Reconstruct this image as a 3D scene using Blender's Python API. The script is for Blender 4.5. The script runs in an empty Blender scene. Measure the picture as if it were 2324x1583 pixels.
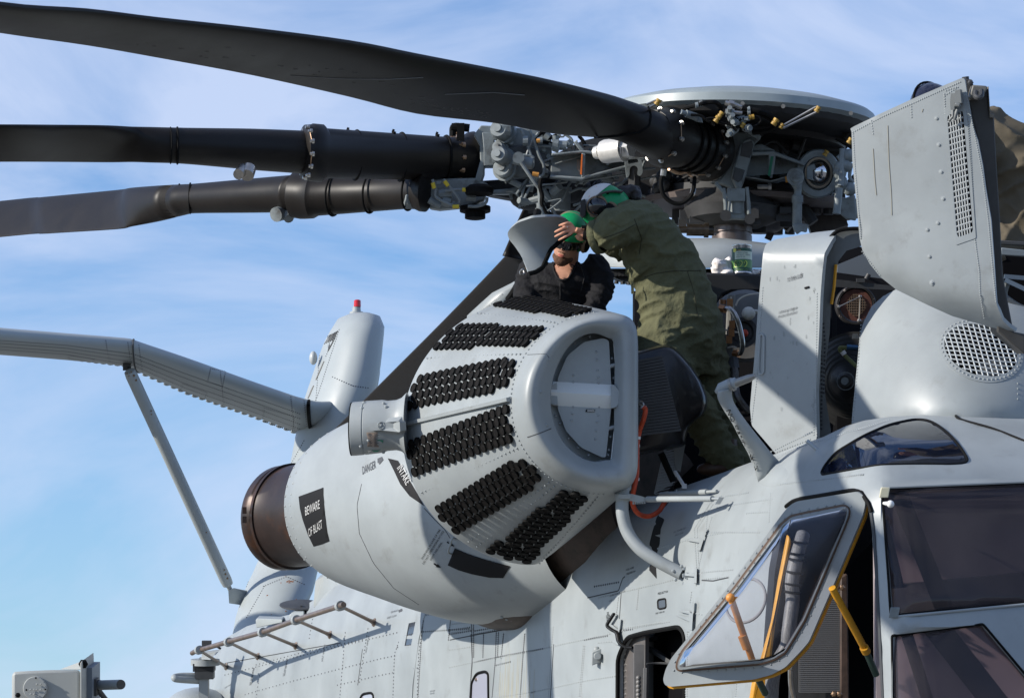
import bpy, math, random
import numpy as np
from mathutils import Vector, Matrix
from mathutils.geometry import delaunay_2d_cdt
random.seed(7)
SC = bpy.context.scene
COL = SC.collection
# ------------------------------------------------------------ camera, sky, sun, exposure
FOC = 8268.0                      # focal length in units of a 2324 wide picture
PITCH = math.radians(8.5)
CAM = np.array((0.0, 0.0, 1.7))
cd = bpy.data.cameras.new('camera'); cam = bpy.data.objects.new('camera', cd); COL.objects.link(cam)
cam.location = CAM; cam.rotation_euler = (math.pi/2 + PITCH, 0, 0)
cd.sensor_width = 36.0; cd.lens = 36.0*FOC/2324.0; cd.clip_start = 0.5; cd.clip_end = 6000
SC.camera = cam
SUN_AZ = Vector((-0.96, -0.28)).normalized(); SUN_EL = math.radians(23.8)
world = bpy.data.worlds.new('World'); SC.world = world; world.use_nodes = True
wn = world.node_tree; wn.nodes.clear()
def wnode(t, **k):
    n = wn.nodes.new(t)
    for a, b in k.items(): setattr(n, a, b)
    return n
wo = wnode('ShaderNodeOutputWorld'); wb = wnode('ShaderNodeBackground')
sky = wnode('ShaderNodeTexSky'); sky.sky_type = 'NISHITA'; sky.sun_disc = False
sky.sun_elevation = SUN_EL; sky.sun_rotation = math.atan2(SUN_AZ.x, SUN_AZ.y)
sky.air_density = 1.0; sky.dust_density = 0.2; sky.ozone_density = 2.6
tint = wnode('ShaderNodeMix', data_type='RGBA', blend_type='MULTIPLY'); tint.inputs['Factor'].default_value = 1
tint.inputs['B'].default_value = (1.02, 1.26, 1.62, 1)
wn.links.new(sky.outputs[0], tint.inputs['A'])
tc = wnode('ShaderNodeTexCoord'); mp = wnode('ShaderNodeMapping'); mp.inputs['Scale'].default_value = (4.0, 4.0, 9.5)
mp.inputs['Rotation'].default_value = (0.0, 0.25, 0.0); mp.inputs['Location'].default_value = (0.95, 0.1, 0.62)
wn.links.new(tc.outputs['Generated'], mp.inputs[0])
n1 = wnode('ShaderNodeTexNoise'); n1.inputs['Scale'].default_value = 1.6; n1.inputs['Detail'].default_value = 7; n1.inputs['Roughness'].default_value = 0.55
n1.inputs['Distortion'].default_value = 0.6
wn.links.new(mp.outputs[0], n1.inputs['Vector'])
cr_ = wnode('ShaderNodeMapRange'); cr_.inputs['From Min'].default_value = 0.42; cr_.inputs['From Max'].default_value = 0.64
cr_.inputs['To Max'].default_value = 0.80; cr_.inputs['To Min'].default_value = 0.03
wn.links.new(n1.outputs[0], cr_.inputs['Value'])
cm = wnode('ShaderNodeMix', data_type='RGBA'); cm.inputs['B'].default_value = (6.3, 7.3, 9.6, 1)
wn.links.new(cr_.outputs[0], cm.inputs['Factor']); wn.links.new(tint.outputs['Result'], cm.inputs['A'])
wn.links.new(cm.outputs['Result'], wb.inputs['Color']); wb.inputs['Strength'].default_value = 0.095
wn.links.new(wb.outputs[0], wo.inputs[0])
sd = bpy.data.lights.new('sun', 'SUN'); sun = bpy.data.objects.new('sun', sd); COL.objects.link(sun)
sd.energy = 5.4; sd.angle = math.radians(0.53); sd.color = (1.0, 0.94, 0.85)
sdir = Vector((SUN_AZ.x*math.cos(SUN_EL), SUN_AZ.y*math.cos(SUN_EL), math.sin(SUN_EL))).normalized()
sun.rotation_euler = sdir.to_track_quat('Z', 'Y').to_euler(); sun.location = sdir*60
SC.view_settings.view_transform = 'Standard'; SC.view_settings.look = 'None'
SC.view_settings.exposure = 0.12; SC.view_settings.gamma = 1.0; SC.view_settings.use_curve_mapping = False
# ------------------------------------------------------------ geometry helpers
FW = np.array((0, math.cos(PITCH), math.sin(PITCH))); UP = np.array((0, -math.sin(PITCH), math.cos(PITCH))); RT = np.array((1.0, 0, 0))
def S(x, y, d):
    return CAM + RT*((x-1162.0)/FOC*d) + UP*((791.5-y)/FOC*d) + FW*d
KR = {1: (0, 0, .3585), 2: (681, 198.6, .3662), 3: (1305, 170.2, .3404), 4: (1872.4, 141.9, .3764), 5: (0, 652.5, .3418),
      6: (737.6, 652.5, .3418), 7: (1361.8, 652.5, .3405), 8: (1702.2, 907.8, .4265), 9: (0, 1134.8, .3174), 10: (510.7, 1021.3, .3548),
      11: (1021.3, 1078, .3189), 12: (1078, 385.8, .2761), 13: (1049.7, 255.3, .1953), 14: (1418.5, 198.6, .2330),
      15: (2042.6, 158.9, .2580), 16: (2071, 652.5, .1613), 17: (1475.2, 1078, .3190), 18: (0, 1475.2, .2197)}
def k2(k, pts):
    a, b, s = KR[k]
    return [(a+p[0]*s, b+p[1]*s) + tuple(p[2:]) for p in pts]
def Q(k, x, y, d):
    a, b, s = KR[k]; return S(a+x*s, b+y*s, d)
def QS(k, pts, d=None): return [Q(k, p[0], p[1], p[2] if d is None else d) for p in pts]
def SS(pts, d=None): return [S(p[0], p[1], p[2] if d is None else d) for p in pts]
def nz(v):
    v = np.asarray(v, float); l = np.linalg.norm(v); return v/l if l > 1e-12 else v
def tocam(p, h): return p + nz(CAM-p)*h
def cr(pts, n=8, closed=False):
    P = [np.asarray(p, float) for p in pts]; out = []; m = len(P)
    rng = range(m) if closed else range(m-1)
    for i in rng:
        p0 = P[(i-1) % m] if closed or i > 0 else 2*P[0]-P[1]
        p1 = P[i]; p2 = P[(i+1) % m]
        p3 = P[(i+2) % m] if closed or i+2 < m else 2*P[-1]-P[-2]
        for j in range(n):
            t = j/n
            out.append(0.5*((2*p1)+(-p0+p2)*t+(2*p0-5*p1+4*p2-p3)*t*t+(-p0+3*p1-3*p2+p3)*t**3))
    if not closed: out.append(P[-1])
    return out
def rpoly(pts, r, seg=5):
    P = [np.asarray(p, float) for p in pts]; out = []; m = len(P)
    rr = r if hasattr(r, '__len__') else [r]*m
    for i in range(m):
        a, b, c = P[i-1], P[i], P[(i+1) % m]
        la, lc = np.linalg.norm(a-b), np.linalg.norm(c-b); q = min(rr[i], la*.48, lc*.48)
        if q <= 0: out.append(b); continue
        s, e = b+(a-b)/la*q, b+(c-b)/lc*q
        for j in range(seg+1):
            t = j/seg; out.append((1-t)**2*s+2*t*(1-t)*b+t*t*e)
    return out
def resample(pts, n, closed=True):
    P = [np.asarray(p, float) for p in pts]
    if closed: P = P+[P[0]]
    L = [0]
    for a, b in zip(P, P[1:]): L.append(L[-1]+np.linalg.norm(b-a))
    out = []; k = 0; N = n if closed else n-1
    for i in range(n):
        t = L[-1]*i/N
        while k < len(L)-2 and L[k+1] < t: k += 1
        q = (t-L[k])/max(L[k+1]-L[k], 1e-9); out.append(P[k]*(1-q)+P[k+1]*q)
    return out
def interp(x, tab):
    return float(np.interp(x, [t[0] for t in tab], [t[1] for t in tab]))
WL = {}
class G:
    def __init__(s): s.v = []; s.f = []; s.mi = []; s.m = 0
    def add(s, V, F):
        o = len(s.v); s.v += [tuple(float(c) for c in p) for p in V]; s.f += [tuple(i+o for i in f) for f in F]; s.mi += [s.m]*len(F); return s
    def loft(s, rings, closed=True, cap0=True, cap1=True):
        n = len(rings[0]); V = [p for r in rings for p in r]; F = []
        for i in range(len(rings)-1):
            for j in range(n if closed else n-1):
                k = (j+1) % n; F.append((i*n+j, i*n+k, (i+1)*n+k, (i+1)*n+j))
        if closed and cap0: F.append(tuple(range(n-1, -1, -1)))
        if closed and cap1: F.append(tuple((len(rings)-1)*n+j for j in range(n)))
        return s.add(V, F)
    def tube(s, pts, r, n=10, caps=True, flat=None):
        P = [np.asarray(p, float) for p in pts]; m = len(P); R = r if hasattr(r, '__len__') else [r]*m
        T = [nz(P[min(i+1, m-1)]-P[max(i-1, 0)]) for i in range(m)]
        up = np.array((0, 0, 1.0)) if abs(T[0][2]) < .9 else np.array((1.0, 0, 0))
        u = nz(np.cross(T[0], up)); rings = []
        for i in range(m):
            u = nz(u-T[i]*np.dot(u, T[i])); w = np.cross(T[i], u)
            k = 1.0 if flat is None else flat
            rings.append([P[i]+R[i]*(math.cos(a)*u+k*math.sin(a)*w) for a in (2*math.pi*j/n for j in range(n))])
        return s.loft(rings, True, caps, caps)
    def cyl(s, a, b, r, r2=None, n=16, caps=True): return s.tube([a, b], [r, r if r2 is None else r2], n, caps)
    def rev(s, a, ax, prof, n=24, caps=True):
        ax = nz(ax); up = np.array((0, 0, 1.0)) if abs(ax[2]) < .9 else np.array((1.0, 0, 0)); u = nz(np.cross(ax, up)); w = np.cross(ax, u)
        return s.loft([[np.asarray(a)+ax*h+r*(math.cos(t)*u+math.sin(t)*w) for t in (2*math.pi*j/n for j in range(n))] for h, r in prof], True, caps, caps)
    def box(s, c, ax, ay, az):
        c, ax, ay, az = [np.asarray(q, float) for q in (c, ax, ay, az)]
        V = [c+i*ax+j*ay+k*az for k in (-1, 1) for j in (-1, 1) for i in (-1, 1)]
        F = [(0, 2, 3, 1), (4, 5, 7, 6), (0, 1, 5, 4), (2, 6, 7, 3), (0, 4, 6, 2), (1, 3, 7, 5)]
        if np.dot(np.cross(ax, ay), az) < 0: F = [f[::-1] for f in F]
        return s.add(V, F)
    def bar(s, a, b, w, h, side=None):
        a = np.asarray(a, float); b = np.asarray(b, float); t = nz(b-a)
        sd = np.asarray(side, float) if side is not None else np.array((0, 0, 1.0)) if abs(t[2]) < .9 else np.array((1.0, 0, 0))
        u = nz(np.cross(t, sd)); v = np.cross(u, t)
        return s.box((a+b)/2, (b-a)/2, u*w/2, v*h/2)
    def plate(s, pts, off):
        P = [np.asarray(p, float) for p in pts]; n = len(P); off = np.asarray(off, float)
        V = P+[p+off for p in P]
        F = [tuple(range(n)), tuple(range(2*n-1, n-1, -1))]+[(i, i+n, (i+1) % n+n, (i+1) % n) for i in range(n)]
        return s.add(V, F)
    def torus(s, c, ax, R, r, n=24, m=8):
        ax = nz(ax); up = np.array((0, 0, 1.0)) if abs(ax[2]) < .9 else np.array((1.0, 0, 0)); u = nz(np.cross(ax, up)); w = np.cross(ax, u); c = np.asarray(c)
        rings = []
        for i in range(n+1):
            t = 2*math.pi*i/n; d = math.cos(t)*u+math.sin(t)*w
            rings.append([c+d*(R+r*math.cos(q))+ax*r*math.sin(q) for q in (2*math.pi*j/m for j in range(m))])
        return s.loft(rings, True, False, False)
    def ball(s, c, rx, ry=None, rz=None, n=16, m=10, ux=(1, 0, 0), uy=(0, 1, 0), uz=(0, 0, 1), lo=-90, hi=90):
        ry = ry or rx; rz = rz or rx; ux, uy, uz = map(lambda q: np.asarray(q, float), (ux, uy, uz)); c = np.asarray(c)
        rings = []
        for i in range(m+1):
            a = math.radians(lo+(hi-lo)*i/m)
            rings.append([c+rx*math.cos(a)*math.cos(t)*ux+ry*math.cos(a)*math.sin(t)*uy+rz*math.sin(a)*uz for t in (2*math.pi*j/n for j in range(n))])
        return s.loft(rings)
    def rivet(s, c, nrm, r, h=None):
        nrm = nz(nrm); up = np.array((0, 0, 1.0)) if abs(nrm[2]) < .9 else np.array((1.0, 0, 0)); u = nz(np.cross(nrm, up)); w = np.cross(nrm, u)
        h = h or r*.7; c = np.asarray(c)
        V = [c+r*(math.cos(t)*u+math.sin(t)*w) for t in (math.pi/3*j for j in range(6))]+[c+nrm*h*.8+r*.6*(math.cos(t)*u+math.sin(t)*w) for t in (math.pi/3*j for j in range(6))]+[c+nrm*h]
        F = [(i, (i+1) % 6, (i+1) % 6+6, i+6) for i in range(6)]+[(i+6, (i+1) % 6+6, 12) for i in range(6)]
        return s.add(V, F)
    def build(s, name, mat, parent=None, smooth=True, bevel=0.0, sub=0, label=None, kind=None, ang=38, solid=0.0):
        me = bpy.data.meshes.new(name); V = np.array(s.v, float)
        c = (V.min(0)+V.max(0))/2 if len(V) else np.zeros(3)
        me.from_pydata([tuple(p) for p in (V-c)], [], s.f); me.update()
        mats = mat if isinstance(mat, (list, tuple)) else [mat]
        for m in mats: me.materials.append(m)
        if len(mats) > 1: me.polygons.foreach_set('material_index', s.mi)
        o = bpy.data.objects.new(name, me); COL.objects.link(o); attach(o, c, parent)
        if solid:
            q = o.modifiers.new('solid', 'SOLIDIFY'); q.thickness = solid; q.offset = -1
        if bevel:
            b = o.modifiers.new('bevel', 'BEVEL'); b.width = bevel; b.segments = 2; b.limit_method = 'ANGLE'; b.angle_limit = math.radians(35)
        if sub:
            q = o.modifiers.new('sub', 'SUBSURF'); q.levels = sub; q.render_levels = sub
        if smooth:
            me.polygons.foreach_set('use_smooth', [True]*len(me.polygons))
            if not sub and ang < 180: me.set_sharp_from_angle(angle=math.radians(ang))
        if label: o['label'] = label
        if kind: o['kind'] = kind
        return o
def attach(o, c, parent):
    o.location = tuple(c); WL[o.name] = np.array(c, float)
    if parent is not None:
        o.parent = parent; o.matrix_parent_inverse = Matrix.Translation(-Vector(WL[parent.name]))
def thing(name, loc, label, cat, group=None):
    o = bpy.data.objects.new(name, None); COL.objects.link(o); attach(o, loc, None); o['label'] = label; o['category'] = cat
    o.empty_display_size = 0.3
    if group: o['group'] = group
    return o
def pip(x, y, P):
    c = False; n = len(P); j = n-1
    for i in range(n):
        xi, yi = P[i][0], P[i][1]; xj, yj = P[j][0], P[j][1]
        if (yi > y) != (yj > y) and x < (xj-xi)*(y-yi)/(yj-yi)+xi: c = not c
        j = i
    return c
def pip_np(X, Y, P):
    c = np.zeros(X.shape, bool); n = len(P); j = n-1
    for i in range(n):
        xi, yi = P[i][0], P[i][1]; xj, yj = P[j][0], P[j][1]
        if yi != yj:
            c ^= ((yi > Y) != (yj > Y)) & (X < (xj-xi)*(Y-yi)/(yj-yi)+xi)
        j = i
    return c
def sheet(g, outer, holes, surf, step=25, th=0.0, back=True, shell=None):
    """curved plate whose outline and openings are given as loops, lifted onto surf(x, y)"""
    V2 = []; E = []
    for lp in [outer]+list(holes):
        o = len(V2); n = len(lp); V2 += [Vector((p[0], p[1])) for p in lp]; E += [(o+i, o+(i+1) % n) for i in range(n)]
    if step:
        xs = [p[0] for p in outer]; ys = [p[1] for p in outer]; B = np.array([(v.x, v.y) for v in V2])
        gx, gy = np.meshgrid(np.arange(min(xs)+step/2, max(xs), step), np.arange(min(ys)+step/2, max(ys), step)); gx = gx.ravel(); gy = gy.ravel()
        ok = pip_np(gx, gy, outer)
        for h in holes: ok &= ~pip_np(gx, gy, h)
        for x, y in zip(gx[ok], gy[ok]):
            if np.min((B[:, 0]-x)**2+(B[:, 1]-y)**2) > (step*.35)**2: V2.append(Vector((float(x), float(y))))
    vo, eo, fo, _, _, _ = delaunay_2d_cdt(V2, E, [], 0, 1e-4)
    cx = np.array([sum(vo[i].x for i in f)/len(f) for f in fo]); cy = np.array([sum(vo[i].y for i in f)/len(f) for f in fo])
    ok = pip_np(cx, cy, outer)
    for h in holes: ok &= ~pip_np(cx, cy, h)
    F = [tuple(f) for f, k in zip(fo, ok) if k]
    P = [surf(v.x, v.y) for v in vo]
    F2 = []
    for f in F:
        a, b, c = P[f[0]], P[f[1]], P[f[2]]
        F2.append(f if np.dot(np.cross(b-a, c-a), CAM-a) > 0 else f[::-1])
    g.add(P, F2)
    if th:
        N = [np.zeros(3) for _ in P]
        for f in F2:
            nn = np.cross(P[f[1]]-P[f[0]], P[f[2]]-P[f[0]])
            for i in f: N[i] = N[i]+nn
        B = [p-nz(q)*th for p, q in zip(P, N)]
        if back: g.add(B, [f[::-1] for f in F2])
        cnt = {}
        for f in F2:
            for i in range(3):
                e = (f[i], f[(i+1) % 3]); cnt[e] = 1
        bd = [e for e in cnt if (e[1], e[0]) not in cnt]
        VV = []; FF = []
        for a, b in bd:
            o = len(VV); VV += [P[a], P[b], B[b], B[a]]; FF.append((o+3, o+2, o+1, o))
        g.add(VV, FF)
    return g
def text_mesh(g, txt, fmap, size=1.0, step=None):
    cu = bpy.data.curves.new('lettering', 'FONT'); cu.body = txt; cu.size = size; cu.resolution_u = 2
    o = bpy.data.objects.new('lettering', cu); COL.objects.link(o)
    dg = bpy.context.evaluated_depsgraph_get(); dg.update(); me = o.evaluated_get(dg).to_mesh()
    V = [tuple(v.co) for v in me.vertices]; F = [tuple(p.vertices) for p in me.polygons]
    o.evaluated_get(dg).to_mesh_clear(); bpy.data.objects.remove(o); bpy.data.curves.remove(cu)
    return g.add([fmap(v[0], v[1]) for v in V], F)
def stext(g, txt, org, u, v, surf, h=0.003):
    """lettering laid on surf: org = screen position of the baseline start, u = advance per unit, v = up per unit"""
    return text_mesh(g, txt, lambda a, b: tocam(surf(org[0]+u[0]*a+v[0]*b, org[1]+u[1]*a+v[1]*b), h))
def rivets(g, line, sp, surf, r=0.0045, jit=.0, h=None):
    L = [np.asarray(p[:2], float) for p in line]; out = []
    ln = sum(np.linalg.norm(b-a) for a, b in zip(L, L[1:])); n = max(2, int(ln/sp)+1)
    for p in resample(L, n, closed=False):
        q = surf(p[0], p[1]); nn = nz(np.cross(surf(p[0], p[1]+2)-q, surf(p[0]+2, p[1])-q))
        if np.dot(nn, CAM-q) < 0: nn = -nn
        g.rivet(q, nn, r, h)
    return g
# ------------------------------------------------------------ materials
def mat(name, col, rough=.5, metal=0.0, noise=0.0, nscale=6.0, bump=0.0, bscale=60.0, col2=None, c2lo=.5, c2hi=.7, c2scale=3.0, trans=0.0, alpha=1.0, coat=0.0, spec=.5, streak=None, ior=1.45):
    m = bpy.data.materials.new(name); m.use_nodes = True; nt = m.node_tree; b = nt.nodes['Principled BSDF']
    b.inputs['Roughness'].default_value = rough; b.inputs['Metallic'].default_value = metal; b.inputs['Specular IOR Level'].default_value = spec
    b.inputs['Coat Weight'].default_value = coat; b.inputs['IOR'].default_value = ior
    if trans: b.inputs['Transmission Weight'].default_value = trans
    if alpha < 1: b.inputs['Alpha'].default_value = alpha
    c = (*col, 1.0); b.inputs['Base Color'].default_value = c
    if noise or col2 or bump:
        g = nt.nodes.new('ShaderNodeNewGeometry')
    src = None
    if noise or col2:
        mpn = nt.nodes.new('ShaderNodeMapping'); nt.links.new(g.outputs['Position'], mpn.inputs[0])
        if streak: mpn.inputs['Scale'].default_value = streak
        n = nt.nodes.new('ShaderNodeTexNoise'); n.inputs['Scale'].default_value = nscale; n.inputs['Detail'].default_value = 8; n.inputs['Roughness'].default_value = .62
        nt.links.new(mpn.outputs[0], n.inputs['Vector'])
        r = nt.nodes.new('ShaderNodeMapRange'); r.inputs['From Min'].default_value = .3; r.inputs['From Max'].default_value = .7
        r.inputs['To Min'].default_value = 1-noise; r.inputs['To Max'].default_value = 1+noise*.6
        nt.links.new(n.outputs[0], r.inputs['Value'])
        mx = nt.nodes.new('ShaderNodeVectorMath'); mx.operation = 'SCALE'; mx.inputs[0].default_value = col; nt.links.new(r.outputs[0], mx.inputs['Scale'])
        src = mx.outputs[0]
        if col2:
            n2 = nt.nodes.new('ShaderNodeTexNoise'); n2.inputs['Scale'].default_value = c2scale; n2.inputs['Detail'].default_value = 9; n2.inputs['Roughness'].default_value = .68
            nt.links.new(mpn.outputs[0], n2.inputs['Vector'])
            r2 = nt.nodes.new('ShaderNodeMapRange'); r2.inputs['From Min'].default_value = c2lo; r2.inputs['From Max'].default_value = c2hi
            nt.links.new(n2.outputs[0], r2.inputs['Value'])
            mm = nt.nodes.new('ShaderNodeMix'); mm.data_type = 'RGBA'; mm.inputs['B'].default_value = (*col2, 1)
            nt.links.new(src, mm.inputs['A']); nt.links.new(r2.outputs[0], mm.inputs['Factor']); src = mm.outputs['Result']
        nt.links.new(src, b.inputs['Base Color'])
        rr = nt.nodes.new('ShaderNodeMapRange'); rr.inputs['To Min'].default_value = rough*.85; rr.inputs['To Max'].default_value = min(1, rough*1.2)
        nt.links.new(n.outputs[0], rr.inputs['Value']); nt.links.new(rr.outputs[0], b.inputs['Roughness'])
    if bump:
        n3 = nt.nodes.new('ShaderNodeTexNoise'); n3.inputs['Scale'].default_value = bscale; n3.inputs['Detail'].default_value = 4
        nt.links.new(g.outputs['Position'], n3.inputs['Vector'])
        bp = nt.nodes.new('ShaderNodeBump'); bp.inputs['Strength'].default_value = bump; bp.inputs['Distance'].default_value = .01
        nt.links.new(n3.outputs[0], bp.inputs['Height']); nt.links.new(bp.outputs[0], b.inputs['Normal'])
    return m
PAINT = mat('grey_paint', (.288, .314, .322), .42, noise=.18, nscale=1.7, col2=(.185, .19, .18), c2lo=.57, c2hi=.84, c2scale=5, bump=.06, bscale=3.0)
PAINT2 = mat('grey_paint_dull', (.30, .325, .33), .5, noise=.10, nscale=5, col2=(.16, .15, .13), c2lo=.64, c2hi=.74, c2scale=9, bump=.05, bscale=20)
PAINTT = mat('grey_paint_tail', (.32, .35, .355), .42, noise=.07, nscale=2, col2=(.20, .19, .15), c2lo=.71, c2hi=.74, c2scale=26)
HUBG = mat('hub_grey', (.185, .208, .212), .45, noise=.25, nscale=14, col2=(.05, .045, .04), c2lo=.55, c2hi=.75, c2scale=10)
HUBD = mat('hub_dark', (.035, .035, .036), .6, noise=.4, nscale=9)
BLADE = mat('blade_black', (.013, .0110, .0098), .42, noise=.25, nscale=5, col2=(.045, .042, .04), c2lo=.66, c2hi=.8, c2scale=30, spec=.26, bump=.04, bscale=12)
BLADEB = mat('blade_underside', (.018, .015, .013), .5, noise=.25, nscale=5, spec=.25)
BLACK = mat('black_rubber', (.005, .005, .005), .7, spec=.15)
MESH = mat('tube_mesh', (.010, .009, .0085), .75, noise=.8, nscale=60, spec=.15)
VOID = mat('dark_interior', (.004, .004, .005), .9, spec=.1)  # near-black colour stands in for the shade inside openings
DGREY = mat('dark_grey_metal', (.05, .052, .055), .5, noise=.3, nscale=10)
EXH = mat('heat_stained_exhaust', (.030, .019, .016), .40, metal=.2, noise=.35, nscale=5, col2=(.10, .036, .010), c2lo=.56, c2hi=.78, c2scale=2.2, bump=.1, bscale=14)
BROWN = mat('brown_duct', (.075, .055, .045), .55, noise=.35, nscale=10, col2=(.03, .025, .02), c2lo=.5, c2hi=.7, c2scale=14)
STEEL = mat('bare_steel', (.45, .43, .40), .3, metal=.9, noise=.2, nscale=30)
BRONZE = mat('bronze_safety_wire', (.42, .28, .18), .35, metal=.8, noise=.3, nscale=40)
RAILM = mat('worn_rail_metal', (.22, .17, .14), .38, metal=.5, noise=.35, nscale=16)
YEL = mat('yellow_paint', (.62, .29, .015), .42, noise=.2, nscale=12, col2=(.25, .10, .01), c2lo=.62, c2hi=.72, c2scale=20)
YELC = mat('yellow_clamp', (.40, .24, .04), .5, noise=.5, nscale=60)
ORANGE = mat('orange_hose', (.50, .065, .02), .5, noise=.3, nscale=30)
WHITE = mat('white_print', (.7, .7, .68), .5)
WHITES = mat('white_stencil', (.50, .50, .49), .6, noise=.2, nscale=20, col2=(.04, .04, .045), c2lo=.62, c2hi=.64, c2scale=55)
BLKP = mat('black_print', (.010, .010, .011), .7, spec=.25)
GREYP = mat('grey_print', (.075, .08, .09), .7, spec=.3)
SEAM = mat('seam_dark', (.07, .075, .08), .8, spec=.2)
RED = mat('red_lens', (.5, .01, .012), .15, coat=.5)
GREEN = mat('green_helmet', (.0, .235, .075), .38, noise=.12, nscale=20)
OLIVE = mat('olive_coverall', (.108, .108, .060), .85, noise=.22, nscale=9, bump=.7, bscale=48, spec=.2)
OLIVE2 = mat('brown_olive_cloth', (.12, .10, .07), .85, noise=.22, nscale=7, bump=.4, bscale=380, spec=.2)
SHIRT = mat('black_shirt', (.012, .012, .014), .8, noise=.2, nscale=20, bump=.5, bscale=60, spec=.25)
SKIN = mat('skin', (.55, .27, .175), .5, noise=.12, nscale=25, spec=.35)
SKIN2 = mat('skin_ruddy', (.47, .25, .17), .5, noise=.12, nscale=25, spec=.35)
HAIR = mat('dark_hair', (.012, .008, .007), .5, noise=.4, nscale=90)
BEARD = mat('reddish_beard', (.12, .055, .03), .8, noise=.5, nscale=160, bump=.5, bscale=300)
TAN = mat('tan_webbing', (.20, .14, .09), .8)
SHADES = mat('black_glasses', (.004, .004, .005), .08, coat=.6)
CANG = mat('green_label', (.015, .07, .035), .35)
CLOTHW = mat('white_rag', (.75, .70, .66), .85, bump=.4, bscale=60)
def glass(name, tint, dirt, a, rough=.02, ior=1.5):
    m = bpy.data.materials.new(name); m.use_nodes = True; nt = m.node_tree; nt.nodes.clear(); N = nt.nodes.new; L = nt.links.new
    out = N('ShaderNodeOutputMaterial'); t = N('ShaderNodeBsdfTransparent'); t.inputs[0].default_value = (*tint, 1)
    d = N('ShaderNodeBsdfDiffuse'); d.inputs[0].default_value = (*dirt, 1); gl = N('ShaderNodeBsdfGlossy'); gl.inputs['Roughness'].default_value = rough
    fr = N('ShaderNodeFresnel'); fr.inputs[0].default_value = ior
    tcn = N('ShaderNodeNewGeometry'); no = N('ShaderNodeTexNoise'); no.inputs['Scale'].default_value = 5; no.inputs['Detail'].default_value = 8; L(tcn.outputs['Position'], no.inputs['Vector'])
    mr = N('ShaderNodeMapRange'); mr.inputs['From Min'].default_value = .3; mr.inputs['From Max'].default_value = .75; mr.inputs['To Min'].default_value = a*.7; mr.inputs['To Max'].default_value = a*1.4; L(no.outputs[0], mr.inputs['Value'])
    m1 = N('ShaderNodeMixShader'); L(mr.outputs[0], m1.inputs[0]); L(t.outputs[0], m1.inputs[1]); L(d.outputs[0], m1.inputs[2])
    m2 = N('ShaderNodeMixShader'); L(fr.outputs[0], m2.inputs[0]); L(m1.outputs[0], m2.inputs[1]); L(gl.outputs[0], m2.inputs[2]); L(m2.outputs[0], out.inputs[0]); return m
GLASS_T = glass('tinted_glass', (.66, .60, .62), (.16, .135, .14), .17, ior=1.35)
GLASS_R = glass('roof_glass', (.10, .14, .26), (.02, .03, .07), .25)
GLASS_C = glass('clear_bubble', (.86, .86, .90), (.35, .36, .42), .12, ior=1.1)
# ------------------------------------------------------------ ground
APR = mat('apron_concrete', (.17, .165, .15), .85, noise=.15, nscale=.6)
g = G(); g.add([(-3000, -3000, 0), (3000, -3000, 0), (3000, 3000, 0), (-3000, 3000, 0)], [(0, 1, 2, 3)])
gr = g.build('ground', APR, smooth=False); gr['kind'] = 'structure'
# ------------------------------------------------------------ the helicopter: root and fuselage
HELI = thing('helicopter', (0.8, 21.0, 0.4), 'large grey military helicopter with folded open cowlings and seven blade black rotor', 'helicopter')
AX = np.array((-.28, .96, 0)); NX = np.array((-.96, -.28, 0)); ZU = np.array((0, 0, 1.0))
def Dside(x):
    k = (x-1162.0)/FOC; t = (k*20.42+.02)/(.28+.96*k); return 20.42-.96*t
def Dfront(x, y):
    k = (x-1162.0)/FOC; s = (k*15.0-1.52)/(.96-.28*k); return 15.05+.28*s+max(-1, (1400-y)/540.0)*.42
TOP = [(450, 1600), (470, 1510), (508, 1449), (560, 1420), (620, 1402), (656, 1394), (700, 1368), (760, 1330), (860, 1290), (1400, 1150), (1430, 1140), (1500, 1120), (1560, 1100),
       (1640, 1072), (1700, 1050), (1770, 1026), (1870, 990), (1920, 966), (1960, 954), (2020, 945), (2100, 941), (2200, 941), (2324, 945), (2440, 950)]
def fus(x, y, add=0.0):
    ds = Dside(min(x, 2300)); df = Dfront(x, y) if x > 1600 else -9
    k = .12; D = ds if df < 0 else ds if ds-df > 1 else k*math.log(math.exp((ds-16)/k)+math.exp((df-16)/k))+16
    yt = interp(x, TOP)-1; ys = 2027-1.40*FOC/ds
    w = min(1, max(0, (x-1750)/250.0)); ys = ys*(1-w)+1130*w
    bk = 1.0*(1-w)+1.3*w
    if y < ys:
        u = min(1.0, (ys-y)/max(ys-yt, 1)); D += bk*(1-math.sqrt(max(0, 1-u*u)))
    return S(x, y, D+add)
DOOR = [(1401, 1700), (1402, 1492), (1417, 1457), (1426, 1445), (1461, 1435), (1541, 1421), (1551, 1435), (1554, 1448), (1554, 1700)]
DOOR = rpoly(DOOR, 14, 3)
SWIN = rpoly([(1716, 1700), (1724, 1583), (1745, 1290), (1762, 1200), (1795, 1136), (1941, 1114), (1960, 1122), (1973, 1147), (1979, 1206), (1986, 1313), (1996, 1484), (2003, 1583), (2004, 1700)], 10, 3)
WS1 = rpoly([(2001, 1108), (2420, 1091), (2420, 1358), (2022, 1396)], 5, 3)
WS2 = rpoly([(2024, 1441), (2231, 1415), (2420, 1640), (2420, 1700), (2028, 1700)], 5, 3)
RW = [tuple(p) for p in rpoly(k2(8, [(375, 397), (392, 355), (450, 280), (600, 190), (740, 128), (880, 99), (960, 108), (1040, 160), (1110, 232), (1172, 332), (1080, 341), (860, 339), (690, 343), (560, 365)]), 22, 4)]
outer = [(452, 1700), (456, 1640), (462, 1583), (468, 1540), (484, 1495)]+[(x, y) for x, y in TOP[2:]]+[(2440, 1700)]
g = G(); sheet(g, outer, [DOOR, SWIN, WS1, WS2, RW], fus, 26, .03)
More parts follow.
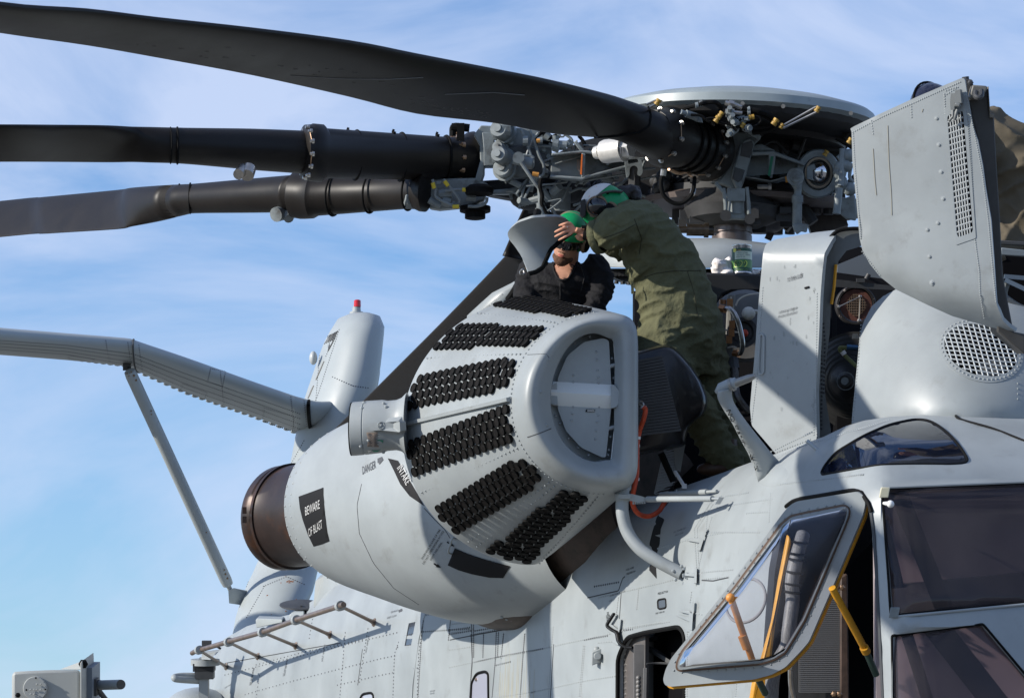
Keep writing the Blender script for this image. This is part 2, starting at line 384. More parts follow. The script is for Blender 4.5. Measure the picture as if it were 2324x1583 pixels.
g.build('fuselage_skin', PAINT, HELI, ang=50)
# rest of the body: port side, belly and cabin ends
prof = [(1.3, .9), (.9, .55), (-.9, .55), (-1.35, .9), (-1.35, 3.05), (-1.1, 3.5), (-.45, 3.72), (.2, 3.74), (.5, 3.72), (.9, 3.58), (1.15, 3.35), (1.27, 3.05)]
M0 = np.array((1.28, 20.8, 0))
def sect(t, sc=1.0, dz=0): return [M0-AX*t+NX*(n*sc)+ZU*(z*sc+(1-sc)*2.2+dz) for n, z in prof]
g = G(); g.loft([sect(2.0), sect(0), sect(-4), sect(-8.8, .97), sect(-9.6, .8), sect(-13, .45, .5)])
g.build('cabin_body', PAINT, HELI, ang=50)
g = G(); g.loft([sect(4.1, .9, -.15), sect(3.8, .93, -.1), sect(2.05, .93)], cap0=True, cap1=True)
g.build('cockpit_interior', VOID, HELI, ang=50)
# window panes
for nm, lp, mt, gap in (('windshield_pane', WS1, GLASS_T, .02), ('windshield_pane', WS2, GLASS_T, .02), ('roof_window', RW, GLASS_R, .008)):
    g = G(); sheet(g, lp, [], lambda x, y: fus(x, y, gap), 30, .006); pn = g.build(nm, mt, HELI, ang=60)
    g = G(); g.tube([fus(p[0], p[1], .002) for p in lp]+[fus(lp[0][0], lp[0][1], .002)], .006, 6); g.build('seal', BLACK, pn)
# window trim strips, corner clips
g = G()
for a, b in (((2003, 1106), (2420, 1089)), ((2030, 1399), (2420, 1361))): g.tube([tocam(fus(a[0]+(b[0]-a[0])*i/8, a[1]+(b[1]-a[1])*i/8), .004) for i in range(9)], .006, 6)
g.build('windshield_trim', PAINT2, HELI, kind='stuff')
for cx, cy in k2(8, [(716, 490), (768, 1128)]):
    g = G(); c = tocam(fus(cx, cy), .012); g.box(c, RT*.019, UP*.022+RT*.004, FW*.006); g.build('corner_clip', mat('cream_plastic', (.55, .52, .38), .5) if cy < 1200 else HUBG, HELI, bevel=.003)
g = G(); c = S(2019, 1142, 15.2); g.tube([S(2006, 1141, 15.22), S(2012, 1142, 15.19), S(2022, 1143, 15.18)], [.006, .009, .007], 10); g.ball(S(2021, 1143, 15.17), .016, n=12, m=8); g.build('wiper_knob', WHITE, HELI)
# dark beams and cables inside the cockpit, seen through the panes
g = G()
g.bar(Q(8, 770, 440, 15.75), Q(8, 1050, 1150, 15.55), .075, .02, FW); g.bar(Q(8, 970, 1180, 15.5), Q(8, 1330, 1640, 15.5), .11, .02, FW)
g.bar(Q(8, 700, 640, 15.9), Q(8, 820, 1150, 15.9), .06, .02, FW); g.bar(Q(8, 820, 1200, 15.7), Q(8, 960, 1640, 15.7), .05, .02, FW)
g.build('cockpit_beam', BLACK, HELI, kind='stuff')
g = G(); g.plate(SS([(1985, 1060, 16.15), (2500, 1040, 16.15), (2500, 1760, 16.0), (1990, 1760, 16.0)]), FW*.1); g.build('cockpit_pale_backing', mat('backing_brown', (.36, .31, .33), .7, noise=.3, nscale=3), HELI)  # added plate, its paler colour brightens the view behind the dark beams
g = G(); g.plate(SS([(2010, 1330, 15.9), (2440, 1290, 15.9), (2440, 1420, 15.7), (2010, 1420, 15.7)]), FW*.1)
g.build('instrument_shroud', DGREY, HELI)
g = G(); g.tube(cr(QS(8, [(960, 245, 15.9), (1000, 265, 15.85), (1030, 305, 15.9), (1080, 320, 15.9), (1140, 322, 15.9)]), 6), .01, 8); g.build('overhead_hose', mat('green_grey_hose', (.10, .14, .12), .6), HELI)
# rivet rows and seams on the skin
g = G()
def fr(pts, sp=7.5, r=.0042, k=None):
    r = r*1.35; rivets(g, k2(k, pts) if k else pts, sp, fus, r)
for p in ([(200, 1370), (500, 1290), (880, 1210)], [(0, 1435), (350, 1345), (740, 1250), (1100, 1165)], [(130, 1560), (430, 1475), (740, 1395), (1000, 1330), (1200, 1290)], [(720, 1500), (980, 1440), (1230, 1390)],
          [(560, 1080), (540, 1200)], [(770, 1165), (735, 1583)], [(915, 1140), (860, 1480)], [(220, 1440), (200, 1583)], [(1150, 1120), (1085, 1300), (1075, 1583)], [(1270, 1090), (1240, 1300), (1230, 1583)]): fr(p, 8, .0045, 10)
g.build('rivet_row', GREYP, HELI, smooth=False, kind='stuff')
g = G()
for p in ([(0, 1060), (150, 1040)], [(0, 1120), (160, 1095)], [(0, 1365), (290, 1300), (520, 1265), (800, 1200), (1170, 1120)], [(320, 1580), (640, 1530), (960, 1460), (1190, 1425)], [(380, 1130), (340, 1583)], [(530, 1130), (500, 1583)], [(735, 1080), (700, 1583)],
          [(950, 1215), (920, 1583)], [(960, 1215), (930, 1583)], [(1170, 1180), (1060, 1190)], [(1210, 1110), (1300, 1095)], [(1220, 1100), (1560, 1040)], [(1220, 1090), (1500, 1045)], [(1060, 870), (1440, 780), (1600, 740)], [(1480, 520), (1690, 460)], [(1820, 430), (1940, 410)],
          [(1200, 870), (1180, 1020)], [(1345, 800), (1330, 950)], [(1760, 700), (1740, 380), (1850, 200), (1930, 150)], [(1775, 700), (1760, 380), (1870, 210)], [(1720, 830), (1710, 900)], [(1730, 1100), (1700, 1110)],
          [(0, 1240), (140, 1220)], [(1690, 1110), (1690, 1583)], [(1680, 1583), (1672, 1480)]): fr(p, 5.2, .0042, 11)
for p in ([(410, 405), (780, 405)], [(370, 690), (590, 670)], [(370, 740), (560, 722)], [(480, 230), (660, 200), (870, 170)], [(540, 150), (700, 125)], [(690, 270), (850, 260)], [(410, 230), (400, 440), (350, 640), (330, 780)], [(440, 300), (380, 520)],
          [(250, 1480), (250, 1583)], [(620, 1450), (610, 1583)], [(860, 130), (850, 330)], [(310, 980), (370, 988)]): fr(p, 5.0, .004, 17)
for p in ([(140, 450), (600, 395)], [(80, 330), (260, 250), (520, 170), (740, 105)], [(60, 300), (200, 230), (330, 170)]): fr(p, 5.0, .004, 8)
g.build('rivet_row', PAINT2, HELI, smooth=False, kind='stuff')
g = G()
def seam(pts, k, r=.0032): g.tube([tocam(fus(p[0], p[1]), -.0008) for p in resample(k2(k, pts), 24, False)], r, 5)
for k, p in ((11, [(150, 1130), (160, 1340), (140, 1583)]), (11, [(0, 1170), (200, 1130), (370, 1100)]), (11, [(740, 1200), (715, 1583)]), (10, [(0, 1360), (740, 1230)]), (10, [(880, 1270), (850, 1500)]), (10, [(1100, 1260), (1200, 1240)]),
             (11, [(980, 870), (1200, 820), (1230, 730), (1245, 720)]), (11, [(1220, 830), (1200, 1120)]), (17, [(370, 745), (450, 750), (560, 725)]), (8, [(1090, 78), (1130, 105), (1290, 150), (1458, 215)])): seam(p, k)

seam([(210, 550), (240, 527), (560, 478), (600, 490), (640, 560), (662, 720), (690, 1200), (708, 1583)], 8, .009)
g.build('panel_seam', SEAM, HELI, kind='stuff')
g = G(); g.tube([tocam(fus(p[0], p[1]), .001) for p in cr(k2(8, [(1090, 78), (1125, 103), (1290, 150), (1458, 215), (1560, 250)]), 8)], .006, 6); g.build('windscreen_seal', BLACK, HELI)
# raised door-frame band with its dark window, oval windows, doorway
def fusx(x, y): return fus(x, y, -.02)
g = G(); sheet(g, [tuple(p) for p in k2(10, [(1185, 985), (1145, 1060), (1115, 1200), (1090, 1400), (1078, 1600), (1078, 1900), (1180, 1900), (1200, 1500), (1240, 1200), (1290, 1000)])], [k2(10, [(1175, 1105), (1218, 1095), (1190, 1245), (1148, 1250)])], fusx, 25, .025); g.build('frame_band', PAINT, HELI)
g = G(); sheet(g, k2(10, [(1170, 1100), (1222, 1090), (1193, 1250), (1144, 1255)]), [], lambda x, y: fus(x, y, -.006), 0, .004); g.build('cabin_window', mat('dark_pane', (.03, .035, .045), .1, spec=.7), HELI)
for k, lp in ((10, [(1575, 1700), (1575, 1600), (1580, 1480), (1610, 1425), (1665, 1412), (1685, 1430), (1687, 1600), (1687, 1700)]), (10, [(862, 1650), (868, 1575), (885, 1556), (935, 1548), (950, 1565), (952, 1650)])):
    L = rpoly(k2(k, lp), 8, 4); g = G(); sheet(g, L, [], lambda x, y: fus(x, y, -.004), 0, .004); w = g.build('oval_window', mat('window_blue_reflection', (.32, .33, .40), .12, spec=.9), HELI)
    g = G(); g.tube([fus(p[0], p[1], -.006) for p in L]+[fus(L[0][0], L[0][1], -.006)], .009, 6); g.build('rubber_seal', BLACK, w)
    g = G(); c = k2(k, [((lp[0][0]+lp[-1][0])/2-25, lp[3][1]+40)])[0]; q = fus(c[0], c[1], -.01); g.rivet(q, NX, .012, .008); g.build('stud', RAILM, w)
g = G()
for L in ([(152, 1010), (160, 1290), (140, 1583)], [(168, 1010), (170, 1290)], [(240, 1120), (235, 1290)], [(330, 1120), (325, 1300), (300, 1583)], [(345, 1120), (340, 1290)], [(382, 1130), (365, 1300)], [(533, 1130), (520, 1290), (500, 1583)], [(0, 1100), (140, 1080)], [(0, 1130), (150, 1105)], [(180, 1105), (330, 1080)], [(180, 1130), (335, 1100)], [(160, 1330), (300, 1300), (420, 1275), (660, 1232)], [(330, 1350), (430, 1325)], [(960, 1170), (1120, 1140)], [(1210, 1105), (1300, 1092)], [(1030, 790), (1200, 760)]): rivets(g, k2(11, L), 4.6, fus, .0062)
for L in ([(1125, 1300), (1112, 1583)], [(1140, 1300), (1128, 1583)], [(1160, 1250), (1250, 1230)], [(1270, 1075), (1255, 1240), (1235, 1583)], [(1160, 1080), (1300, 1050)], [(1330, 1020), (1500, 1050)], [(1450, 1020), (1430, 1210)], [(1130, 1190), (1250, 1160), (1560, 1140)]): rivets(g, k2(10, L), 4.6, fus, .0062)
g.build('dark_fastener_row', GREYP, HELI, smooth=False, kind='stuff')
STN = mat('tan_stain', (.33, .325, .27), .6, noise=.2, nscale=8, streak=(8, 8, .5)); random.seed(17)
g = G()
for i in range(22):
    x = 345+abs(random.gauss(0, 1))*75+random.uniform(0, 50); w = random.uniform(2, 9); y0 = random.uniform(1190, 1420); k_ = -.045
    sheet(g, k2(11, [(x, y0), (x+w*.4, y0-4), (x+w+(1640-y0)*k_, 1640), (x-w*.2+(1640-y0)*k_, 1640)]), [], lambda a, b: fus(a, b, -.0015-.00001*i), 0, 0)
g.build('stain_streaks', STN, HELI, smooth=False, kind='stuff')
g = G(); g.tube([fus(p[0], p[1], -.003) for p in DOOR], .012, 6)
g.build('door_seal', BLACK, HELI)
g = G(); sheet(g, k2(11, [(1195, 1900), (1205, 1330), (1250, 1200), (1290, 1165), (1390, 1140), (1385, 1900)]), [], lambda x, y: fus(x, y, .10), 0, .02); dj = g.build('door_jamb', mat('jamb_brown_grey', (.10, .09, .085), .5, noise=.2), HELI)
g = G()
for y in range(1180, 1620, 42): g.rivet(tocam(fus(*k2(11, [(1246, y)])[0], .10), .002), NX, .009)
g.build('rivet_row', STEEL, dj, kind='stuff')
g = G()
g.bar(QS(11, [(1345, 1200, 17.9)])[0], QS(11, [(1345, 1900, 17.9)])[0], .05, .04, FW); g.bar(QS(11, [(1388, 1370, 17.7)])[0], QS(11, [(1378, 1900, 17.7)])[0], .015, .04, FW)
for y in range(1440, 1620, 30): g.ball(Q(11, 1342, y, 17.84), .013, n=8, m=6)
g.build('door_track', mat('track_metal', (.20, .19, .18), .4, noise=.3), HELI, ang=60)
g = G(); g.bar(Q(11, 1420, 1230, 18.3), Q(11, 1600, 1340, 18.2), .05, .02); g.bar(Q(11, 1400, 1180, 18.6), Q(11, 1660, 1110, 18.2), .04, .02); g.tube(cr(QS(11, [(1400, 1340, 18.1), (1500, 1335, 18.1), (1640, 1345, 18.0)]), 5), .006, 6)
g.build('cabin_frame', DGREY, HELI)
# hinge brackets and small fittings on the side of the nose
def fitting(name, pts, th, m=PAINT, k=11, out=.05, parent=HELI, lab=None):
    g = G(); g.plate([tocam(fus(*p), out) for p in k2(k, pts)], FW*th); return g.build(name, m, parent, bevel=.003, label=lab)
for yo, sx in ((0, 0),):
    fitting('hinge_bracket', [(1685, 450), (1770, 446), (1800, 455), (1820, 380), (1828, 382), (1780, 535), (1760, 535), (1775, 480), (1690, 466)], .02)
    fitting('hinge_bracket', [(1620, 955), (1700, 962), (1720, 985), (1725, 900), (1735, 900), (1722, 1105), (1705, 1100), (1705, 1040), (1650, 1020), (1600, 995), (1620, 992), (1700, 1010), (1700, 985), (1640, 975)], .02)
    fitting('hinge_bracket', [(1745, 660), (1757, 660), (1755, 770), (1735, 770), (1740, 720), (1660, 715), (1650, 700), (1740, 695)], .03)
    fitting('hinge_bracket', [(1112, 1085), (1150, 1060), (1195, 1095), (1203, 1020), (1213, 1020), (1195, 1212), (1160, 1190), (1175, 1140), (1125, 1115)], .02)
g = G(); c = fus(*k2(11, [(1050, 1285)])[0]); g.box(tocam(c, .03), RT*.03+UP*.012, UP*.035, FW*.03); g.cyl(c, tocam(c, .10), .02); g.ball(tocam(fus(*k2(11, [(1045, 1240)])[0]), .03), .018, n=10, m=6)
g.build('drain_valve', PAINT2, HELI, bevel=.004)
g = G(); L = rpoly(k2(11, [(1478, 885), (1535, 875), (1540, 940), (1482, 952)]), 5, 3); sheet(g, L, [], lambda x, y: fus(x, y, -.003), 0, .003); pb = g.build('push_button_window', mat('dark_pane', (.05, .055, .065), .2), HELI)
g = G(); g.tube([fus(p[0], p[1], -.003) for p in L]+[fus(L[0][0], L[0][1], -.003)], .005, 6); g.build('seal', BLKP, pb)
g = G()
for i in range(4):
    for j in range(9): 
        if abs(i-1.5)*2.2 < j+1: sheet(g, k2(11, [(1118+i*7-(9-j), 965+j*10-i*2), (1123+i*7-(9-j), 965+j*10-i*2), (1122+i*7-(9-j), 972+j*10-i*2), (1117+i*7-(9-j), 972+j*10-i*2)]), [], lambda x, y: fus(x, y, -.003), 0, 0)
g.build('drain_louvre', BLKP, HELI, smooth=False)
for off, mt in ((0, BLACK), (6, DGREY), (12, BLACK)):
    g = G(); P = [(1163+off*.5, 985), (1140+off*.5, 1020), (1115+off*.6, 1065), (1140+off, 1095), (1180+off, 1120), (1195+off, 1180), (1240+off*.3, 1218), (1300, 1222+off*.4)]
    g.tube(cr([tocam(fus(*p), .07) for p in k2(11, P)], 6), .007, 7); g.build('cable', mt, HELI)
# printed words on the skin
def ftext(txt, k, org, u, v, m=BLKP, size=1.0, name='lettering'):
    a, b, s = KR[k]; g = G(); stext(g, txt, (a+org[0]*s, b+org[1]*s), (u[0]*s, u[1]*s), (v[0]*s, v[1]*s), fus, .003)
    return g.build(name, m, HELI, smooth=False)
ftext('PRESS BUTTON', 11, (1478, 850), (10.5, -2.6), (1, -24)); ftext('AND TURN ON', 11, (1462, 988), (9, -2), (1, -18))
ftext('FUEL HERE', 11, (1250, 680), (12, -4), (2, -20)); ftext('SOLE BELOW', 11, (1253, 708), (11, -3.5), (2, -20)); ftext('COMPARTMENT MARKING', 11, (1135, 865), (9, -3), (2, -17)); ftext('UNIT', 11, (1130, 900), (10, -3), (2, -17))
ftext('D.C. POWER 28 V', 11, (1590, 410), (11.5, -4), (3, -18), GREYP); ftext('EXCLUSIVE', 11, (1600, 432), (12, -4), (3, -16), GREYP)
for (x, y) in ((1800, 1310), (2040, 1245),): ftext('NO HAND HOLD'.replace(' ', '  '), 9, (x-10, y+12), (3.5, -15), (-15, -3.5), GREYP)
for (x, y) in ((170, 1500), (385, 1440), (625, 1350), (905, 1295)): ftext('HOLD', 10, (x, y), (2, -13.5), (-14, -2)); ftext('HAND', 10, (x+8, y-46), (2, -13.5), (-14, -2)); ftext('NO', 10, (x+16, y-88), (2, -13.5), (-14, -2))
ftext('EXHAUST', 10, (1060, 1040), (11, -3), (2, -17), GREYP); ftext('KEEP CLEAR', 10, (1035, 1078), (11.5, -3.5), (2, -17), GREYP)
g = G(); sheet(g, k2(10, [(1108, 1022), (1130, 1010), (1135, 1018), (1133, 1028), (1112, 1036)]), [], lambda x, y: fus(x, y, -.003), 0, 0); g.build('arrow_mark', GREYP, HELI, smooth=False)
ftext('BLANK STRUCT', 9, (1605, 1345), (7, -4), (1, -14), GREYP); ftext('KEEP CLEAR', 10, (1310, 1545), (6, -1), (1, -14), GREYP); ftext('WHEN OPEN', 10, (1310, 1560), (5, -1), (1, -12), GREYP); ftext('DRAIN', 11, (575, 1550), (10, -3), (2, -16), GREYP)
g = G(); sheet(g, k2(11, [(1470, 300), (1590, 40), (1600, 140), (1520, 330), (1500, 380), (1492, 480), (1470, 735), (1418, 675), (1420, 480), (1440, 400)]), [], lambda x, y: fus(x, y, -.003), 30, 0); g.build('warning_stripe', BLKP, HELI)
# ------------------------------------------------------------ ray helper: a screen position on a built surface
from mathutils.bvhtree import BVHTree
def rays(gs, dflt):
    V = []; F = []
    for g_ in gs:
        o = len(V); V += g_.v; F += [tuple(i+o for i in f) for f in g_.f]
    T = BVHTree.FromPolygons([Vector(v) for v in V], F)
    def f(x, y):
        d = nz(S(x, y, 1.0)-CAM); h = T.ray_cast(Vector(CAM), Vector(d))
        if h[0] is None:
            q = S(x, y, dflt); h = T.find_nearest(Vector(q)); return np.array(h[0]) if (Vector(q)-h[0]).length < .25 else q
        return np.array(h[0])
    return f
# ------------------------------------------------------------ engine nacelle
def nring(c, rs=None, a0=0, a1=360, n=64, k=.8, dk=.6):
    cx, cy, r, d = c; r = rs or r; m = r/FOC*d; out = []; cnt = n if a1-a0 >= 360 else n+1
    for i in range(cnt):
        t = math.radians(a0+(a1-a0)*i/n)
        out.append(S(cx-k*r*math.cos(t), cy-r*math.sin(t), d-dk*m*math.cos(t)))
    return out
NST = [(771, 1148, 158, 21.6), (815, 1146, 186, 21.45), (900, 1143, 219, 21.2), (1000, 1149, 246, 20.9), (1100, 1162, 255, 20.55), (1200, 1170, 240, 20.2), (1290, 1178, 212, 19.9), (1370, 1185, 186, 19.6)]
def cst(st, n): return [tuple(p) for p in cr(st, n)]
NG = G(); NG.loft([nring(c) for c in cst(NST, 5)], True, False, False)
nac = NG.build('engine_nacelle', PAINT, HELI, ang=180)
NS = rays([NG], 20.6)
g = G(); g.loft([nring(c, a0=-135, a1=-30, n=24) for c in cst([(1150, 1178, 244, 20.62), (1240, 1182, 243, 20.3), (1310, 1184, 214, 20.05), (1345, 1182, 190, 19.95), (1440, 1150, 150, 19.7)], 4)], False)
g.build('brown_flange', BROWN, nac, solid=.02)
g = G(); g.loft([nring(c) for c in [(1365, 1184, 178, 19.72), (1430, 1165, 168, 19.4), (1490, 1130, 130, 19.1)]]); g.build('intake_duct', BROWN, nac)
g = G(); ex = [(639, 1175, 116, 22.1), (643, 1174.5, 119, 22.08), (655, 1173, 119, 22.03), (656, 1173, 115, 22.02), (700, 1166, 117, 21.85), (757, 1156, 122, 21.65), (762, 1155, 126, 21.63), (775, 1152, 126, 21.59)]
g.loft([nring((639, 1175, 100, 22.1))]+[nring(c) for c in ex], True, True, False)
noz = g.build('exhaust_pipe', EXH, nac, ang=40)
g = G(); g.loft([nring(c) for c in [(663, 1172, 121, 22.0), (668, 1171, 121, 21.98)]]); g.loft([nring(c) for c in [(743, 1158, 124, 21.7), (747, 1157.5, 124, 21.68)]])
for t in (8, -2): q = S(650-.8*120*.99, 1174-120*math.sin(math.radians(t)), 22.0-.6*.31); g.box(q, RT*.012, UP*.02, FW*.008)
g.build('exhaust_band', EXH, noz, kind='stuff')
g = G(); g.loft([nring((640, 1175, 99, 22.09))]); g.build('exhaust_opening', VOID, noz)
g = G()
for c, rr in (((776, 1147.8, 161, 21.58), .0085), ((803, 1146.5, 179, 21.49), .0085)):
    for i, p in enumerate(nring(c, n=44)): g.rivet(p, p-S(c[0], c[1], c[3]), rr)
for c in ((1120, 1165, 253, 20.49),):
    pass
g.build('rivet_row', PAINT2, nac, kind='stuff')
g = G()
for x, y in [(1139, 1405), (1150, 1409), (1161, 1411), (1172, 1412), (1184, 1411), (1197, 1409), (1210, 1405), (1222, 1401), (1235, 1396), (1248, 1390), (1262, 1382), (1276, 1374), (1290, 1365), (1304, 1355), (1316, 1345)]:
    q = NS(x, y-6); g.rivet(q, CAM-q+ZU*-6, .011, .012)
g.build('flange_bolt', PAINT2, nac, kind='stuff')
def strip_on(surf, pts, h, m, name, par, r=.003):
    g = G(); g.tube([tocam(surf(p[0], p[1]), h) for p in resample(pts, max(6, len(pts)*5), False)], r, 5); return g.build(name, m, par)
strip_on(NS, [tuple(p) for p in k2(10, [(875, 215), (845, 350), (860, 530), (950, 720), (1080, 880), (1240, 985)])], -.001, SEAM, 'panel_seam', nac, .0028)
strip_on(NS, [tuple(p) for p in k2(10, [(1275, 370), (1340, 440), (1410, 510), (1440, 560)])], -.001, SEAM, 'panel_seam', nac, .0028)
def decal(surf, loop, name, m, par, h=.006, step=7):
    g = G(); sheet(g, loop, [], lambda x, y: tocam(surf(x, y), h), step, 0); return g.build(name, m, par, ang=180)
def ltext(surf, txt, k, org, u, v, m, par, h=.006, name='lettering'):
    a, b, s = KR[k]; g = G(); stext(g, txt, (a+org[0]*s, b+org[1]*s), (u[0]*s, u[1]*s), (v[0]*s, v[1]*s), surf, h); return g.build(name, m, par, smooth=False)
blst = decal(NS, k2(10, [(470, 295), (550, 266), (628, 237), (632, 330), (645, 460), (667, 580), (620, 600), (566, 615), (530, 540), (495, 440), (478, 370)]), 'warning_sign', BLKP, nac)
ltext(NS, 'BEWARE', 10, (512, 418), (24.5, -12.5), (-4, -78), WHITES, blst, .011); ltext(NS, 'OF BLAST', 10, (535, 555), (20.5, -14), (-9, -76), WHITES, blst, .011)
ltext(NS, 'DANGER', 10, (877, 155), (21.5, -10.5), (-2, -74), GREYP, nac)
decal(NS, k2(10, [(975, 52), (1003, 40), (1012, 60), (985, 92), (985, 78), (975, 80)]), 'arrow_mark', GREYP, nac)
sw = decal(NS, k2(10, [(1040, 50), (1105, 65), (1165, 165), (1225, 270), (1272, 355), (1180, 292), (1120, 215), (1080, 130)]), 'warning_sign', BLKP, nac)
ltext(NS, 'INTAKE', 10, (1098, 112), (17.5, 33), (48, -42), WHITES, sw, .011)
decal(NS, [(1032, 1243), (1060, 1255), (1105, 1270), (1158, 1284), (1142, 1311), (1110, 1310), (1070, 1302), (1040, 1293), (1016, 1282)], 'walkway_patch', BLKP, nac)
ltext(NS, 'WARNING IN CASE OF FIRE', 10, (1262, 698), (9.4, -15.3), (-15, -9), BLKP, nac); ltext(NS, 'DO NOT OPEN ENGINE ACCESS', 10, (1270, 730), (9, -14.6), (-15, -9), BLKP, nac)
ltext(NS, 'FIGHT FIRE HERE', 10, (1318, 705), (9.6, -15.0), (-15, -9), BLKP, nac)
decal(NS, k2(10, [(1335, 718), (1360, 732), (1358, 722), (1380, 750), (1345, 745), (1352, 740), (1334, 728)]), 'arrow_mark', BLKP, nac); decal(NS, k2(10, [(1420, 580), (1448, 600), (1445, 590), (1468, 614), (1438, 610), (1444, 604), (1418, 590)]), 'arrow_mark', BLKP, nac)
g = G(); g.tube(cr([tocam(NS(*p), h) for p, h in zip(k2(10, [(1470, 565), (1455, 562), (1440, 600), (1428, 650), (1448, 662)]), (.0, .05, .06, .05, .0))], 5), .006, 8); g.build('grab_handle', PAINT, nac)
# ------------------------------------------------------------ inlet particle separator barrel
DL = [(1440, 720), (1398, 753), (1319, 753), (1300, 766), (1276, 795), (1256, 838), (1247, 885), (1250, 935), (1264, 985), (1285, 1018), (1318, 1042), (1353, 1052), (1390, 1060)]
DLOOP = [(1396, 754)]+rpoly([(1380, 752), (1322, 752), (1278, 795), (1248, 868), (1248, 935), (1270, 1000), (1315, 1042), (1375, 1058)], 26, 4)+[(1393, 1060)]
NE = 96
def ering(cx, cy, ru, rv, d, um, n=NE):
    t0 = math.acos(max(-1, min(1, um/ru))); out = []
    for i in range(n):
        t = t0+(2*math.pi-2*t0)*i/(n-1); out.append(np.array((cx+ru*math.cos(t), cy-rv*math.sin(t))))
    a, b = out[-1], out[0]; out += [a+(b-a)*i/(NS_+1) for i in range(1, NS_+1)]; out = lsmooth(out, 16); m = d/FOC
    return [np.array((p[0], p[1], d+.30*(p[0]-cx)*m-.12*(p[1]-cy)*m)) for p in out]
NS_ = 30
def lsmooth(L, k):
    A = np.array(L)
    for _ in range(k): A = .5*A+.25*(np.roll(A, 1, 0)+np.roll(A, -1, 0))
    return [p for p in A]
dl = [np.array((p[0], p[1])) for p in resample(DLOOP, NE, False)]
dl += [dl[-1]+(dl[0]-dl[-1])*i/(NS_+1) for i in range(1, NS_+1)]; dl = lsmooth(dl, 26); NT = NE+NS_
def dring(d, sc=1.0):
    c = np.array((1335, 905)); out = []
    for p in dl:
        q = c+(p-c)*sc; out.append(np.array((q[0], q[1], d+.30*(q[0]-1340)*d/FOC-.12*(q[1]-905)*d/FOC*-1*-1)))
    return out
s5 = ering(1385, 908, 197, 194, 17.62, 58)
s7 = dring(17.64)
s6 = [np.array((p[0]*.52+q[0]*.48, p[1]*.52+q[1]*.48, (p[2]+q[2])/2-.05)) for p, q in zip(s5, s7)]
ST = [ering(1170, 990, 230, 235, 19.4, 20), ering(1222, 980, 300, 296, 18.95, 22), ering(1236, 975, 316, 302, 18.78, 26), ering(1303, 944, 264, 256, 18.25, 52), ering(1366, 916, 214, 210, 17.78, 74), s5, s6, s7]
rows = [[] for _ in range((len(ST)-1)*5+1)]
for j in range(NT):
    for i, p in enumerate(cr([r[j] for r in ST], 5)): rows[i].append(p)
EG = G(); EG.loft([[S(*p) for p in r] for r in rows], True, True, False)
eaps = EG.build('air_filter_barrel', PAINT, HELI, ang=180)
ES = rays([EG], 18.0)
rec = [dring(17.64), dring(17.70, .99), dring(17.775, .985)]
g = G(); g.loft([[S(*p) for p in r] for r in rec], True, False, True); dd = g.build('bypass_recess', PAINT, eaps, ang=35)
def DS(h=0): return lambda x, y: S(x, y, 17.72-h-.10*(y-905)*17.8/FOC)
g = G(); L = rpoly(k2(6, [(1850, 335), (1885, 350), (1900, 640), (1900, 800), (1865, 1125), (1840, 1125), (1700, 1060), (1600, 950), (1545, 800), (1545, 600), (1610, 450), (1720, 360)]), 8, 3); sheet(g, L, [], DS(.03), 30, .02); door = g.build('bypass_door', PAINT, eaps, bevel=.004)
g = G(); ribs = [[DS(h)(*p) for p in k2(6, [(xa, ya), (xb, yb)])] for (xa, ya, xb, yb, h) in ((1515, 622, 1925, 645, .030), (1505, 650, 1925, 668, .045), (1500, 692, 1928, 717, .062), (1505, 740, 1925, 768, .048), (1515, 782, 1925, 803, .030))]
g.loft([[r[0] for r in ribs]+[DS(.0)(*k2(6, [(1535, 700)])[0])], [r[1] for r in ribs]+[DS(.0)(*k2(6, [(1915, 715)])[0])]]); st = g.build('strap', mat('light_strap', (.62, .64, .63), .4), eaps, ang=20)
g = G(); sheet(g, k2(6, [(1478, 690), (1495, 655), (1540, 628), (1545, 780), (1500, 770), (1490, 720)]), [], DS(.055), 0, .05); sheet(g, k2(6, [(1900, 640), (1925, 650), (1978, 718), (1935, 790), (1900, 800)]), [], DS(.07), 0, .05); g.build('strap_flange', PAINT, st, bevel=.003, kind='stuff')
g = G()
for p in [(1648, 582), (1650, 628), (1810, 550), (1815, 595), (1817, 635), (1648, 790), (1643, 835), (1638, 882), (1820, 790), (1813, 845), (1806, 890), (1800, 948), (1795, 1003), (1805, 478), (1800, 425)]: g.rivet(DS(.03)(*k2(6, [p])[0]), CAM-S(1330, 900, 17.7), .007)
for p in [(1510, 650), (1508, 752), (1925, 680), (1930, 740), (1905, 470), (1908, 510), (1915, 600), (1900, 940), (1895, 990), (1885, 1075), (1880, 1110), (1830, 1150), (1860, 1160), (1750, 1110), (1680, 1060), (1620, 1000), (1560, 900), (1530, 850), (1520, 560), (1570, 470), (1660, 370), (1760, 325), (1840, 310)]: g.rivet(DS(.004)(*k2(6, [p])[0]), CAM-S(1330, 900, 17.7), .007)
g.build('rivet_row', PAINT, door, kind='stuff')
g = G(); g.tube([DS(.01)(*p) for p in k2(6, [(1915, 300), (1940, 640), (1972, 718), (1940, 790), (1898, 1180)])], .005, 6); g.build('sealing_bead', mat('white_bead', (.6, .62, .62), .4), door)
g = G(); sheet(g, k2(6, [(1735, 805), (1795, 808), (1790, 826), (1728, 824)]), [], DS(.034), 0, 0); dp = g.build('data_plate', BLKP, door, smooth=False)
g = G()
for i in range(3): sheet(g, k2(6, [(1742, 809+i*5), (1790, 811+i*5), (1789, 813+i*5), (1741, 811+i*5)]), [], DS(.036), 0, 0)
g.build('data_print', WHITE, dp, smooth=False, kind='stuff')
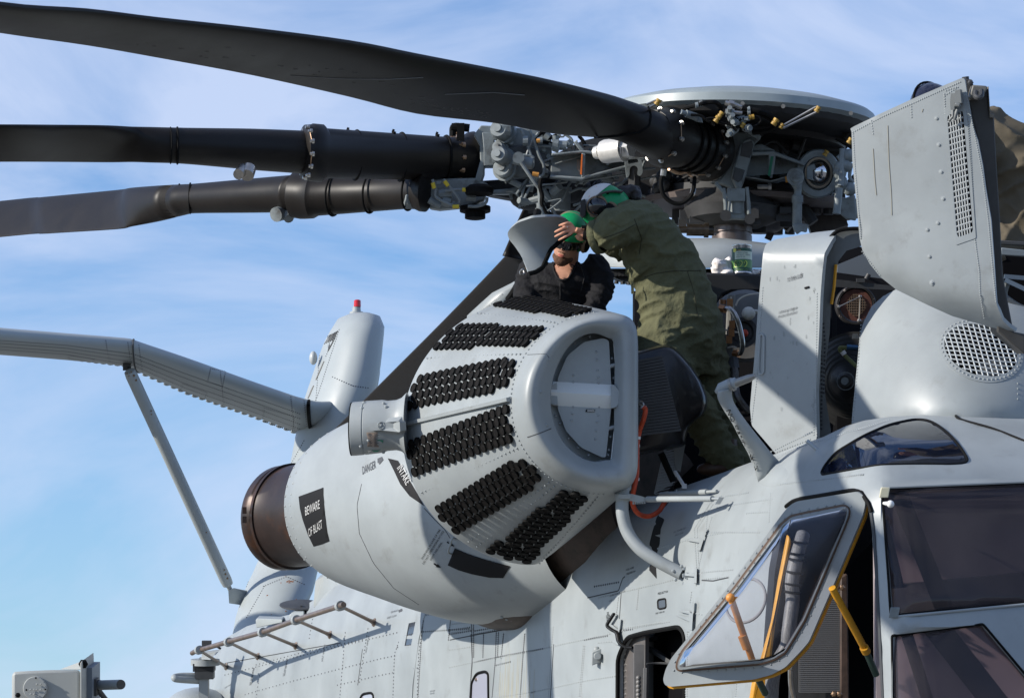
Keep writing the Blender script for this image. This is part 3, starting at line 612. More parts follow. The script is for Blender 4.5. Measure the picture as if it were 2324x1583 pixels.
for ys in (515, 925):
    g = G(); a = DS(.02)(*k2(6, [(1880, ys+10)])[0]); b = DS(.02)(*k2(6, [(1950, ys-8)])[0]); g.cyl(a, b, .010, n=8); g.build('hinge', PAINT, eaps)
# swirl tubes: six fields of them on the cone
def cone(th, s):
    a = [np.array(q[:3]) for q in (ering_c(th, 1), ering_c(th, 0))]
    return S(*(a[1]*(1-s)+a[0]*s))
def ering_c(th, k):
    cx, cy, ru, rv, d, _ = ((1236, 975, 316, 302, 18.78, 0), (1366, 916, 214, 210, 17.78, 0))[k]; t = math.radians(th); a, b = ru*math.cos(t), rv*math.sin(t); m = d/FOC
    return (cx+a, cy-b, d+.30*a*m+.12*b*m)
cb = G(); cb.rev((0, 0, 0), (0, 0, 1), [(-.012, .019), (.002, .020), (.006, .0258), (.017, .0258), (.017, .022), (.0145, .0215)], 14, False)
cb.m = 1; cb.add([(.0215*math.cos(2*math.pi*i/14), .0215*math.sin(2*math.pi*i/14), .0148) for i in range(14)], [tuple(range(14))])
tm = bpy.data.meshes.new('filter_tube'); tm.from_pydata(cb.v, [], cb.f); tm.materials.append(BLACK); tm.materials.append(MESH); tm.polygons.foreach_set('material_index', cb.mi); tm.polygons.foreach_set('use_smooth', [True]*len(tm.polygons)); tm.set_sharp_from_angle(angle=.7)
TU = []
for t0a, t1a, t0b, t1b in ((113, 96.5, 113, 94), (144, 128, 143, 125), (172.5, 156, 171, 150), (202, 184, 203, 181), (232, 215, 234, 213), (264, 244, 263, 245)):
    ncol = 16
    for i in range(ncol):
        s = .035+.93*i/(ncol-1); R = .70*(1-s)+.455*s
        lo, hi = t0a+(t0b-t0a)*s, t1a+(t1b-t1a)*s; arc = math.radians(lo-hi)*R; nr = max(3, int(arc/.0475+.35))
        for j in range(nr):
            dt = math.degrees(.0470/R); th = (lo+hi)/2+((nr-1)/2-j)*dt; ss = s+(.5 if j % 2 else 0)*.93/(ncol-1)
            TU.append((th, ss))
TU.sort(key=lambda q: q[0] > 250)
gs = G()
for i, (th, s) in enumerate(TU):
    p = cone(th, s); n_ = nz(np.cross(cone(th+.5, s)-p, cone(th, s+.01)-p))
    if np.dot(n_, p-cone(th+180, s)) < 0: n_ = -n_
    n_ = nz(n_+np.array((random.uniform(-.03, .03), 0, random.uniform(-.03, .03))))
    if i < 298:
        o = bpy.data.objects.new('filter_tube', tm); COL.objects.link(o)
        q = Vector(n_).to_track_quat('Z', 'Y'); o.rotation_mode = 'QUATERNION'; o.rotation_quaternion = q; attach(o, p, eaps)
    else:
        M = np.array(Vector(n_).to_track_quat('Z', 'Y').to_matrix()); o0 = len(gs.v); gs.v += [tuple(p+M@np.array(v)) for v in cb.v]; gs.f += [tuple(k+o0 for k in f) for f in cb.f]; gs.mi += cb.mi
if gs.v: gs.build('filter_tubes', [BLACK, MESH], eaps, kind='stuff')
g = G()
for th, ns in ((119, 22), (147.5, 24), (177, 0), (208, 26), (237, 24), (241, 22), (268, 26)):
    for i in range(ns):
        q = cone(th, -.0+1.02*i/ns); g.rivet(q, q-cone(th+180, i/ns), .0062, .006)
for th in range(96, 272, 3):
    q = cone(th, 1.03); g.rivet(q, q-cone(th+180, .9), .0055)
for p in [(1430, 690), (1485, 475), (1470, 912)]: q = ES(*k2(6, [p])[0]); g.rivet(q, CAM-q, .009)
g.build('rivet_row', PAINT, eaps, kind='stuff')
g = G()
for i in range(22):
    q = cone(180.5, .02+i/22); g.rivet(q, q-cone(0, .5), .0055)
g.build('rivet_row', PAINT, eaps, kind='stuff')
g = G(); R_ = [cone(177.6, -.03+1.06*i/10) for i in range(11)]; ax_ = nz(R_[-1]-R_[0]); up_ = nz(cone(176, .5)-cone(179, .5)); on = nz(np.cross(up_, ax_)); on = on if np.dot(on, CAM-R_[5]) > 0 else -on
g.loft([[R_[i]+up_*w*(1-.0*i)+on*h for w, h in ((-.014, -.01), (-.012, .022), (.004, .026), (.012, .004), (.013, -.01))] for i in range(11)]); g.build('stiffener_rib', PAINT, eaps, ang=25)
strip_on(ES, k2(6, [(1345, 445), (1470, 440), (1490, 470)]), -.001, SEAM, 'panel_seam', eaps, .002); strip_on(ES, k2(6, [(1500, 935), (1440, 960), (1345, 992)]), -.001, SEAM, 'panel_seam', eaps, .003)
# side port with its cap
def port(x, r): 
    y = 973-(x-800)*.09; d = 18.62-(x-800)*.0006; m = d/FOC
    return [S(x-.12*r*math.cos(t), y-r*math.sin(t), d-.98*r*m*math.cos(t)) for t in (2*math.pi*i/40 for i in range(40))]
g = G(); g.loft([port(x, r) for x, r in ((803, 50), (797, 57), (801, 61), (826, 61), (828, 59), (830, 61), (868, 60), (880, 57), (900, 57), (912, 61), (924, 72))]); pt = g.build('side_port', PAINT, eaps, ang=35)
g = G(); g.loft([port(x, r) for x, r in ((797, 60.5), (799, 60.5))]); g.build('port_gasket', BLACK, pt)
PS = rays([g_ for g_ in (G().loft([port(x, r) for x, r in ((801, 61), (868, 60), (900, 57), (940, 92))]),)], 18.35)
g = G(); sheet(g, rpoly(k2(6, [(292, 905), (340, 890), (400, 893), (495, 885), (500, 958), (370, 945), (300, 950)]), 3, 2), [], lambda x, y: tocam(PS(x, y), .03), 10, .04); br = g.build('latch_block', PAINT, pt, bevel=.003)
g = G(); c = tocam(PS(*k2(6, [(373, 913)])[0]), .032); g.torus(c, CAM-c, .017, .003); g.rivet(c, CAM-c, .008); g.build('latch_screw', PAINT, br)
pl = decal(PS, k2(6, [(275, 960), (350, 958), (358, 1058), (280, 1055)]), 'data_plate', mat('brown_label', (.30, .24, .20), .4), pt, .003, 8)
g = G()
for i in range(10):
    for x0 in (0, 44): sheet(g, k2(6, [(282+i*.4+x0, 967+i*9), (282+x0+22+(i*7) % 14, 966+i*9), (283+x0+22+(i*7) % 14, 970+i*9), (282+x0, 971+i*9)]), [], lambda x, y: tocam(PS(x, y), .005), 0, 0)
g.build('label_print', GREYP, pl, smooth=False, kind='stuff')
decal(PS, k2(6, [(312, 1080), (366, 1078), (368, 1108), (314, 1105)]), 'sticker', mat('teal_sticker', (.04, .22, .15), .5), pt, .004, 8); decal(PS, k2(6, [(282, 1078), (308, 1080), (308, 1103), (286, 1098)]), 'sticker', WHITE, pt, .004, 8)
g = G()
for p in ((260, 765), (390, 768), (405, 790), (245, 800), (238, 1052), (388, 1090), (250, 1120)): q = PS(*k2(6, [p])[0]); g.rivet(q, CAM-q+ZU*(3 if p[1] < 900 else -3), .010)
g.build('screw', PAINT, pt, kind='stuff')
# ------------------------------------------------------------ swing arm, struts, hoses between barrel and fuselage
g = G(); P = cr(QS(11, [(1235, 75, 17.75), (1228, 150, 17.72), (1226, 260, 17.7), (1262, 400, 17.68), (1350, 520, 17.64), (1480, 610, 17.6), (1650, 700, 17.56)]), 8); g.tube(P, .0315, 20); arm = g.build('swing_arm', PAINT, HELI)
g = G(); g.cyl(Q(11, 1228, 130, 17.72), Q(11, 1227, 182, 17.72), .040, n=20); g.cyl(Q(11, 1235, 66, 17.76), Q(11, 1234, 98, 17.75), .038, n=20); g.box(Q(11, 1240, 150, 17.68), RT*.03, UP*.012, FW*.02); g.build('clamp_collar', PAINT, arm, bevel=.003)
g = G(); g.plate(QS(11, [(1225, 142, 17.68), (1290, 132, 17.68), (1370, 150, 17.68), (1400, 162, 17.68), (1400, 180, 17.68), (1340, 195, 17.68), (1285, 180, 17.68), (1225, 176, 17.68)]), FW*.012)
for i in range(6): g.cyl(Q(11, 1305+i*16, 185-i, 17.69), Q(11, 1305+i*16, 206-i, 17.69), .005, n=6)
g.build('arm_bracket', PAINT, arm)
g = G(); g.cyl(Q(11, 1405, 170, 17.68), Q(11, 1868, 166, 17.2), .0145, n=14)
for x in (1412, 1432, 1456, 1470, 1838, 1855): g.rivet(Q(11, x, 163+(x*7 % 17), 17.66-(x-1412)*.001), CAM-Q(11, x, 170, 17.6), .006)
g.cyl(Q(11, 1380, 170, 17.69), Q(11, 1408, 170, 17.68), .007, n=8); g.cyl(Q(11, 1866, 166, 17.2), Q(11, 1925, 166, 17.15), .007, n=8); g.box(Q(11, 1918, 180, 17.15), RT*.012, UP*.016+RT*.01, FW*.01); g.build('support_strut', PAINT, HELI, ang=50)
g = G(); g.cyl(Q(11, 1500, 140, 18.0), Q(11, 1830, 118, 17.6), .014, n=12); g.cyl(Q(11, 1830, 118, 17.6), Q(11, 1900, 112, 17.5), .008); g.torus(Q(11, 1612, 133, 17.88), RT, .019, .004); g.build('support_strut', PAINT2, HELI, ang=50)
g = G()
for p in ((1588, 680), (1648, 646), (1606, 742), (1665, 665)): q = Q(11, p[0], p[1], 17.54); g.rivet(q, CAM-q, .009)
g.box(Q(11, 1695, 712, 17.5), RT*.028, UP*.008, FW*.02); g.cyl(Q(11, 1690, 690, 17.49), Q(11, 1692, 735, 17.49), .011); g.build('clevis', PAINT, arm, ang=40)
g = G(); g.tube(cr(QS(7, [(285, 795, 17.95), (302, 812, 17.95), (292, 870, 17.95), (262, 960, 17.98), (248, 1040, 17.96), (246, 1130, 17.94), (244, 1250, 17.92), (226, 1340, 17.9), (216, 1430, 17.92), (250, 1500, 17.95), (320, 1522, 18.0), (390, 1490, 18.05), (432, 1425, 18.1)]), 8), .0125, 12); oh = g.build('orange_hose', ORANGE, HELI)
g = G()
for y in (795, 1000, 1052, 1275): q = [(290, 795), (252, 1000), (247, 1052), (243, 1275)][(795, 1000, 1052, 1275).index(y)]; g.cyl(Q(7, q[0], q[1]-9, 17.965 if y > 900 else 18.0), Q(7, q[0]-1, q[1]+9, 17.965 if y > 900 else 18.0), .0145)
g.build('hose_band', WHITE, oh); g = G(); g.cyl(Q(7, 245, 762, 18.05), Q(7, 275, 770, 18.02), .014, n=8); g.tube(cr(QS(7, [(270, 765, 18.02), (288, 775, 18.0), (290, 795, 18.0)]), 4), .007, 8); g.build('hose_fitting', STEEL, oh)
# black scoop with its louvre behind the barrel
SCO = [(250, 430), (330, 405), (420, 384), (470, 392), (520, 430), (600, 520), (665, 620), (705, 720), (712, 780), (680, 850), (600, 910), (575, 960), (560, 1050), (400, 1080), (250, 1110), (150, 1110), (150, 430)]
g = G(); A = [np.array(p) for p in rpoly(k2(7, SCO), 10, 3)]; c = np.array((1480, 900)); 
g.loft([[S(*(c+(p-c)*s), d) for p in A] for s, d in ((.90, 18.12), (.97, 18.14), (1.0, 18.2), (1.02, 18.36))]); sc_ = g.build('oil_cooler_scoop', mat('black_plastic', (.012, .011, .011), .3, coat=.2), HELI, ang=60)
for i in range(26):
    y = 470+i*19.5; x1 = 415+i*5.0; g = G(); g.bar(Q(7, 200, y+30, 18.105), Q(7, x1, y-12, 18.105), .012, .010, FW); g.build('louvre', DGREY, sc_)
g = G(); 
for i in range(17): g.bar(Q(7, 428+i*7.5-i*.0, 1080+i*1.5, 18.6), Q(7, 362+i*7.5, 1372-i*4, 18.6), .0035, .004)
for i in range(16): g.bar(Q(7, 440-i*5, 1090+i*19, 18.595), Q(7, 560-i*5, 1065+i*19, 18.595), .005, .004)
g.build('white_mesh_guard', mat('light_guard', (.42, .46, .50), .5), HELI, kind='stuff')
g = G(); g.plate(QS(7, [(490, 1060, 18.58), (568, 1045, 18.58), (535, 1230, 18.58), (500, 1200, 18.58)]), FW*.01); g.build('guard_plate', PAINT2, HELI)
g = G(); g.cyl(Q(7, 405, 1100, 18.4), Q(7, 490, 1290, 18.4), .018, n=10); g.build('dark_strut', BLACK, HELI); g = G(); g.cyl(Q(7, 500, 1225, 18.3), Q(7, 560, 1320, 18.2), .009, n=8); g.box(Q(7, 562, 1322, 18.2), RT*.012, UP*.012, FW*.01); g.build('tow_handle', WHITE, HELI)
# ------------------------------------------------------------ tail pylon, stabiliser, far fittings
def hrow(rows):      # rows: (xl, yl, xr, yr, d, thick, flat) a tapering blade-like body seen from the side, leading edge towards the right
    pass
PY = [((505, 1640), (700, 1600), 29.6), ((520, 1440), (668, 1440), 30.2), ((545, 1340), (698, 1352), 30.7), ((580, 1255), (715, 1290), 31.0), ((640, 1100), (760, 1120), 31.3), ((672, 935), (820, 960), 31.5), ((700, 840), (846, 880), 31.6), ((727, 775), (858, 790), 31.7), ((745, 742), (862, 755), 31.75)]
rings = []
def pyring(l, r, d):
    l = np.array(l, float); r = np.array(r, float); c = (l+r)/2; h = (r-l)/2; out = []
    for i in range(28):
        t = 2*math.pi*i/28; u = math.cos(t); v = math.sin(t)
        m = d/FOC; hw = h[0]*m; cc = S(c[0]+h[0]*0, c[1], d)
        out.append(cc+np.array((.28, -.96, 0))*(.70*hw/.28)*u*(.92+.08*u)+NX*(.86*hw/.96)*v*(1+.3*u)+RT*0+ZU*(-(h[1]*m)*u))
    return out
for l, r, d in PY: rings.append((l[0], l[1], r[0], r[1], d))
ip = cr(rings, 3)
g = G(); g.loft([pyring(p[:2], p[2:4], p[4]) for p in ip]+[pyring((760, 722), (855, 730), 31.8), pyring((785, 713), (838, 718), 31.82)])
PG = g; pyl = g.build('tail_pylon', PAINTT, HELI, ang=60); PYS = rays([PG], 31.3)
g = G(); c = S(809, 706, 31.75)
g.rev(S(809, 713, 31.8), ZU, [(0, .06), (.02, .06), (.02, .038), (.06, .036), (.065, .03), (.075, .028)], 16); g.build('beacon_base', PAINT2, pyl)
g = G(); g.rev(S(811, 696, 31.8), ZU, [(0, .032), (.055, .030), (.062, .02)], 16); g.build('beacon_light', RED, pyl)
# starboard side of the rear gearbox fairing seen past the pylon
g = G(); g.ball(S(838, 822, 32.3), .10, .25, .33, 14, 10); g.build('gearbox_fairing', PAINT2, pyl)
g = G()
for (x0, y0, x1, y1, x2, y2, x3, y3) in ((768, 750, 760, 770, 722, 787, 740, 765), (720, 812, 712, 830, 690, 852, 700, 828), (692, 865, 686, 892, 668, 892, 676, 872)):
    for i in range(9):
        t = (i+.5)/9; a = (x0+(x3-x0)*t, y0+(y3-y0)*t); b = (x1+(x2-x1)*t, y1+(y2-y1)*t); g.tube([tocam(PYS(*a), .01), tocam(PYS(*b), .01)], .006, 5)
g.build('louvre', DGREY, pyl, kind='stuff')
g = G(); g.ball(S(711, 812, 31.45), .035, .05, .06); g.build('position_light', mat('light_dome', (.40, .42, .42), .4), pyl)
g = G()
for pts in ([(755, 855), (800, 875), (835, 880)], [(727, 790), (715, 930)], [(770, 748), (730, 870), (700, 960)], [(640, 1105), (600, 1220), (560, 1330)], [(598, 1330), (650, 1308), (690, 1325)], [(560, 1400), (600, 1330)], [(662, 1050), (690, 1000)]): rivets(g, pts, 5.5, PYS, .007)
g.build('rivet_row', GREYP, pyl, smooth=False, kind='stuff')
g = G(); random.seed(5)
for i in range(14):
    q = PYS(random.uniform(605, 675), random.uniform(1290, 1420)); g.rivet(q, CAM-q, random.uniform(.004, .009), .002)
for x, y in ((656, 1318), (660, 1319), (664, 1320), (652, 1320), (657, 1322)): q = PYS(x, y); g.rivet(q, CAM-q, .010, .002)
g.build('rust_spot', mat('rust', (.30, .10, .03), .8), pyl, kind='stuff')
# stabiliser: leading edge towards the camera, underside seen
STB = [(760, 905, 985, 30.9, 0), (715, 905, 990, 30.7, 0), (668, 893, 982, 30.5, 0), (560, 856, 941, 30.1, 0), (420, 806, 892, 29.6, 0), (302, 769, 840, 29.2, 0), (280, 766, 828, 29.15, 0), (150, 757, 812, 28.8, 0), (0, 745, 800, 28.4, 0), (-60, 741, 795, 28.2, 0)]
def strng(x, yt, yb, d, _, n=26):
    # top edge (front) at yt, trailing edge at yb; aerofoil, chord receding away from the camera
    m = d/FOC; out = []; chord = 1.35
    for i in range(n):
        t = 2*math.pi*i/n; u = (1-math.cos(t))/2; th = .10*math.sin(t)*(1.3-u)*(1 if u < .98 else .5)
        yy = yt+14+(yb-yt-14)*u**.85; sh = u*11
        out.append(S(x+sh, yy-(th/m)*1.0+ (0 if math.sin(t) > 0 else 0), d+chord*u*.95))
    return out
def stb_part(a, b): 
    g = G(); st = [tuple(p) for p in cr(STB[a:b], 3)]; g.loft([strng(*p) for p in st]); return g
SGs = [stb_part(0, 3), stb_part(2, 6), stb_part(5, 10)]
sp_ = SGs[0].build('stabiliser_root', PAINTT, HELI, ang=60); s1_ = SGs[1].build('stabiliser_inner', PAINTT, HELI, ang=60); s2_ = SGs[2].build('stabiliser_outer', PAINTT, HELI, ang=60)
SBS = rays(SGs, 30)
g = G(); g.tube(strng(700, 905, 986, 30.62, 0)+[strng(700, 905, 986, 30.62, 0)[0]], .016, 6); g.build('root_gap', BLACK, sp_)
g = G(); g.tube(strng(302, 767, 842, 29.18, 0)+[strng(302, 767, 842, 29.18, 0)[0]], .007, 5); g.build('joint_seam', SEAM, s1_)
g = G()
def lin(a, b, t): return (a[0]+(b[0]-a[0])*t, a[1]+(b[1]-a[1])*t)
for t in (.5, .62, .76, .88):
    rivets(g, [(680, 893+90*t), (560, 853+86*t), (420, 804+86*t), (304, 768+70*t), (150, 756+54*t), (0, 745+54*t)], 5, SBS, .0065)
for x in (290, 315, 500, 240, 660, 690): yt = interp(x, [(a[0], a[1]) for a in STB[::-1]]); yb = interp(x, [(a[0], a[2]) for a in STB[::-1]]); rivets(g, [(x, yt+10), (x+8, yb-4)], 5, SBS, .006)
for bx in ([(600, 925), (668, 945), (664, 978), (596, 955), (600, 925)], [(415, 870), (470, 890), (464, 905), (410, 884), (415, 870)], [(158, 806), (214, 814), (210, 822), (155, 812), (158, 806)], [(478, 836), (512, 842), (505, 876), (471, 866), (478, 836)]): rivets(g, bx, 4.5, SBS, .006)
g.build('rivet_row', GREYP, s1_, smooth=False, kind='stuff')
g = G()
for i in range(44):
    x = 690-16*i; yt = interp(x, [(a[0], a[1]) for a in STB[::-1]]); yb = interp(x, [(a[0], a[2]) for a in STB[::-1]]); dd_ = interp(x, [(a[0], a[3]) for a in STB[::-1]])
    g.ball(S(x+9, yb+1, dd_+1.26), .032, .032, .016, 8, 4)
g.build('trailing_edge_scallops', PAINTT, s1_, kind='stuff')
# bracing strut
g = G(); a = S(294, 842, 29.4); b = S(517, 1325, 30.4); g.tube([a, a+(b-a)*.02, a+(b-a)*.98, b], [.045, .050, .050, .045], 18); stt = g.build('stabiliser_strut', PAINTT, HELI, ang=50)
g = G(); g.cyl(S(289, 826, 29.6), S(296, 848, 29.45), .022, n=8); g.box(S(288, 832, 29.55), RT*.03, UP*.03, FW*.03); g.build('strut_fitting', DGREY, stt)
g = G(); g.cyl(S(515, 1322, 30.4), S(524, 1340, 30.45), .02, n=8); g.plate(SS([(518, 1338, 30.4), (530, 1334, 30.4), (560, 1340, 30.5), (566, 1350, 30.5), (548, 1372, 30.5), (520, 1368, 30.4)]), FW*.05); g.build('strut_lug', PAINTT, stt)
g = G()
for i in range(16):
    t = random.random(); q = a+(b-a)*t; g.rivet(tocam(q, .048)+RT*random.uniform(-.03, .03), CAM-q, .007, .003)
for t in (.02, .04, .95, .97): q = a+(b-a)*t; g.rivet(tocam(q, .047)-RT*.02, CAM-q, .010); g.rivet(tocam(q, .047)+RT*.02, CAM-q, .010)
g.build('rust_spot', mat('rust_spots', (.20, .12, .06), .8), stt, kind='stuff')
# ridge on the cabin roof ahead of the pylon, upright plate, antenna disc
g = G(); g.plate(SS([(712, 1366, 25.6), (716, 1316, 25.6), (733, 1308, 25.6), (733, 1300, 25.6), (800, 1296, 25.2), (860, 1340, 24.8), (860, 1380, 24.8), (712, 1380, 25.6)]), FW*.5); g.build('roof_fairing', PAINT, HELI, bevel=.02)
g = G(); g.loft([[S(684+50*math.cos(t)*s, 1374+11*math.sin(t)*s-dy, 26.0+.17*math.sin(t)*s*-1) for t in (2*math.pi*i/24 for i in range(24))] for s, dy in ((.97, 0), (1, 1), (1, 3), (.9, 5))]); g.bar(S(684, 1372, 25.9), S(684, 1392, 25.9), .012, .05, FW); g.build('disc_antenna', DGREY, HELI, ang=30)
g = G(); g.plate(SS([(657, 1394, 25.8), (667, 1387, 25.8), (690, 1386, 25.8), (690, 1405, 25.7), (656, 1404, 25.8)]), FW*.2); g.plate(SS([(580, 1406, 26.8), (583, 1402, 26.8), (640, 1404, 26.5), (640, 1412, 26.5), (582, 1424, 26.8)]), FW*.25); g.build('roof_box', PAINTT, HELI, bevel=.006, kind='stuff')
# hand rail on its struts
RA = k2(9, [(1378, 1096), (1400, 1082), (1620, 1012), (1860, 938), (2110, 852), (2400, 762)]); 
rp = [S(436, 1481, 26.9), S(441, 1478, 26.85), S(511, 1457, 26.2), S(601, 1432, 25.1), S(672, 1406, 24.2), S(780, 1371, 23.0)]
g = G(); g.tube(rp, .018, 14); rail = g.build('hand_rail', RAILM, HELI, ang=60)
for i, (t, f) in enumerate((((452, 1474, 26.7), (514, 1512)), ((519, 1456, 26.1), (586, 1489)), ((596, 1434, 25.15), (672, 1465)), ((672, 1406, 24.2), (750, 1440)), ((772, 1374, 23.1), (850, 1412)))):
    a = S(*t); b = fus(*f); g = G(); g.tube([a, a+(b-a)*.15, a+(b-a)*.85, b], [.017, .011, .012, .018], 10); s_ = g.build('rail_strut', RAILM, rail)
    g = G(); g.tube([a-(rp[5]-rp[0])*.006, a+(rp[5]-rp[0])*.006], .033, 12); g.build('rail_clamp', PAINT2, s_)
    g = G(); g.rivet(b, NX, .034, .02); g.build('foot', RAILM, s_)
# antennas on the far shoulder
g = G(); g.tube(cr(QS(18, [(2090, 265, 27.6), (1900, 262, 27.55), (1815, 272, 27.5), (1800, 282, 27.45), (1830, 295, 27.45), (1950, 305, 27.5), (2080, 312, 27.6)]), 6), .026, 12); g.box(Q(18, 2108, 290, 27.6), RT*.035, UP*.16, FW*.06); g.build('loop_antenna', PAINT2, HELI, ang=60)
g = G(); g.plate(QS(18, [(2085, 30, 27.5), (2230, 12, 27.5), (2250, 20, 27.4), (2170, 95, 27.4), (2080, 90, 27.5)]), FW*.2); g.cyl(Q(18, 2120, 90, 27.6), Q(18, 2120, 150, 27.6), .11, n=16); g.build('sensor_head', PAINT2, HELI, ang=40)
g = G(); g.box(Q(18, 2110, 168, 27.6), RT*.08, UP*.03, FW*.08); g.box(Q(18, 2115, 205, 27.6), RT*.07, UP*.06, FW*.08); g.tube(cr(QS(9, [(1480, 1035, 27.4), (1540, 1040, 27.4), (1580, 1060, 27.4)]), 4), .01, 6); g.box(Q(9, 1478, 1030, 27.4), RT*.035, UP*.03, FW*.03); g.build('sensor_mount', DGREY, HELI, kind='stuff')
g = G(); g.ball(Q(9, 1430, 1560, 28.3), .30, .9, .24, 24, 14); g.build('rear_sponson', PAINTT, HELI)
# ------------------------------------------------------------ separate housing standing off to the lower left
HB = thing('sensor_housing', S(110, 1583, 26), 'grey boxy sensor housing with round cover plate and stub tube, bottom left corner', 'sensor housing')
g = G(); g.loft([SS([(27, 1528, d), (34, 1523, d), (70, 1521, d), (118, 1519, d), (122, 1519, d), (182, 1519, d), (182, 1700, d), (27, 1700, d)]) for d in (25.6, 26.4)]); hb = g.build('housing_body', mat('housing_paint', (.33, .345, .335), .5, noise=.06, nscale=3), HB, bevel=.02)
g = G(); c = S(80, 1561, 25.58); g.cyl(c+FW*.03, c-FW*.012, .084, n=32); rc = g.build('round_cover', hb.active_material, HB, bevel=.004); rc.scale = (1, 1, 1)
g = G()
for x, y in ((380, 348), (420, 348), (316, 402), (355, 402), (378, 402), (420, 402), (316, 450), (354, 450)): g.rivet(Q(18, x, y, 25.56), -FW, .007)
g.build('cover_rivet', hb.active_material, rc, kind='stuff')
g = G()
for x, y in ((370, 282), (272, 405), (468, 400)): g.rivet(Q(18, x, y, 25.555), -FW, .008)
g.build('cover_bolt', BLKP, rc, kind='stuff')
g = G(); g.plate(SS([(182, 1517, 25.55), (182, 1505, 25.55), (186, 1498, 25.55), (187, 1510, 25.55), (187, 1700, 25.55), (180, 1700, 25.55)]), FW*.7); g.plate(SS([(136, 1518, 26.2), (184, 1500, 25.8), (184, 1519, 25.8)]), FW*.05); g.build('front_flange', hb.active_material, HB, bevel=.004, kind='stuff')
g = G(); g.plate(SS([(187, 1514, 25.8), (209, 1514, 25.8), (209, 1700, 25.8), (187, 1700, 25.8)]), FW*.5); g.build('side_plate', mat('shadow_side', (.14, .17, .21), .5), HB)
g = G(); g.box(S(214, 1557, 26), RT*.025, UP*.06, FW*.08); g.cyl(S(210, 1552, 26), S(228, 1553, 26), .042, .036, 14); g.build('bracket', DGREY, HB, ang=40)
g = G(); g.cyl(S(226, 1553.5, 26), S(274, 1552, 25.8), .0355, n=18); tb = g.build('stub_tube', PAINT2, HB, ang=40)
g = G(); g.cyl(S(272, 1552, 25.81), S(275, 1552, 25.79), .034, n=18); g.build('tube_end', DGREY, tb)
g = G(); g.cyl(S(222, 1563, 26), S(250, 1600, 26.1), .02, n=8); g.build('stay', DGREY, HB)
g = G(); q = S(110, 1690, 26.0); g.tube([np.array((q[0], q[1], q[2])), np.array((q[0], q[1], .25)), np.array((q[0], q[1], .25)), np.array((q[0], q[1], 0.0))], [.16, .2, .6, .6], 20); g.build('support_post', PAINT2, HB, ang=40)
g = G(); g.rivet(Q(18, 860, 138, 25.6), -FW, .035, .02); g.rivet(Q(18, 185, 460, 25.57), -FW, .02, .02); g.build('bolt', BLACK, HB, kind='stuff')
# ------------------------------------------------------------ main rotor: blades
def bladesec(te, le, nrm, th, n=26):
    te, le = np.asarray(te), np.asarray(le); out = []
    for i in range(n):
        t = 2*math.pi*i/n; u = (1-math.cos(t))/2              # 0 = leading edge, 1 = trailing edge
        y = 2.6*th*(.2969*math.sqrt(u)-.126*u-.3516*u*u+.2843*u**3-.1015*u**4)/.5
        out.append(le+(te-le)*u+nrm*y*(1 if i < n/2 else -1)*.9)
    return out
def blade(st, dtop, dbot, th, name='blade', par=HELI, mt=BLADE, label=None, n=26):
    """st: (x, y of upper edge, y of lower edge, d, roundness); roundness blends the aerofoil into the round root"""
    st = [tuple(p) for p in cr(st, 4)]; P = []
    for x, yt, yb, d, rd in st:
        rd = max(0, min(1, rd)); P.append((S(x, yt, d+dtop*(1-rd)), S(x, yb, d+dbot*(1-rd)), rd))
    rings = []
    for i, (a, b, rd) in enumerate(P):
        j0, j1 = max(i-1, 0), min(i+1, len(P)-1); sp = nz((P[j1][0]+P[j1][1])-(P[j0][0]+P[j0][1])); nr = nz(np.cross(sp, a-b))
        if nr[2] < 0: nr = -nr
        sec = bladesec(b, a, nr, th*(1-.0*rd), n); c = (a+b)/2; r = max(.01, float(np.dot(a-b, UP))/2); v = nz(UP-sp*np.dot(UP, sp)); w = nz(np.cross(sp, v)); 
        if np.dot(w, nr) < 0: w = -w
        cir = [c+r*(math.cos(t)*v+math.sin(t)*w) for t in (2*math.pi*i2/n for i2 in range(n))]
        rings.append([s*(1-rd)+q*rd for s, q in zip(sec, cir)])
    g = G(); g.loft(rings); o = g.build(name, mt, par, ang=180, label=label); return o, g
B1 = [(-3032, -590, -440, 10.96, 0), (-1738, -345, -235, 12.6, 0), (-742, -150, -60, 14.24, 0), (-300, -46, 26, 15.1, 0), (0, 9, 75, 15.8, 0), (197, 23, 103, 16.3, 0), (358, 42, 131, 16.7, 0), (574, 65, 171, 17.25, 0), (794, 93, 220, 17.85, 0), (945, 122, 258, 18.3, 0), (1120, 156, 279, 18.85, 0.02), (1256, 182, 304, 19.25, .12),
      (1377, 211, 316, 19.65, .35), (1430, 229, 330, 19.85, .7), (1475, 250, 352, 20.0, 1), (1500, 262, 366, 20.1, 1)]
b1, B1G = blade(B1, -.12, .42, .062, 'rotor_blade')
BS1 = rays([B1G], 18)
def ringr(c, r, d, th, k=.8, n=36, yaw=0.0, slope=0.0, side=1):
    """circle of radius r (units) whose axis lies k-foreshortened; side=+1: axis runs right and away"""
    m = d/FOC; s = math.sqrt(max(0, 1-k*k)); ax = nz(np.array((s*side, 0, 0))+RT*0+FW*k+UP*slope); v = nz(UP-ax*np.dot(UP, ax)); u = np.cross(v, ax)
    c3 = S(c[0], c[1], d); return [c3+r*m*(math.cos(t)*u+math.sin(t)*v) for t in (2*math.pi*i/n for i in range(n))], c3, u, v, ax
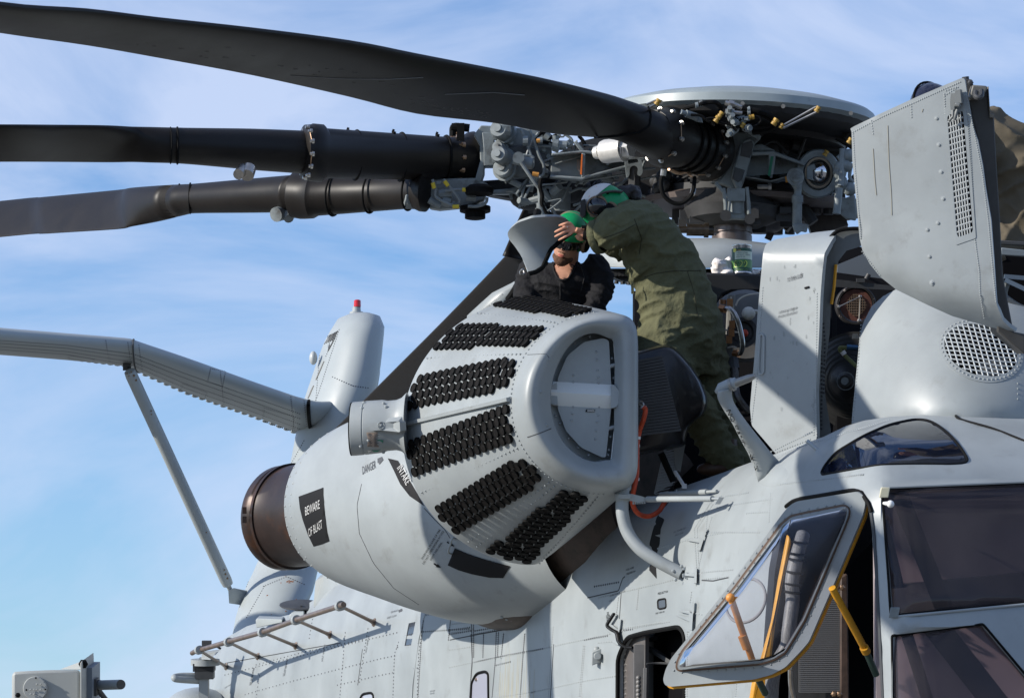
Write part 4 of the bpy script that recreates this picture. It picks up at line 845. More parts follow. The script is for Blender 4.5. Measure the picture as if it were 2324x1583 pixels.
def sleeve(st, k, slope, side, par, name, mt=BLADE, ribs=(), nb=9, bolts=(), n=36):
    g = G(); g.loft([ringr((x, y), r, d, 0, k, n, 0, slope, side)[0] for x, y, r, d in st]); o = g.build(name, mt, par, ang=32)
    for (x, y, r, d) in ribs:
        R_, c3, u, v, ax = ringr((x, y), r, d, 0, k, 30, 0, slope, side); g = G(); g.torus(c3, ax, r*d/FOC, .007, 36, 8); g.build('retaining_ring', BLACK, o)
    for (x, y, r, d, cnt, off) in bolts:
        R_, c3, u, v, ax = ringr((x, y), r, d, 0, k, 30, 0, slope, side); m = d/FOC
        for i in range(cnt):
            t = 2*math.pi*(i+off)/cnt; p = c3+r*m*(math.cos(t)*u+math.sin(t)*v)-ax*.002; g = G(); g.rev(p, -ax, [(0, .014), (.012, .014), (.012, .009), (.024, .009)], 8); g.rev(p, -ax, [(.024, .0085), (.025, .001)], 8); g.build('root_bolt', STEEL, o, ang=30)
            if i % 2 == 0:
                t2 = 2*math.pi*(i+1+off)/cnt; p2 = c3+r*m*(math.cos(t2)*u+math.sin(t2)*v)-ax*.014; g = G(); g.tube([p-ax*.014, p2], .003, 5); g.build('safety_wire', BRONZE, o)
    return o
# blade nearest the camera: root flange and sleeve
s1b = sleeve([(1478, 300, 52, 20.02), (1492, 304, 58, 20.08), (1500, 308, 66, 20.12), (1512, 311, 71, 20.17), (1520, 313, 71, 20.2), (1522, 314, 62, 20.21), (1600, 342, 57, 20.5), (1603, 343, 66, 20.52), (1612, 346, 67, 20.56), (1618, 348, 60, 20.58)], .80, -.16, 1, b1, 'blade_sleeve',
             ribs=[(1545, 322, 62, 20.29), (1562, 328, 61, 20.35), (1580, 335, 60, 20.42)], bolts=[(1502, 307, 60, 20.1, 10, .3), (1601, 341, 60, 20.49, 12, .5)])
g = G()
for pts in ([(1010, 214), (1120, 210), (1190, 216)], [(660, 172), (770, 179), (880, 180), (960, 176)]): g.tube([tocam(BS1(*p), .0015) for p in resample(pts, 24, False)], .0028, 5)
g.build('erosion_line', mat('scratch_grey', (.16, .155, .15), .6), b1, kind='stuff')
g = G(); random.seed(3)
for i in range(26):
    x = random.uniform(300, 1000); y = interp(x, [(a[0], a[2]) for a in B1])*.62+interp(x, [(a[0], a[1]) for a in B1])*.38+random.uniform(-14, 18); l = random.uniform(3, 14)
    g.tube([tocam(BS1(x, y), .001), tocam(BS1(x+l, y+l*.12-1), .001)], .0016, 4)
for i in range(60):
    x = random.uniform(930, 1110); y = 232+(x-930)*.15+random.uniform(-6, 10); g.tube([tocam(BS1(x, y), .001), tocam(BS1(x+random.uniform(2, 9), y+1), .001)], .0013, 4)
g.build('scratches', mat('scratch_grey2', (.12, .115, .11), .6), b1, kind='stuff')
g = G(); P = [(1472, 243), (1478, 262), (1474, 285), (1450, 301), (1400, 309), (1350, 312)]; g.tube([tocam(BS1(*p), .002) for p in resample(P, 30, False)], .006, 6); g.build('cuff_edge', BLACK, b1)
# second blade, middle left
B2 = [(-3200, 380, 470, 17.4, 0), (-2000, 330, 420, 18.0, 0), (-900, 296, 380, 18.7, .02), (-300, 285, 370, 19.05, .05), (0, 283.5, 367.5, 19.2, .06), (150, 284, 368, 19.6, .08), (250, 285, 369, 19.8, .15), (300, 286, 369, 19.9, .45), (340, 287, 370, 19.95, .75), (400, 289.5, 371, 20.05, 1), (466, 290.5, 376, 20.15, 1), (574, 292, 386, 20.35, 1), (681, 296, 394, 20.5, 1), (692, 296, 396, 20.5, 1)]
b2, B2G = blade(B2, -.1, .35, .05, 'rotor_blade')
sleeve([(684, 345, 50, 20.5), (690, 345, 62, 20.5), (704, 346, 64, 20.53), (708, 346, 66, 20.54), (730, 348, 66, 20.6), (738, 348, 57, 20.62), (1020, 360, 49, 21.3), (1045, 361, 50, 21.36), (1060, 362, 62, 21.4), (1072, 362, 64, 21.43), (1076, 362, 58, 21.44)], .30, -.03, 1, b2, 'blade_sleeve',
       ribs=[(808, 352, 56, 20.8), (910, 356, 54.5, 21.05), (1011, 360, 52, 21.28)], bolts=[(700, 346, 57, 20.45, 12, .2)])
g = G(); R_ = ringr((1052, 361), 57, 21.38, 0, .3, 12, 0, -.03, 1)
for i, p in enumerate(R_[0]): g.rev(p-R_[4]*.03, -R_[4], [(0, .016), (.02, .016), (.02, .010), (.04, .010)], 8)
for i in range(0, 12, 2): g.tube([R_[0][i]-R_[4]*.06, R_[0][(i+1) % 12]-R_[4]*.06], .005, 5)
g.build('root_bolts', BRONZE, b2, kind='stuff')
g = G(); g.cyl(S(552, 384, 20.1), S(541, 396, 20.0), .034, .03, 12); g.cyl(S(565, 382, 20.1), S(560, 398, 20.05), .04, n=12); g.build('blade_sensor', STEEL, b2, ang=40)
g = G(); g.tube([S(402.5+2*math.sin(t), 330.5-41.3*math.cos(t), 20.04-.1*math.sin(t)) for t in (math.pi*i/12 for i in range(13))], .006, 6); g.tube([S(387+3*math.sin(t), 330-41*math.cos(t), 20.02-.1*math.sin(t)) for t in (math.pi*i/12 for i in range(13))], .004, 6); g.build('cuff_edge', BLACK, b2)
g = G()
for x, y in ((790, 291), (893, 295), (992, 301)): g.cyl(S(x, y+9, 20.8), S(x+2, y+3, 20.8), .012, n=8); g.cyl(S(x+2, y+3, 20.8), S(x-3, y+1, 20.8), .010, n=8)
g.build('ring_clip', BLACK, b2, kind='stuff')
# third blade, lower left and farther away
B3 = [(-1800, 640, 715, 30, 0), (-700, 535, 612, 27, 0), (0, 457, 538, 24.5, .03), (107, 447, 530, 24.0, .04), (265, 432, 520, 23.3, .06), (300, 427, 513, 23.1, .3), (358, 422, 502, 22.9, .7), (416, 418, 488, 22.7, 1), (444, 416.5, 484, 22.6, 1), (560, 406, 483, 22.2, 1), (663, 397, 482, 21.9, 1), (670, 397, 482, 21.85, 1)]
b3, B3G = blade(B3, .35, -.15, .05, 'rotor_blade')
sleeve([(664, 440, 44, 21.85), (668, 442, 52, 21.83), (684, 443, 54, 21.8), (695, 444, 53, 21.78), (712, 444, 52, 21.72), (722, 444, 46, 21.7), (940, 435, 38, 21.2), (955, 434, 46, 21.15), (966, 434, 47, 21.12)], .35, .06, -1, b3, 'blade_sleeve',
       ribs=[(757, 443, 46.5, 21.6), (840, 439, 44, 21.4), (927, 436, 41, 21.2)], bolts=[(670, 442, 48, 21.86, 12, .2)])
g = G(); g.cyl(S(640, 483, 21.9), S(626, 487, 21.85), .045, n=12); g.cyl(S(650, 484, 21.9), S(656, 496, 21.85), .04, .03, 12); g.build('blade_sensor', HUBG, b3, ang=40)
g = G(); g.tube([S(407, 418+34*(1-math.cos(t)), 22.72-.1*math.sin(t)) for t in (math.pi*i/12 for i in range(13))], .006, 6); g.tube([S(432-3*math.sin(t), 416+34*(1-math.cos(t)), 22.6-.1*math.sin(t)) for t in (math.pi*i/12 for i in range(13))], .006, 6); g.build('cuff_edge', BLACK, b3)
# fourth blade, drooping away behind the barrel
def bar2(st, th, name, mt, par):
    rings = []
    for (a, b, d) in [(np.array(p[:2]), np.array(p[2:4]), p[4]) for p in [tuple(q) for q in cr(st, 3)]]:
        A, B = S(*a, d), S(*b, d+.15); c = (A+B)/2; h = (A-B)/2; nn = nz(np.cross(h, FW)); rings.append([c+h*math.cos(t)+FW*th*math.sin(t) for t in (2*math.pi*i/20 for i in range(20))])
    g = G(); g.loft(rings); return g.build(name, mt, par, ang=180)
b4 = bar2([(1172, 553, 1225, 600, 22.6), (1100, 630, 1165, 690, 23.6), (1000, 733, 1070, 800, 25.0), (900, 833, 975, 900, 26.6), (821, 912, 895, 975, 28.0), (760, 972, 830, 1040, 29.2)], .05, 'rotor_blade', BLADEB, HELI)
bar2([(1192, 463, 1240, 468, 22.3), (1168, 515, 1226, 522, 22.4), (1146, 566, 1215, 580, 22.5), (1140, 580, 1220, 600, 22.5)], .06, 'blade_cuff', BLADE, b4)
# ------------------------------------------------------------ rotor head
def pl(name, k, pts, d, th, m=HUBG, par=HELI, bev=.006, label=None, off=None):
    g = G(); g.plate(QS(k, [p if len(p) == 3 else (*p, d) for p in pts]), FW*th if off is None else off); return g.build(name, m, par, bevel=bev, label=label)
def tb_(name, k, pts, r, m, par, n=8, sm=5, d=None):
    g = G(); g.tube(cr(QS(k, pts, d), sm), r, n); return g.build(name, m, par)
HAX = nz(np.array((.04, -.06, 1)))
hub = G(); hc = S(1690, 395, 21.3); hub.rev(hc-HAX*.20, HAX, [(0, .50), (.03, .56), (.08, .56), (.10, .30), (.34, .30), (.36, .58), (.46, .60), (.50, .45)], 40); hub = hub.build('rotor_hub', HUBD, HELI, ang=40)
g = G(); c0 = S(1683, 275, 20.8); g.rev(c0, HAX, [(-.02, .73), (0, .765), (.045, .757), (.062, .735), (.10, .60), (.138, .40), (.158, .2), (.162, .01)], 72, False); dome = g.build('hub_fairing', HUBG if 0 else mat('fairing_grey', (.26, .30, .31), .4, noise=.15, nscale=4, col2=(.12, .13, .13), c2lo=.62, c2hi=.75, c2scale=8), hub, ang=25)
g = G(); g.rev(c0-HAX*.005, HAX, [(-.03, .45), (-.045, .71), (-.01, .735), (.03, .3)], 48); g.build('fairing_frame', HUBD, hub)
g = G()
for x, y in k2(14, [(740, 142), (1145, 155), (1540, 182), (2200, 250), (350, 142)]): g.cyl(S(x, y, 20.03), S(x, y, 20.12), .012, n=10)
g.build('fairing_bolt', STEEL, dome, kind='stuff')
g = G(); a = S(1692, 202, 20.3); g.loft([[a+RT*.055*math.cos(t)*s+UP*.010*math.sin(t)*s-FW*h for t in (2*math.pi*i/20 for i in range(20))] for s, h in ((1.15, 0), (1, .01))]); g.build('lifting_hole', BLACK, dome)
g = G(); c1 = S(1706, 466, 21.3); g.rev(c1, HAX, [(-.035, .60), (-.03, .66), (0, .67), (.02, .62)], 48); lp = g.build('lower_plate', mat('greasy_brown_plate', (.12, .095, .085), .5, noise=.3, nscale=12), hub, ang=30)
g = G()
for i in range(7):
    t = 2*math.pi*(i+.3)/7; q = c1+np.array((math.cos(t), math.sin(t), 0))*.42-HAX*.10; g.cyl(q, q+HAX*.12, .05, n=10); g.cyl(q+RT*.09, q+RT*.09+HAX*.08, .03, n=8)
g.build('plate_fitting', HUBD, lp, kind='stuff')
g = G(); c2 = S(1661, 528, 20.8); g.rev(c2-ZU*.12, ZU, [(0, .115), (.10, .115), (.10, .108), (.115, .108), (.115, .118), (.15, .118), (.15, .10), (.30, .10)], 32); mast = g.build('mast_collar', mat('mast_metal', (.16, .13, .12), .35, metal=.6, noise=.35, nscale=14), HELI, ang=30)
g = G(); g.rev(c2+ZU*.03, ZU, [(0, .16), (.04, .26), (.10, .28), (.16, .22), (.2, .2)], 28)
random.seed(11)
for i in range(26):
    t = random.uniform(0, 6.28); r = random.uniform(.12, .34); q = c2+np.array((math.cos(t)*r, math.sin(t)*r, random.uniform(.04, .16))); g.box(q, RT*random.uniform(.02, .05), FW*.03, ZU*random.uniform(.015, .04))
g.build('swashplate', HUBD, HELI, ang=40, kind='stuff')
g = G(); g.cyl(Q(14, 520, 1385, 20.5), Q(14, 600, 1385, 20.5), .02, n=10); g.cyl(Q(14, 600, 1385, 20.5), Q(14, 770, 1388, 20.5), .034, n=14); g.cyl(Q(14, 770, 1388, 20.5), Q(14, 815, 1390, 20.5), .042, n=14); g.cyl(Q(14, 815, 1390, 20.5), Q(14, 865, 1392, 20.5), .03, n=12); g.build('servo_actuator', mat('oily_servo', (.05, .04, .03), .25, metal=.5, noise=.5, nscale=40), HELI, ang=40)
# grey arm of the near blade
cl = pl('arm_clamp', 14, [(985, 470), (1010, 425), (1240, 440), (1330, 490), (1262, 560), (1225, 700), (1180, 870), (1120, 1010), (1085, 1015), (960, 950), (840, 915), (930, 880), (1020, 760), (1055, 620)], 20.55, .22, HUBG, hub, .012)
pl('clamp_face', 14, [(1120, 560), (1150, 515), (1230, 480), (1262, 545), (1180, 860), (1130, 1000), (1095, 1012), (1035, 880), (1060, 770)], 20.50, .06, HUBG, cl, .01)
for pts in ([(1140, 545), (1235, 520), (1255, 560), (1215, 690), (1120, 665)], [(1070, 775), (1170, 805), (1140, 900), (1100, 925), (1045, 890)]): pl('recess_shade_plate', 14, pts, 20.497, .02, DGREY, cl, .004)  # dark plates on the face stand in for shaded recesses
arm1 = pl('hub_arm', 14, [(1235, 650), (1440, 640), (1745, 745), (1738, 835), (1430, 905), (1165, 865), (1190, 760)], 20.62, .03, HUBG, hub, .006)
pl('arm_flange', 14, [(1235, 625), (1450, 618), (1755, 735), (1750, 765), (1440, 655), (1232, 665)], 20.50, .20, HUBG, arm1, .006); pl('arm_flange', 14, [(1165, 850), (1420, 895), (1735, 815), (1740, 835), (1430, 915), (1160, 872)], 20.50, .20, HUBG, arm1, .006)
pl('arm_web', 14, [(1400, 650), (1470, 645), (1440, 890), (1395, 885)], 20.50, .06, HUBG, arm1, .004); pl('green_stripe', 14, [(1420, 672), (1447, 670), (1415, 862), (1390, 858)], 20.494, .012, mat('green_stripe', (.0, .12, .06), .5), arm1, .0)
pl('arm_top', 14, [(1250, 560), (1330, 550), (1470, 615), (1240, 625)], 20.56, .25, HUBG, arm1, .008)
g = G(); e = Q(14, 1880, 838, 20.55)
for r0, r1, h0, mt in ((.125, .125, 0, 0),): g.loft([[e+RT*rx*math.cos(t)+UP*ry*math.sin(t)-FW*h for t in (2*math.pi*i/36 for i in range(36))] for rx, ry, h in ((.125, .135, -.12), (.128, .138, 0), (.12, .13, .015), (.085, .095, .015), (.08, .09, -.02), (.0, .0, -.03))])
g.loft([QS(14, [(1700, 960, d), (1760, 740, d), (1880, 712, d), (1960, 960, d), (1880, 975, d)]) for d in (20.60, 20.75)]); eye = g.build('bearing_housing', HUBG, hub, ang=35)
g = G(); g.ball(Q(14, 1890, 828, 20.56), .058, .05, .066, ux=RT, uy=FW, uz=UP); g.build('steel_ball', mat('polished_steel', (.6, .6, .62), .12, metal=1), eye)
g = G(); g.loft([[Q(14, 1885, 830, 20.53)+RT*.078*math.cos(t)*s+UP*.088*math.sin(t)*s-FW*h for t in (2*math.pi*i/30 for i in range(30))] for s, h in ((1.0, .0), (1, .01), (.85, .01), (.82, -.02))], True, False, False); g.build('bearing_ring', mat('bearing_bronze', (.18, .15, .12), .3, metal=.7), eye)
pl('bearing_clip', 14, [(1770, 770), (1845, 740), (1850, 800), (1828, 805), (1830, 880), (1850, 910), (1770, 890)], 20.51, .02, HUBG, eye, .003); pl('yellow_tag', 14, [(1560, 865), (1600, 860), (1608, 920), (1566, 925)], 20.49, .01, mat('amber_tag', (.5, .22, .02), .5), hub, .0)
g = G(); g.cyl(Q(14, 1660, 870, 20.5), Q(14, 1660, 870, 20.42), .05, n=18); g.rev(Q(14, 1660, 870, 20.42), -FW, [(0, .03), (.01, .03), (.01, .012), (.02, .012)], 10); hb_ = g.build('link_bolt', HUBG, hub, ang=35)
g = G(); g.tube(QS(14, [(1665, 900, 20.45), (1685, 990, 20.45), (1680, 1040, 20.45), (1680, 1060, 20.45)]), [.04, .022, .022, .03], 12); g.tube(QS(14, [(1680, 1050, 20.45), (1680, 1120, 20.45)]), .032, 12); g.tube(QS(14, [(1678, 1120, 20.45), (1674, 1330, 20.45)]), .027, 12); g.build('pitch_link', HUBG, HELI, ang=40)
g = G(); g.plate(QS(14, [(1630, 1330, 20.4), (1710, 1325, 20.4), (1790, 1330, 20.4), (1770, 1410, 20.4), (1720, 1400, 20.4), (1680, 1430, 20.4), (1650, 1390, 20.4)]), FW*.04); g.build('link_bracket', HUBG, HELI, bevel=.005)
# damper hanging below the near sleeve
g = G(); g.cyl(Q(14, 1085, 1040, 20.45), Q(14, 1090, 1230, 20.45), .042, n=16); g.box(Q(14, 1080, 1045, 20.42), RT*.05, UP*.035, FW*.03); d1 = g.build('damper_cylinder', HUBG, hub, ang=35)
for a, b in (((960, 980), (985, 1270)), ((1185, 970), (1210, 1280)), ((880, 930), (990, 1060)), ((1020, 980), (1000, 1250))):
    g = G(); g.tube(QS(14, [(*a, 20.4), ((a[0]+b[0])/2+6, (a[1]+b[1])/2, 20.4), (*b, 20.4)]), .011, 8); g.build('damper_rod', HUBG, hub)
pl('damper_foot', 14, [(985, 1245), (1010, 1205), (1060, 1210), (1160, 1215), (1185, 1250), (1180, 1290), (1060, 1285), (1000, 1295)], 20.42, .08, HUBG, hub, .01); pl('hub_box', 14, [(1190, 960), (1300, 960), (1300, 1100), (1275, 1140), (1190, 1130)], 20.75, .15, HUBG, hub, .01)
g = G(); g.cyl(Q(14, 980, 1245, 20.38), Q(14, 980, 1245, 20.44), .032, n=12); g.cyl(Q(14, 1215, 1280, 20.38), Q(14, 1215, 1280, 20.44), .03, n=12); g.build('pivot_bolt', HUBD, d1, ang=35, kind='stuff')
g = G(); g.cyl(Q(14, 1290, 965, 20.5), Q(14, 1420, 965, 20.5), .012, n=8); g.cyl(Q(14, 1395, 965, 20.5), Q(14, 1425, 965, 20.5), .022, n=6); g.build('bleed_fitting', STEEL, hub, ang=35)
# hoses and rigid lines
tb_('rubber_hose', 14, [(375, 830, 20.2), (350, 920, 20.2), (372, 1040, 20.2), (450, 1115, 20.2), (540, 1130, 20.2), (620, 1080, 20.2), (662, 1010, 20.2), (675, 920, 20.25), (678, 870, 20.3)], .012, BLACK, hub)
g = G(); g.cyl(Q(14, 378, 795, 20.2), Q(14, 370, 860, 20.2), .017, n=10); g.cyl(Q(14, 668, 990, 20.22), Q(14, 655, 1040, 20.2), .016, n=10); g.build('hose_ferrule', STEEL, hub, ang=35)
tb_('rubber_hose', 14, [(545, 230, 20.2), (620, 190, 20.1), (720, 165, 20.0), (800, 145, 20.0), (880, 145, 20.0), (930, 190, 20.05), (925, 270, 20.1)], .013, BLACK, hub)
tb_('rubber_hose', 14, [(1120, 190, 20.0), (1220, 215, 20.0), (1330, 235, 20.0), (1420, 275, 20.05), (1480, 340, 20.1), (1450, 400, 20.2), (1350, 430, 20.25), (1250, 440, 20.3)], .014, BLACK, hub)
tb_('rubber_hose', 14, [(1130, 240, 20.05), (1230, 245, 20.05), (1320, 265, 20.05), (1400, 300, 20.08), (1470, 345, 20.1)], .012, BLACK, hub)
for y0, y1 in ((150, 185), (228, 240)):
    g = G(); g.cyl(Q(14, 975, y0, 20.0), Q(14, 1010, y0+8, 20.0), .014, n=10); g.cyl(Q(14, 1010, y0+6, 20.0), Q(14, 1060, y0+16, 20.0), .021, n=6); g.cyl(Q(14, 1060, y0+16, 20.0), Q(14, 1140, y1+12, 20.0), .014, n=10); g.build('hose_fitting', STEEL, hub, ang=35)
g = G()
for x, y in ((740, 160), (700, 172), (1205, 213), (1207, 245)): g.cyl(Q(14, x-14, y+3, 20.0), Q(14, x+14, y-2, 20.0), .0165, n=10)
g.build('hose_band', HUBG, hub, kind='stuff')
for a, b in (((1530, 375), (1860, 190)), ((1540, 395), (1875, 235))): tb_('line_tube', 14, [(*a, 20.0), ((a[0]+b[0])/2, (a[1]+b[1])/2, 20.0), (*b, 19.98)], .0065, STEEL, hub)
tb_('line_tube', 14, [(210, 165, 20.0), (290, 130, 20.0), (300, 128, 20.0)], .006, STEEL, hub); tb_('line_tube', 14, [(240, 190, 20.0), (310, 160, 20.0), (330, 155, 20.0)], .006, STEEL, hub)
for x, y, r in [(q0, q1, q2*.72) for q0, q1, q2 in ((1875, 212, .02), (1525, 375, .018), (1462, 335, .024), (1230, 290, .02), (932, 262, .02), (895, 310, .022), (1147, 368, .018), (318, 142, .022), (1955, 640, .02), (2190, 520, .02))]:
    g = G(); c = Q(14, x, y, 19.97 if x != 1955 else 20.5); a = nz(RT*.5+UP*(.8 if x != 1230 else .1)); g.rev(c-a*r*1.1, a, [(0, r), (r*.9, r), (r*.9, r*.7), (r*1.3, r*.7), (r*1.3, r), (r*2.2, r)], 12); g.build('yellow_clamp', YELC, hub, ang=30)
g = G(); random.seed(21)
tangle = [[(770, 310), (860, 300), (1000, 325), (1100, 380), (1150, 365)], [(640, 265), (740, 275), (800, 320), (840, 330)], [(920, 285), (1000, 300), (1060, 290), (1120, 330)], [(1120, 310), (1200, 295), (1290, 285), (1320, 320), (1290, 360), (1200, 400)], [(1170, 420), (1180, 370), (1240, 360)], [(900, 330), (960, 345), (1080, 375)], [(1040, 370), (1050, 400), (1090, 420)]]
for L in tangle: g.tube(cr(QS(14, L, 19.97), 5), .008, 6)
g.build('wire_loom', BLACK, hub, kind='stuff')
g = G()
for x, y in ((700, 290), (1020, 300), (1060, 325), (1120, 345), (1010, 360), (1080, 400), (990, 385), (1170, 395)):
    a = nz(np.array((random.uniform(-1, 1), random.uniform(-1, 0), random.uniform(-.6, .6)))); g.cyl(Q(14, x, y, 20.02), Q(14, x, y, 20.02)+a*.07, .022, n=8); g.cyl(Q(14, x, y, 20.02)+a*.07, Q(14, x, y, 20.02)+a*.10, .014, n=8)
g.plate(QS(14, [(600, 265, 20.02), (680, 258, 20.02), (750, 300, 20.02), (760, 340, 20.02), (690, 330, 20.02)]), FW*.05); g.plate(QS(14, [(930, 300, 20.0), (1060, 275, 20.0), (1110, 310, 20.0), (1120, 345, 20.0), (1080, 330, 20.0), (1050, 300, 20.0), (940, 320, 20.0)]), FW*.02)
g.build('hydraulic_valves', HUBG, hub, ang=35, kind='stuff')
pl('wire_bracket', 14, [(1165, 425), (1290, 430), (1330, 480), (1300, 505), (1230, 470)], 20.45, .05, HUBG, hub, .004)
g = G(); g.tube(cr(QS(14, [(430, 790, 20.3), (520, 830, 20.35), (600, 815, 20.35), (640, 850, 20.3), (700, 870, 20.3)]), 4), .012, 8); g.build('brass_line', BRONZE, hub)
g = G(); random.seed(4)
for i in range(22): q = Q(14, random.uniform(300, 760), random.uniform(850, 1060), 20.9+random.uniform(0, .3)); g.ball(q, random.uniform(.02, .05), n=8, m=6)
for i in range(14): q = Q(14, random.uniform(1300, 2000), random.uniform(480, 1080), 21.2+random.uniform(0, .4)); g.box(q, RT*random.uniform(.02, .12), UP*random.uniform(.01, .05), FW*.05)
g.build('hub_fittings', HUBD, hub, ang=40, kind='stuff')
g = G(); g.loft([QS(14, [(100, 600, d), (2120, 560, d), (2150, 1120, d), (500, 1120, d), (130, 1060, d)]) for d in (21.35, 21.6)]); g.build('hub_back_plate', HUBD, hub, ang=40)
# right-hand end of the hub seen before the open cowl
g = G(); g.cyl(Q(14, 2120, 600, 20.3), Q(14, 2100, 960, 20.25), .018, n=8); g.cyl(Q(14, 2085, 980, 20.22), Q(14, 2060, 1230, 20.2), .022, n=10); g.cyl(Q(14, 2150, 640, 20.3), Q(14, 2080, 700, 20.3), .02)
g.tube(cr(QS(14, [(2215, 610, 20.3), (2160, 650, 20.3), (2130, 740, 20.3), (2120, 850, 20.3), (2150, 900, 20.3)]), 5), .01, 8); g.tube(cr(QS(14, [(2215, 740, 20.3), (2195, 800, 20.3), (2190, 880, 20.3), (2230, 925, 20.3)]), 5), .01, 8)
for x, y in ((2090, 830), (2100, 780), (2180, 665), (2110, 940), (2190, 990), (2145, 760)): g.ball(Q(14, x, y, 20.3), .04, n=10, m=6)
g.build('damper_lines', HUBG, hub, ang=40, kind='stuff')
g = G(); g.loft([QS(14, [(2080, 1100, d), (2240, 1040, d), (2260, 1220, d), (2250, 1300, d), (2150, 1280, d), (2080, 1220, d)]) for d in (20.4, 20.7)]); g.build('hub_bracket', HUBG, hub, bevel=.01)
g = G()
for (x0, y0, x1, y1, w) in ((1210, 1180, 2260, 1130, .03), (1300, 1240, 2150, 1260, .05), (1300, 1260, 1720, 1200, .03), (1550, 1380, 1640, 1270, .03), (1390, 1480, 1480, 1280, .025), (1800, 1400, 2150, 1290, .05)): g.bar(Q(14, x0, y0, 21.3), Q(14, x1, y1, 21.3), w*2, w*1.6)
g.rev(Q(14, 1330, 1400, 21.2), ZU, [(0, .10), (.05, .17), (.12, .19), (.2, .19)], 20); g.build('control_beams', mat('beam_brown', (.06, .048, .042), .5, noise=.4, nscale=12), HELI, ang=40, kind='stuff')
# grey arm and gearbox of the middle-left blade (picture left of the hub)
HL = lambda nm, pts, d, th, m=HUBG, bev=.006, par=None: pl(nm, 13, pts, d, th, m, par or hub, bev)
col = HL('arm_collar', [(130, 260), (215, 150), (420, 158), (420, 240), (372, 240), (372, 620), (255, 620), (255, 700), (200, 860), (80, 880), (150, 760), (205, 560), (200, 380)], 21.2, .3)
HL('collar_plate', [(228, 232), (368, 240), (362, 615), (248, 618), (245, 420)], 21.15, .05, HUBG, .004, col)
face = HL('gear_face', [(375, 160), (760, 180), (1030, 240), (1040, 480), (1000, 740), (420, 770), (370, 690), (385, 400)], 21.05, .2, HUBG, .01)
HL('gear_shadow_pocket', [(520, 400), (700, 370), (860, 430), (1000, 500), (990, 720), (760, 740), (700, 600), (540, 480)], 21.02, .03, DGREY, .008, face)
for x, y, r, l in ((500, 240, .056, .12), (460, 430, .036, .08), (520, 550, .050, .15), (500, 660, .058, .06)):
    g = G(); q = Q(13, x, y, 21.03); ax = nz(np.array((-.35, -.9, .05))); g.rev(q, ax, [(0, r*1.25), (l*.3, r*1.25), (l*.3, r), (l*.85, r), (l, r*.85), (l, r*.45), (l+.015, r*.4)], 16 if y != 560 else 8); g.build('gear_cap', HUBG, face, ang=30)
g = G()
for x, y in ((432, 290), (378, 290), (565, 350), (370, 560), (418, 570), (432, 715), (560, 730), (946, 432), (1000, 510), (985, 600), (975, 680)): g.rev(Q(13, x, y, 21.02), -FW, [(0, .014), (.02, .014)], 6)
g.build('face_bolt', HUBG, face, kind='stuff')
g = G(); g.cyl(Q(13, 650, 525, 20.9), Q(13, 650, 525, 20.82), .034, n=14); g.cyl(Q(13, 590, 550, 20.9), Q(13, 820, 585, 20.9), .028, n=12); g.cyl(Q(13, 690, 580, 20.88), Q(13, 810, 590, 20.88), .036, n=12); g.build('valve_body', HUBG, face, ang=35)
for L in ([(675, 200), (720, 290), (790, 480), (825, 560), (815, 630), (790, 640)], [(780, 205), (830, 320), (890, 500), (940, 600), (945, 700), (900, 745), (840, 735)], [(640, 500), (720, 495), (800, 505), (832, 530)], [(880, 240), (800, 340), (745, 500)], [(1200, 258), (1265, 310), (1270, 370), (1210, 400)]):
    tb_('hydraulic_line', 13, L, .0085, HUBG, hub, d=20.95)
for L, r in (([(680, 580), (760, 700), (850, 830), (900, 890)], .011), ([(905, 740), (905, 880)], .008)): tb_('hydraulic_line', 13, L, r, HUBG, hub, d=20.8)
g = G(); g.cyl(Q(13, 900, 880, 20.8), Q(13, 908, 1060, 20.8), .016, n=10); g.cyl(Q(13, 905, 1050, 20.8), Q(13, 906, 1110, 20.8), .024, n=10); g.cyl(Q(13, 906, 1100, 20.8), Q(13, 930, 1220, 20.8), .032, n=12); g.build('pitch_link', HUBG, HELI, ang=40)
tb_('wire_loom', 13, [(915, 760), (900, 860), (925, 960), (920, 1060), (960, 1150), (1010, 1210)], .012, BLACK, HELI, d=20.78)
armb = HL('hub_arm', [(1035, 470), (1150, 460), (1360, 430), (1420, 440), (1900, 505), (2060, 520), (2090, 560), (1900, 620), (1420, 760), (1380, 770), (1020, 740)], 21.0, .03)
HL('arm_flange', [(1030, 475), (1140, 465), (1380, 440), (1440, 440), (1900, 505), (2060, 520), (2055, 545), (1890, 540), (1430, 475), (1380, 470), (1040, 500)], 20.86, .18, HUBG, .006, armb)
HL('arm_flange', [(1020, 725), (1390, 750), (1430, 735), (1900, 610), (1900, 640), (1430, 765), (1385, 790), (1015, 755)], 20.86, .18, HUBG, .006, armb)
HL('arm_web', [(1385, 470), (1430, 475), (1420, 745), (1380, 750)], 20.86, .1, HUBG, .004, armb); HL('arm_web', [(1290, 340), (1330, 330), (1420, 440), (1370, 450)], 20.9, .1, HUBG, .004, armb); HL('arm_web', [(1670, 560), (1695, 540), (1740, 580), (1680, 620)], 20.9, .1, HUBG, .004, armb)
HL('orange_stripe', [(1382, 482), (1396, 484), (1386, 722), (1366, 718)], 20.85, .012, mat('orange_stripe', (.75, .16, .02), .5), .0, armb); HL('faded_label', [(1330, 545), (1372, 550), (1362, 690), (1325, 650)], 20.98, .01, mat('faded_label', (.26, .20, .17), .6), .0, armb)
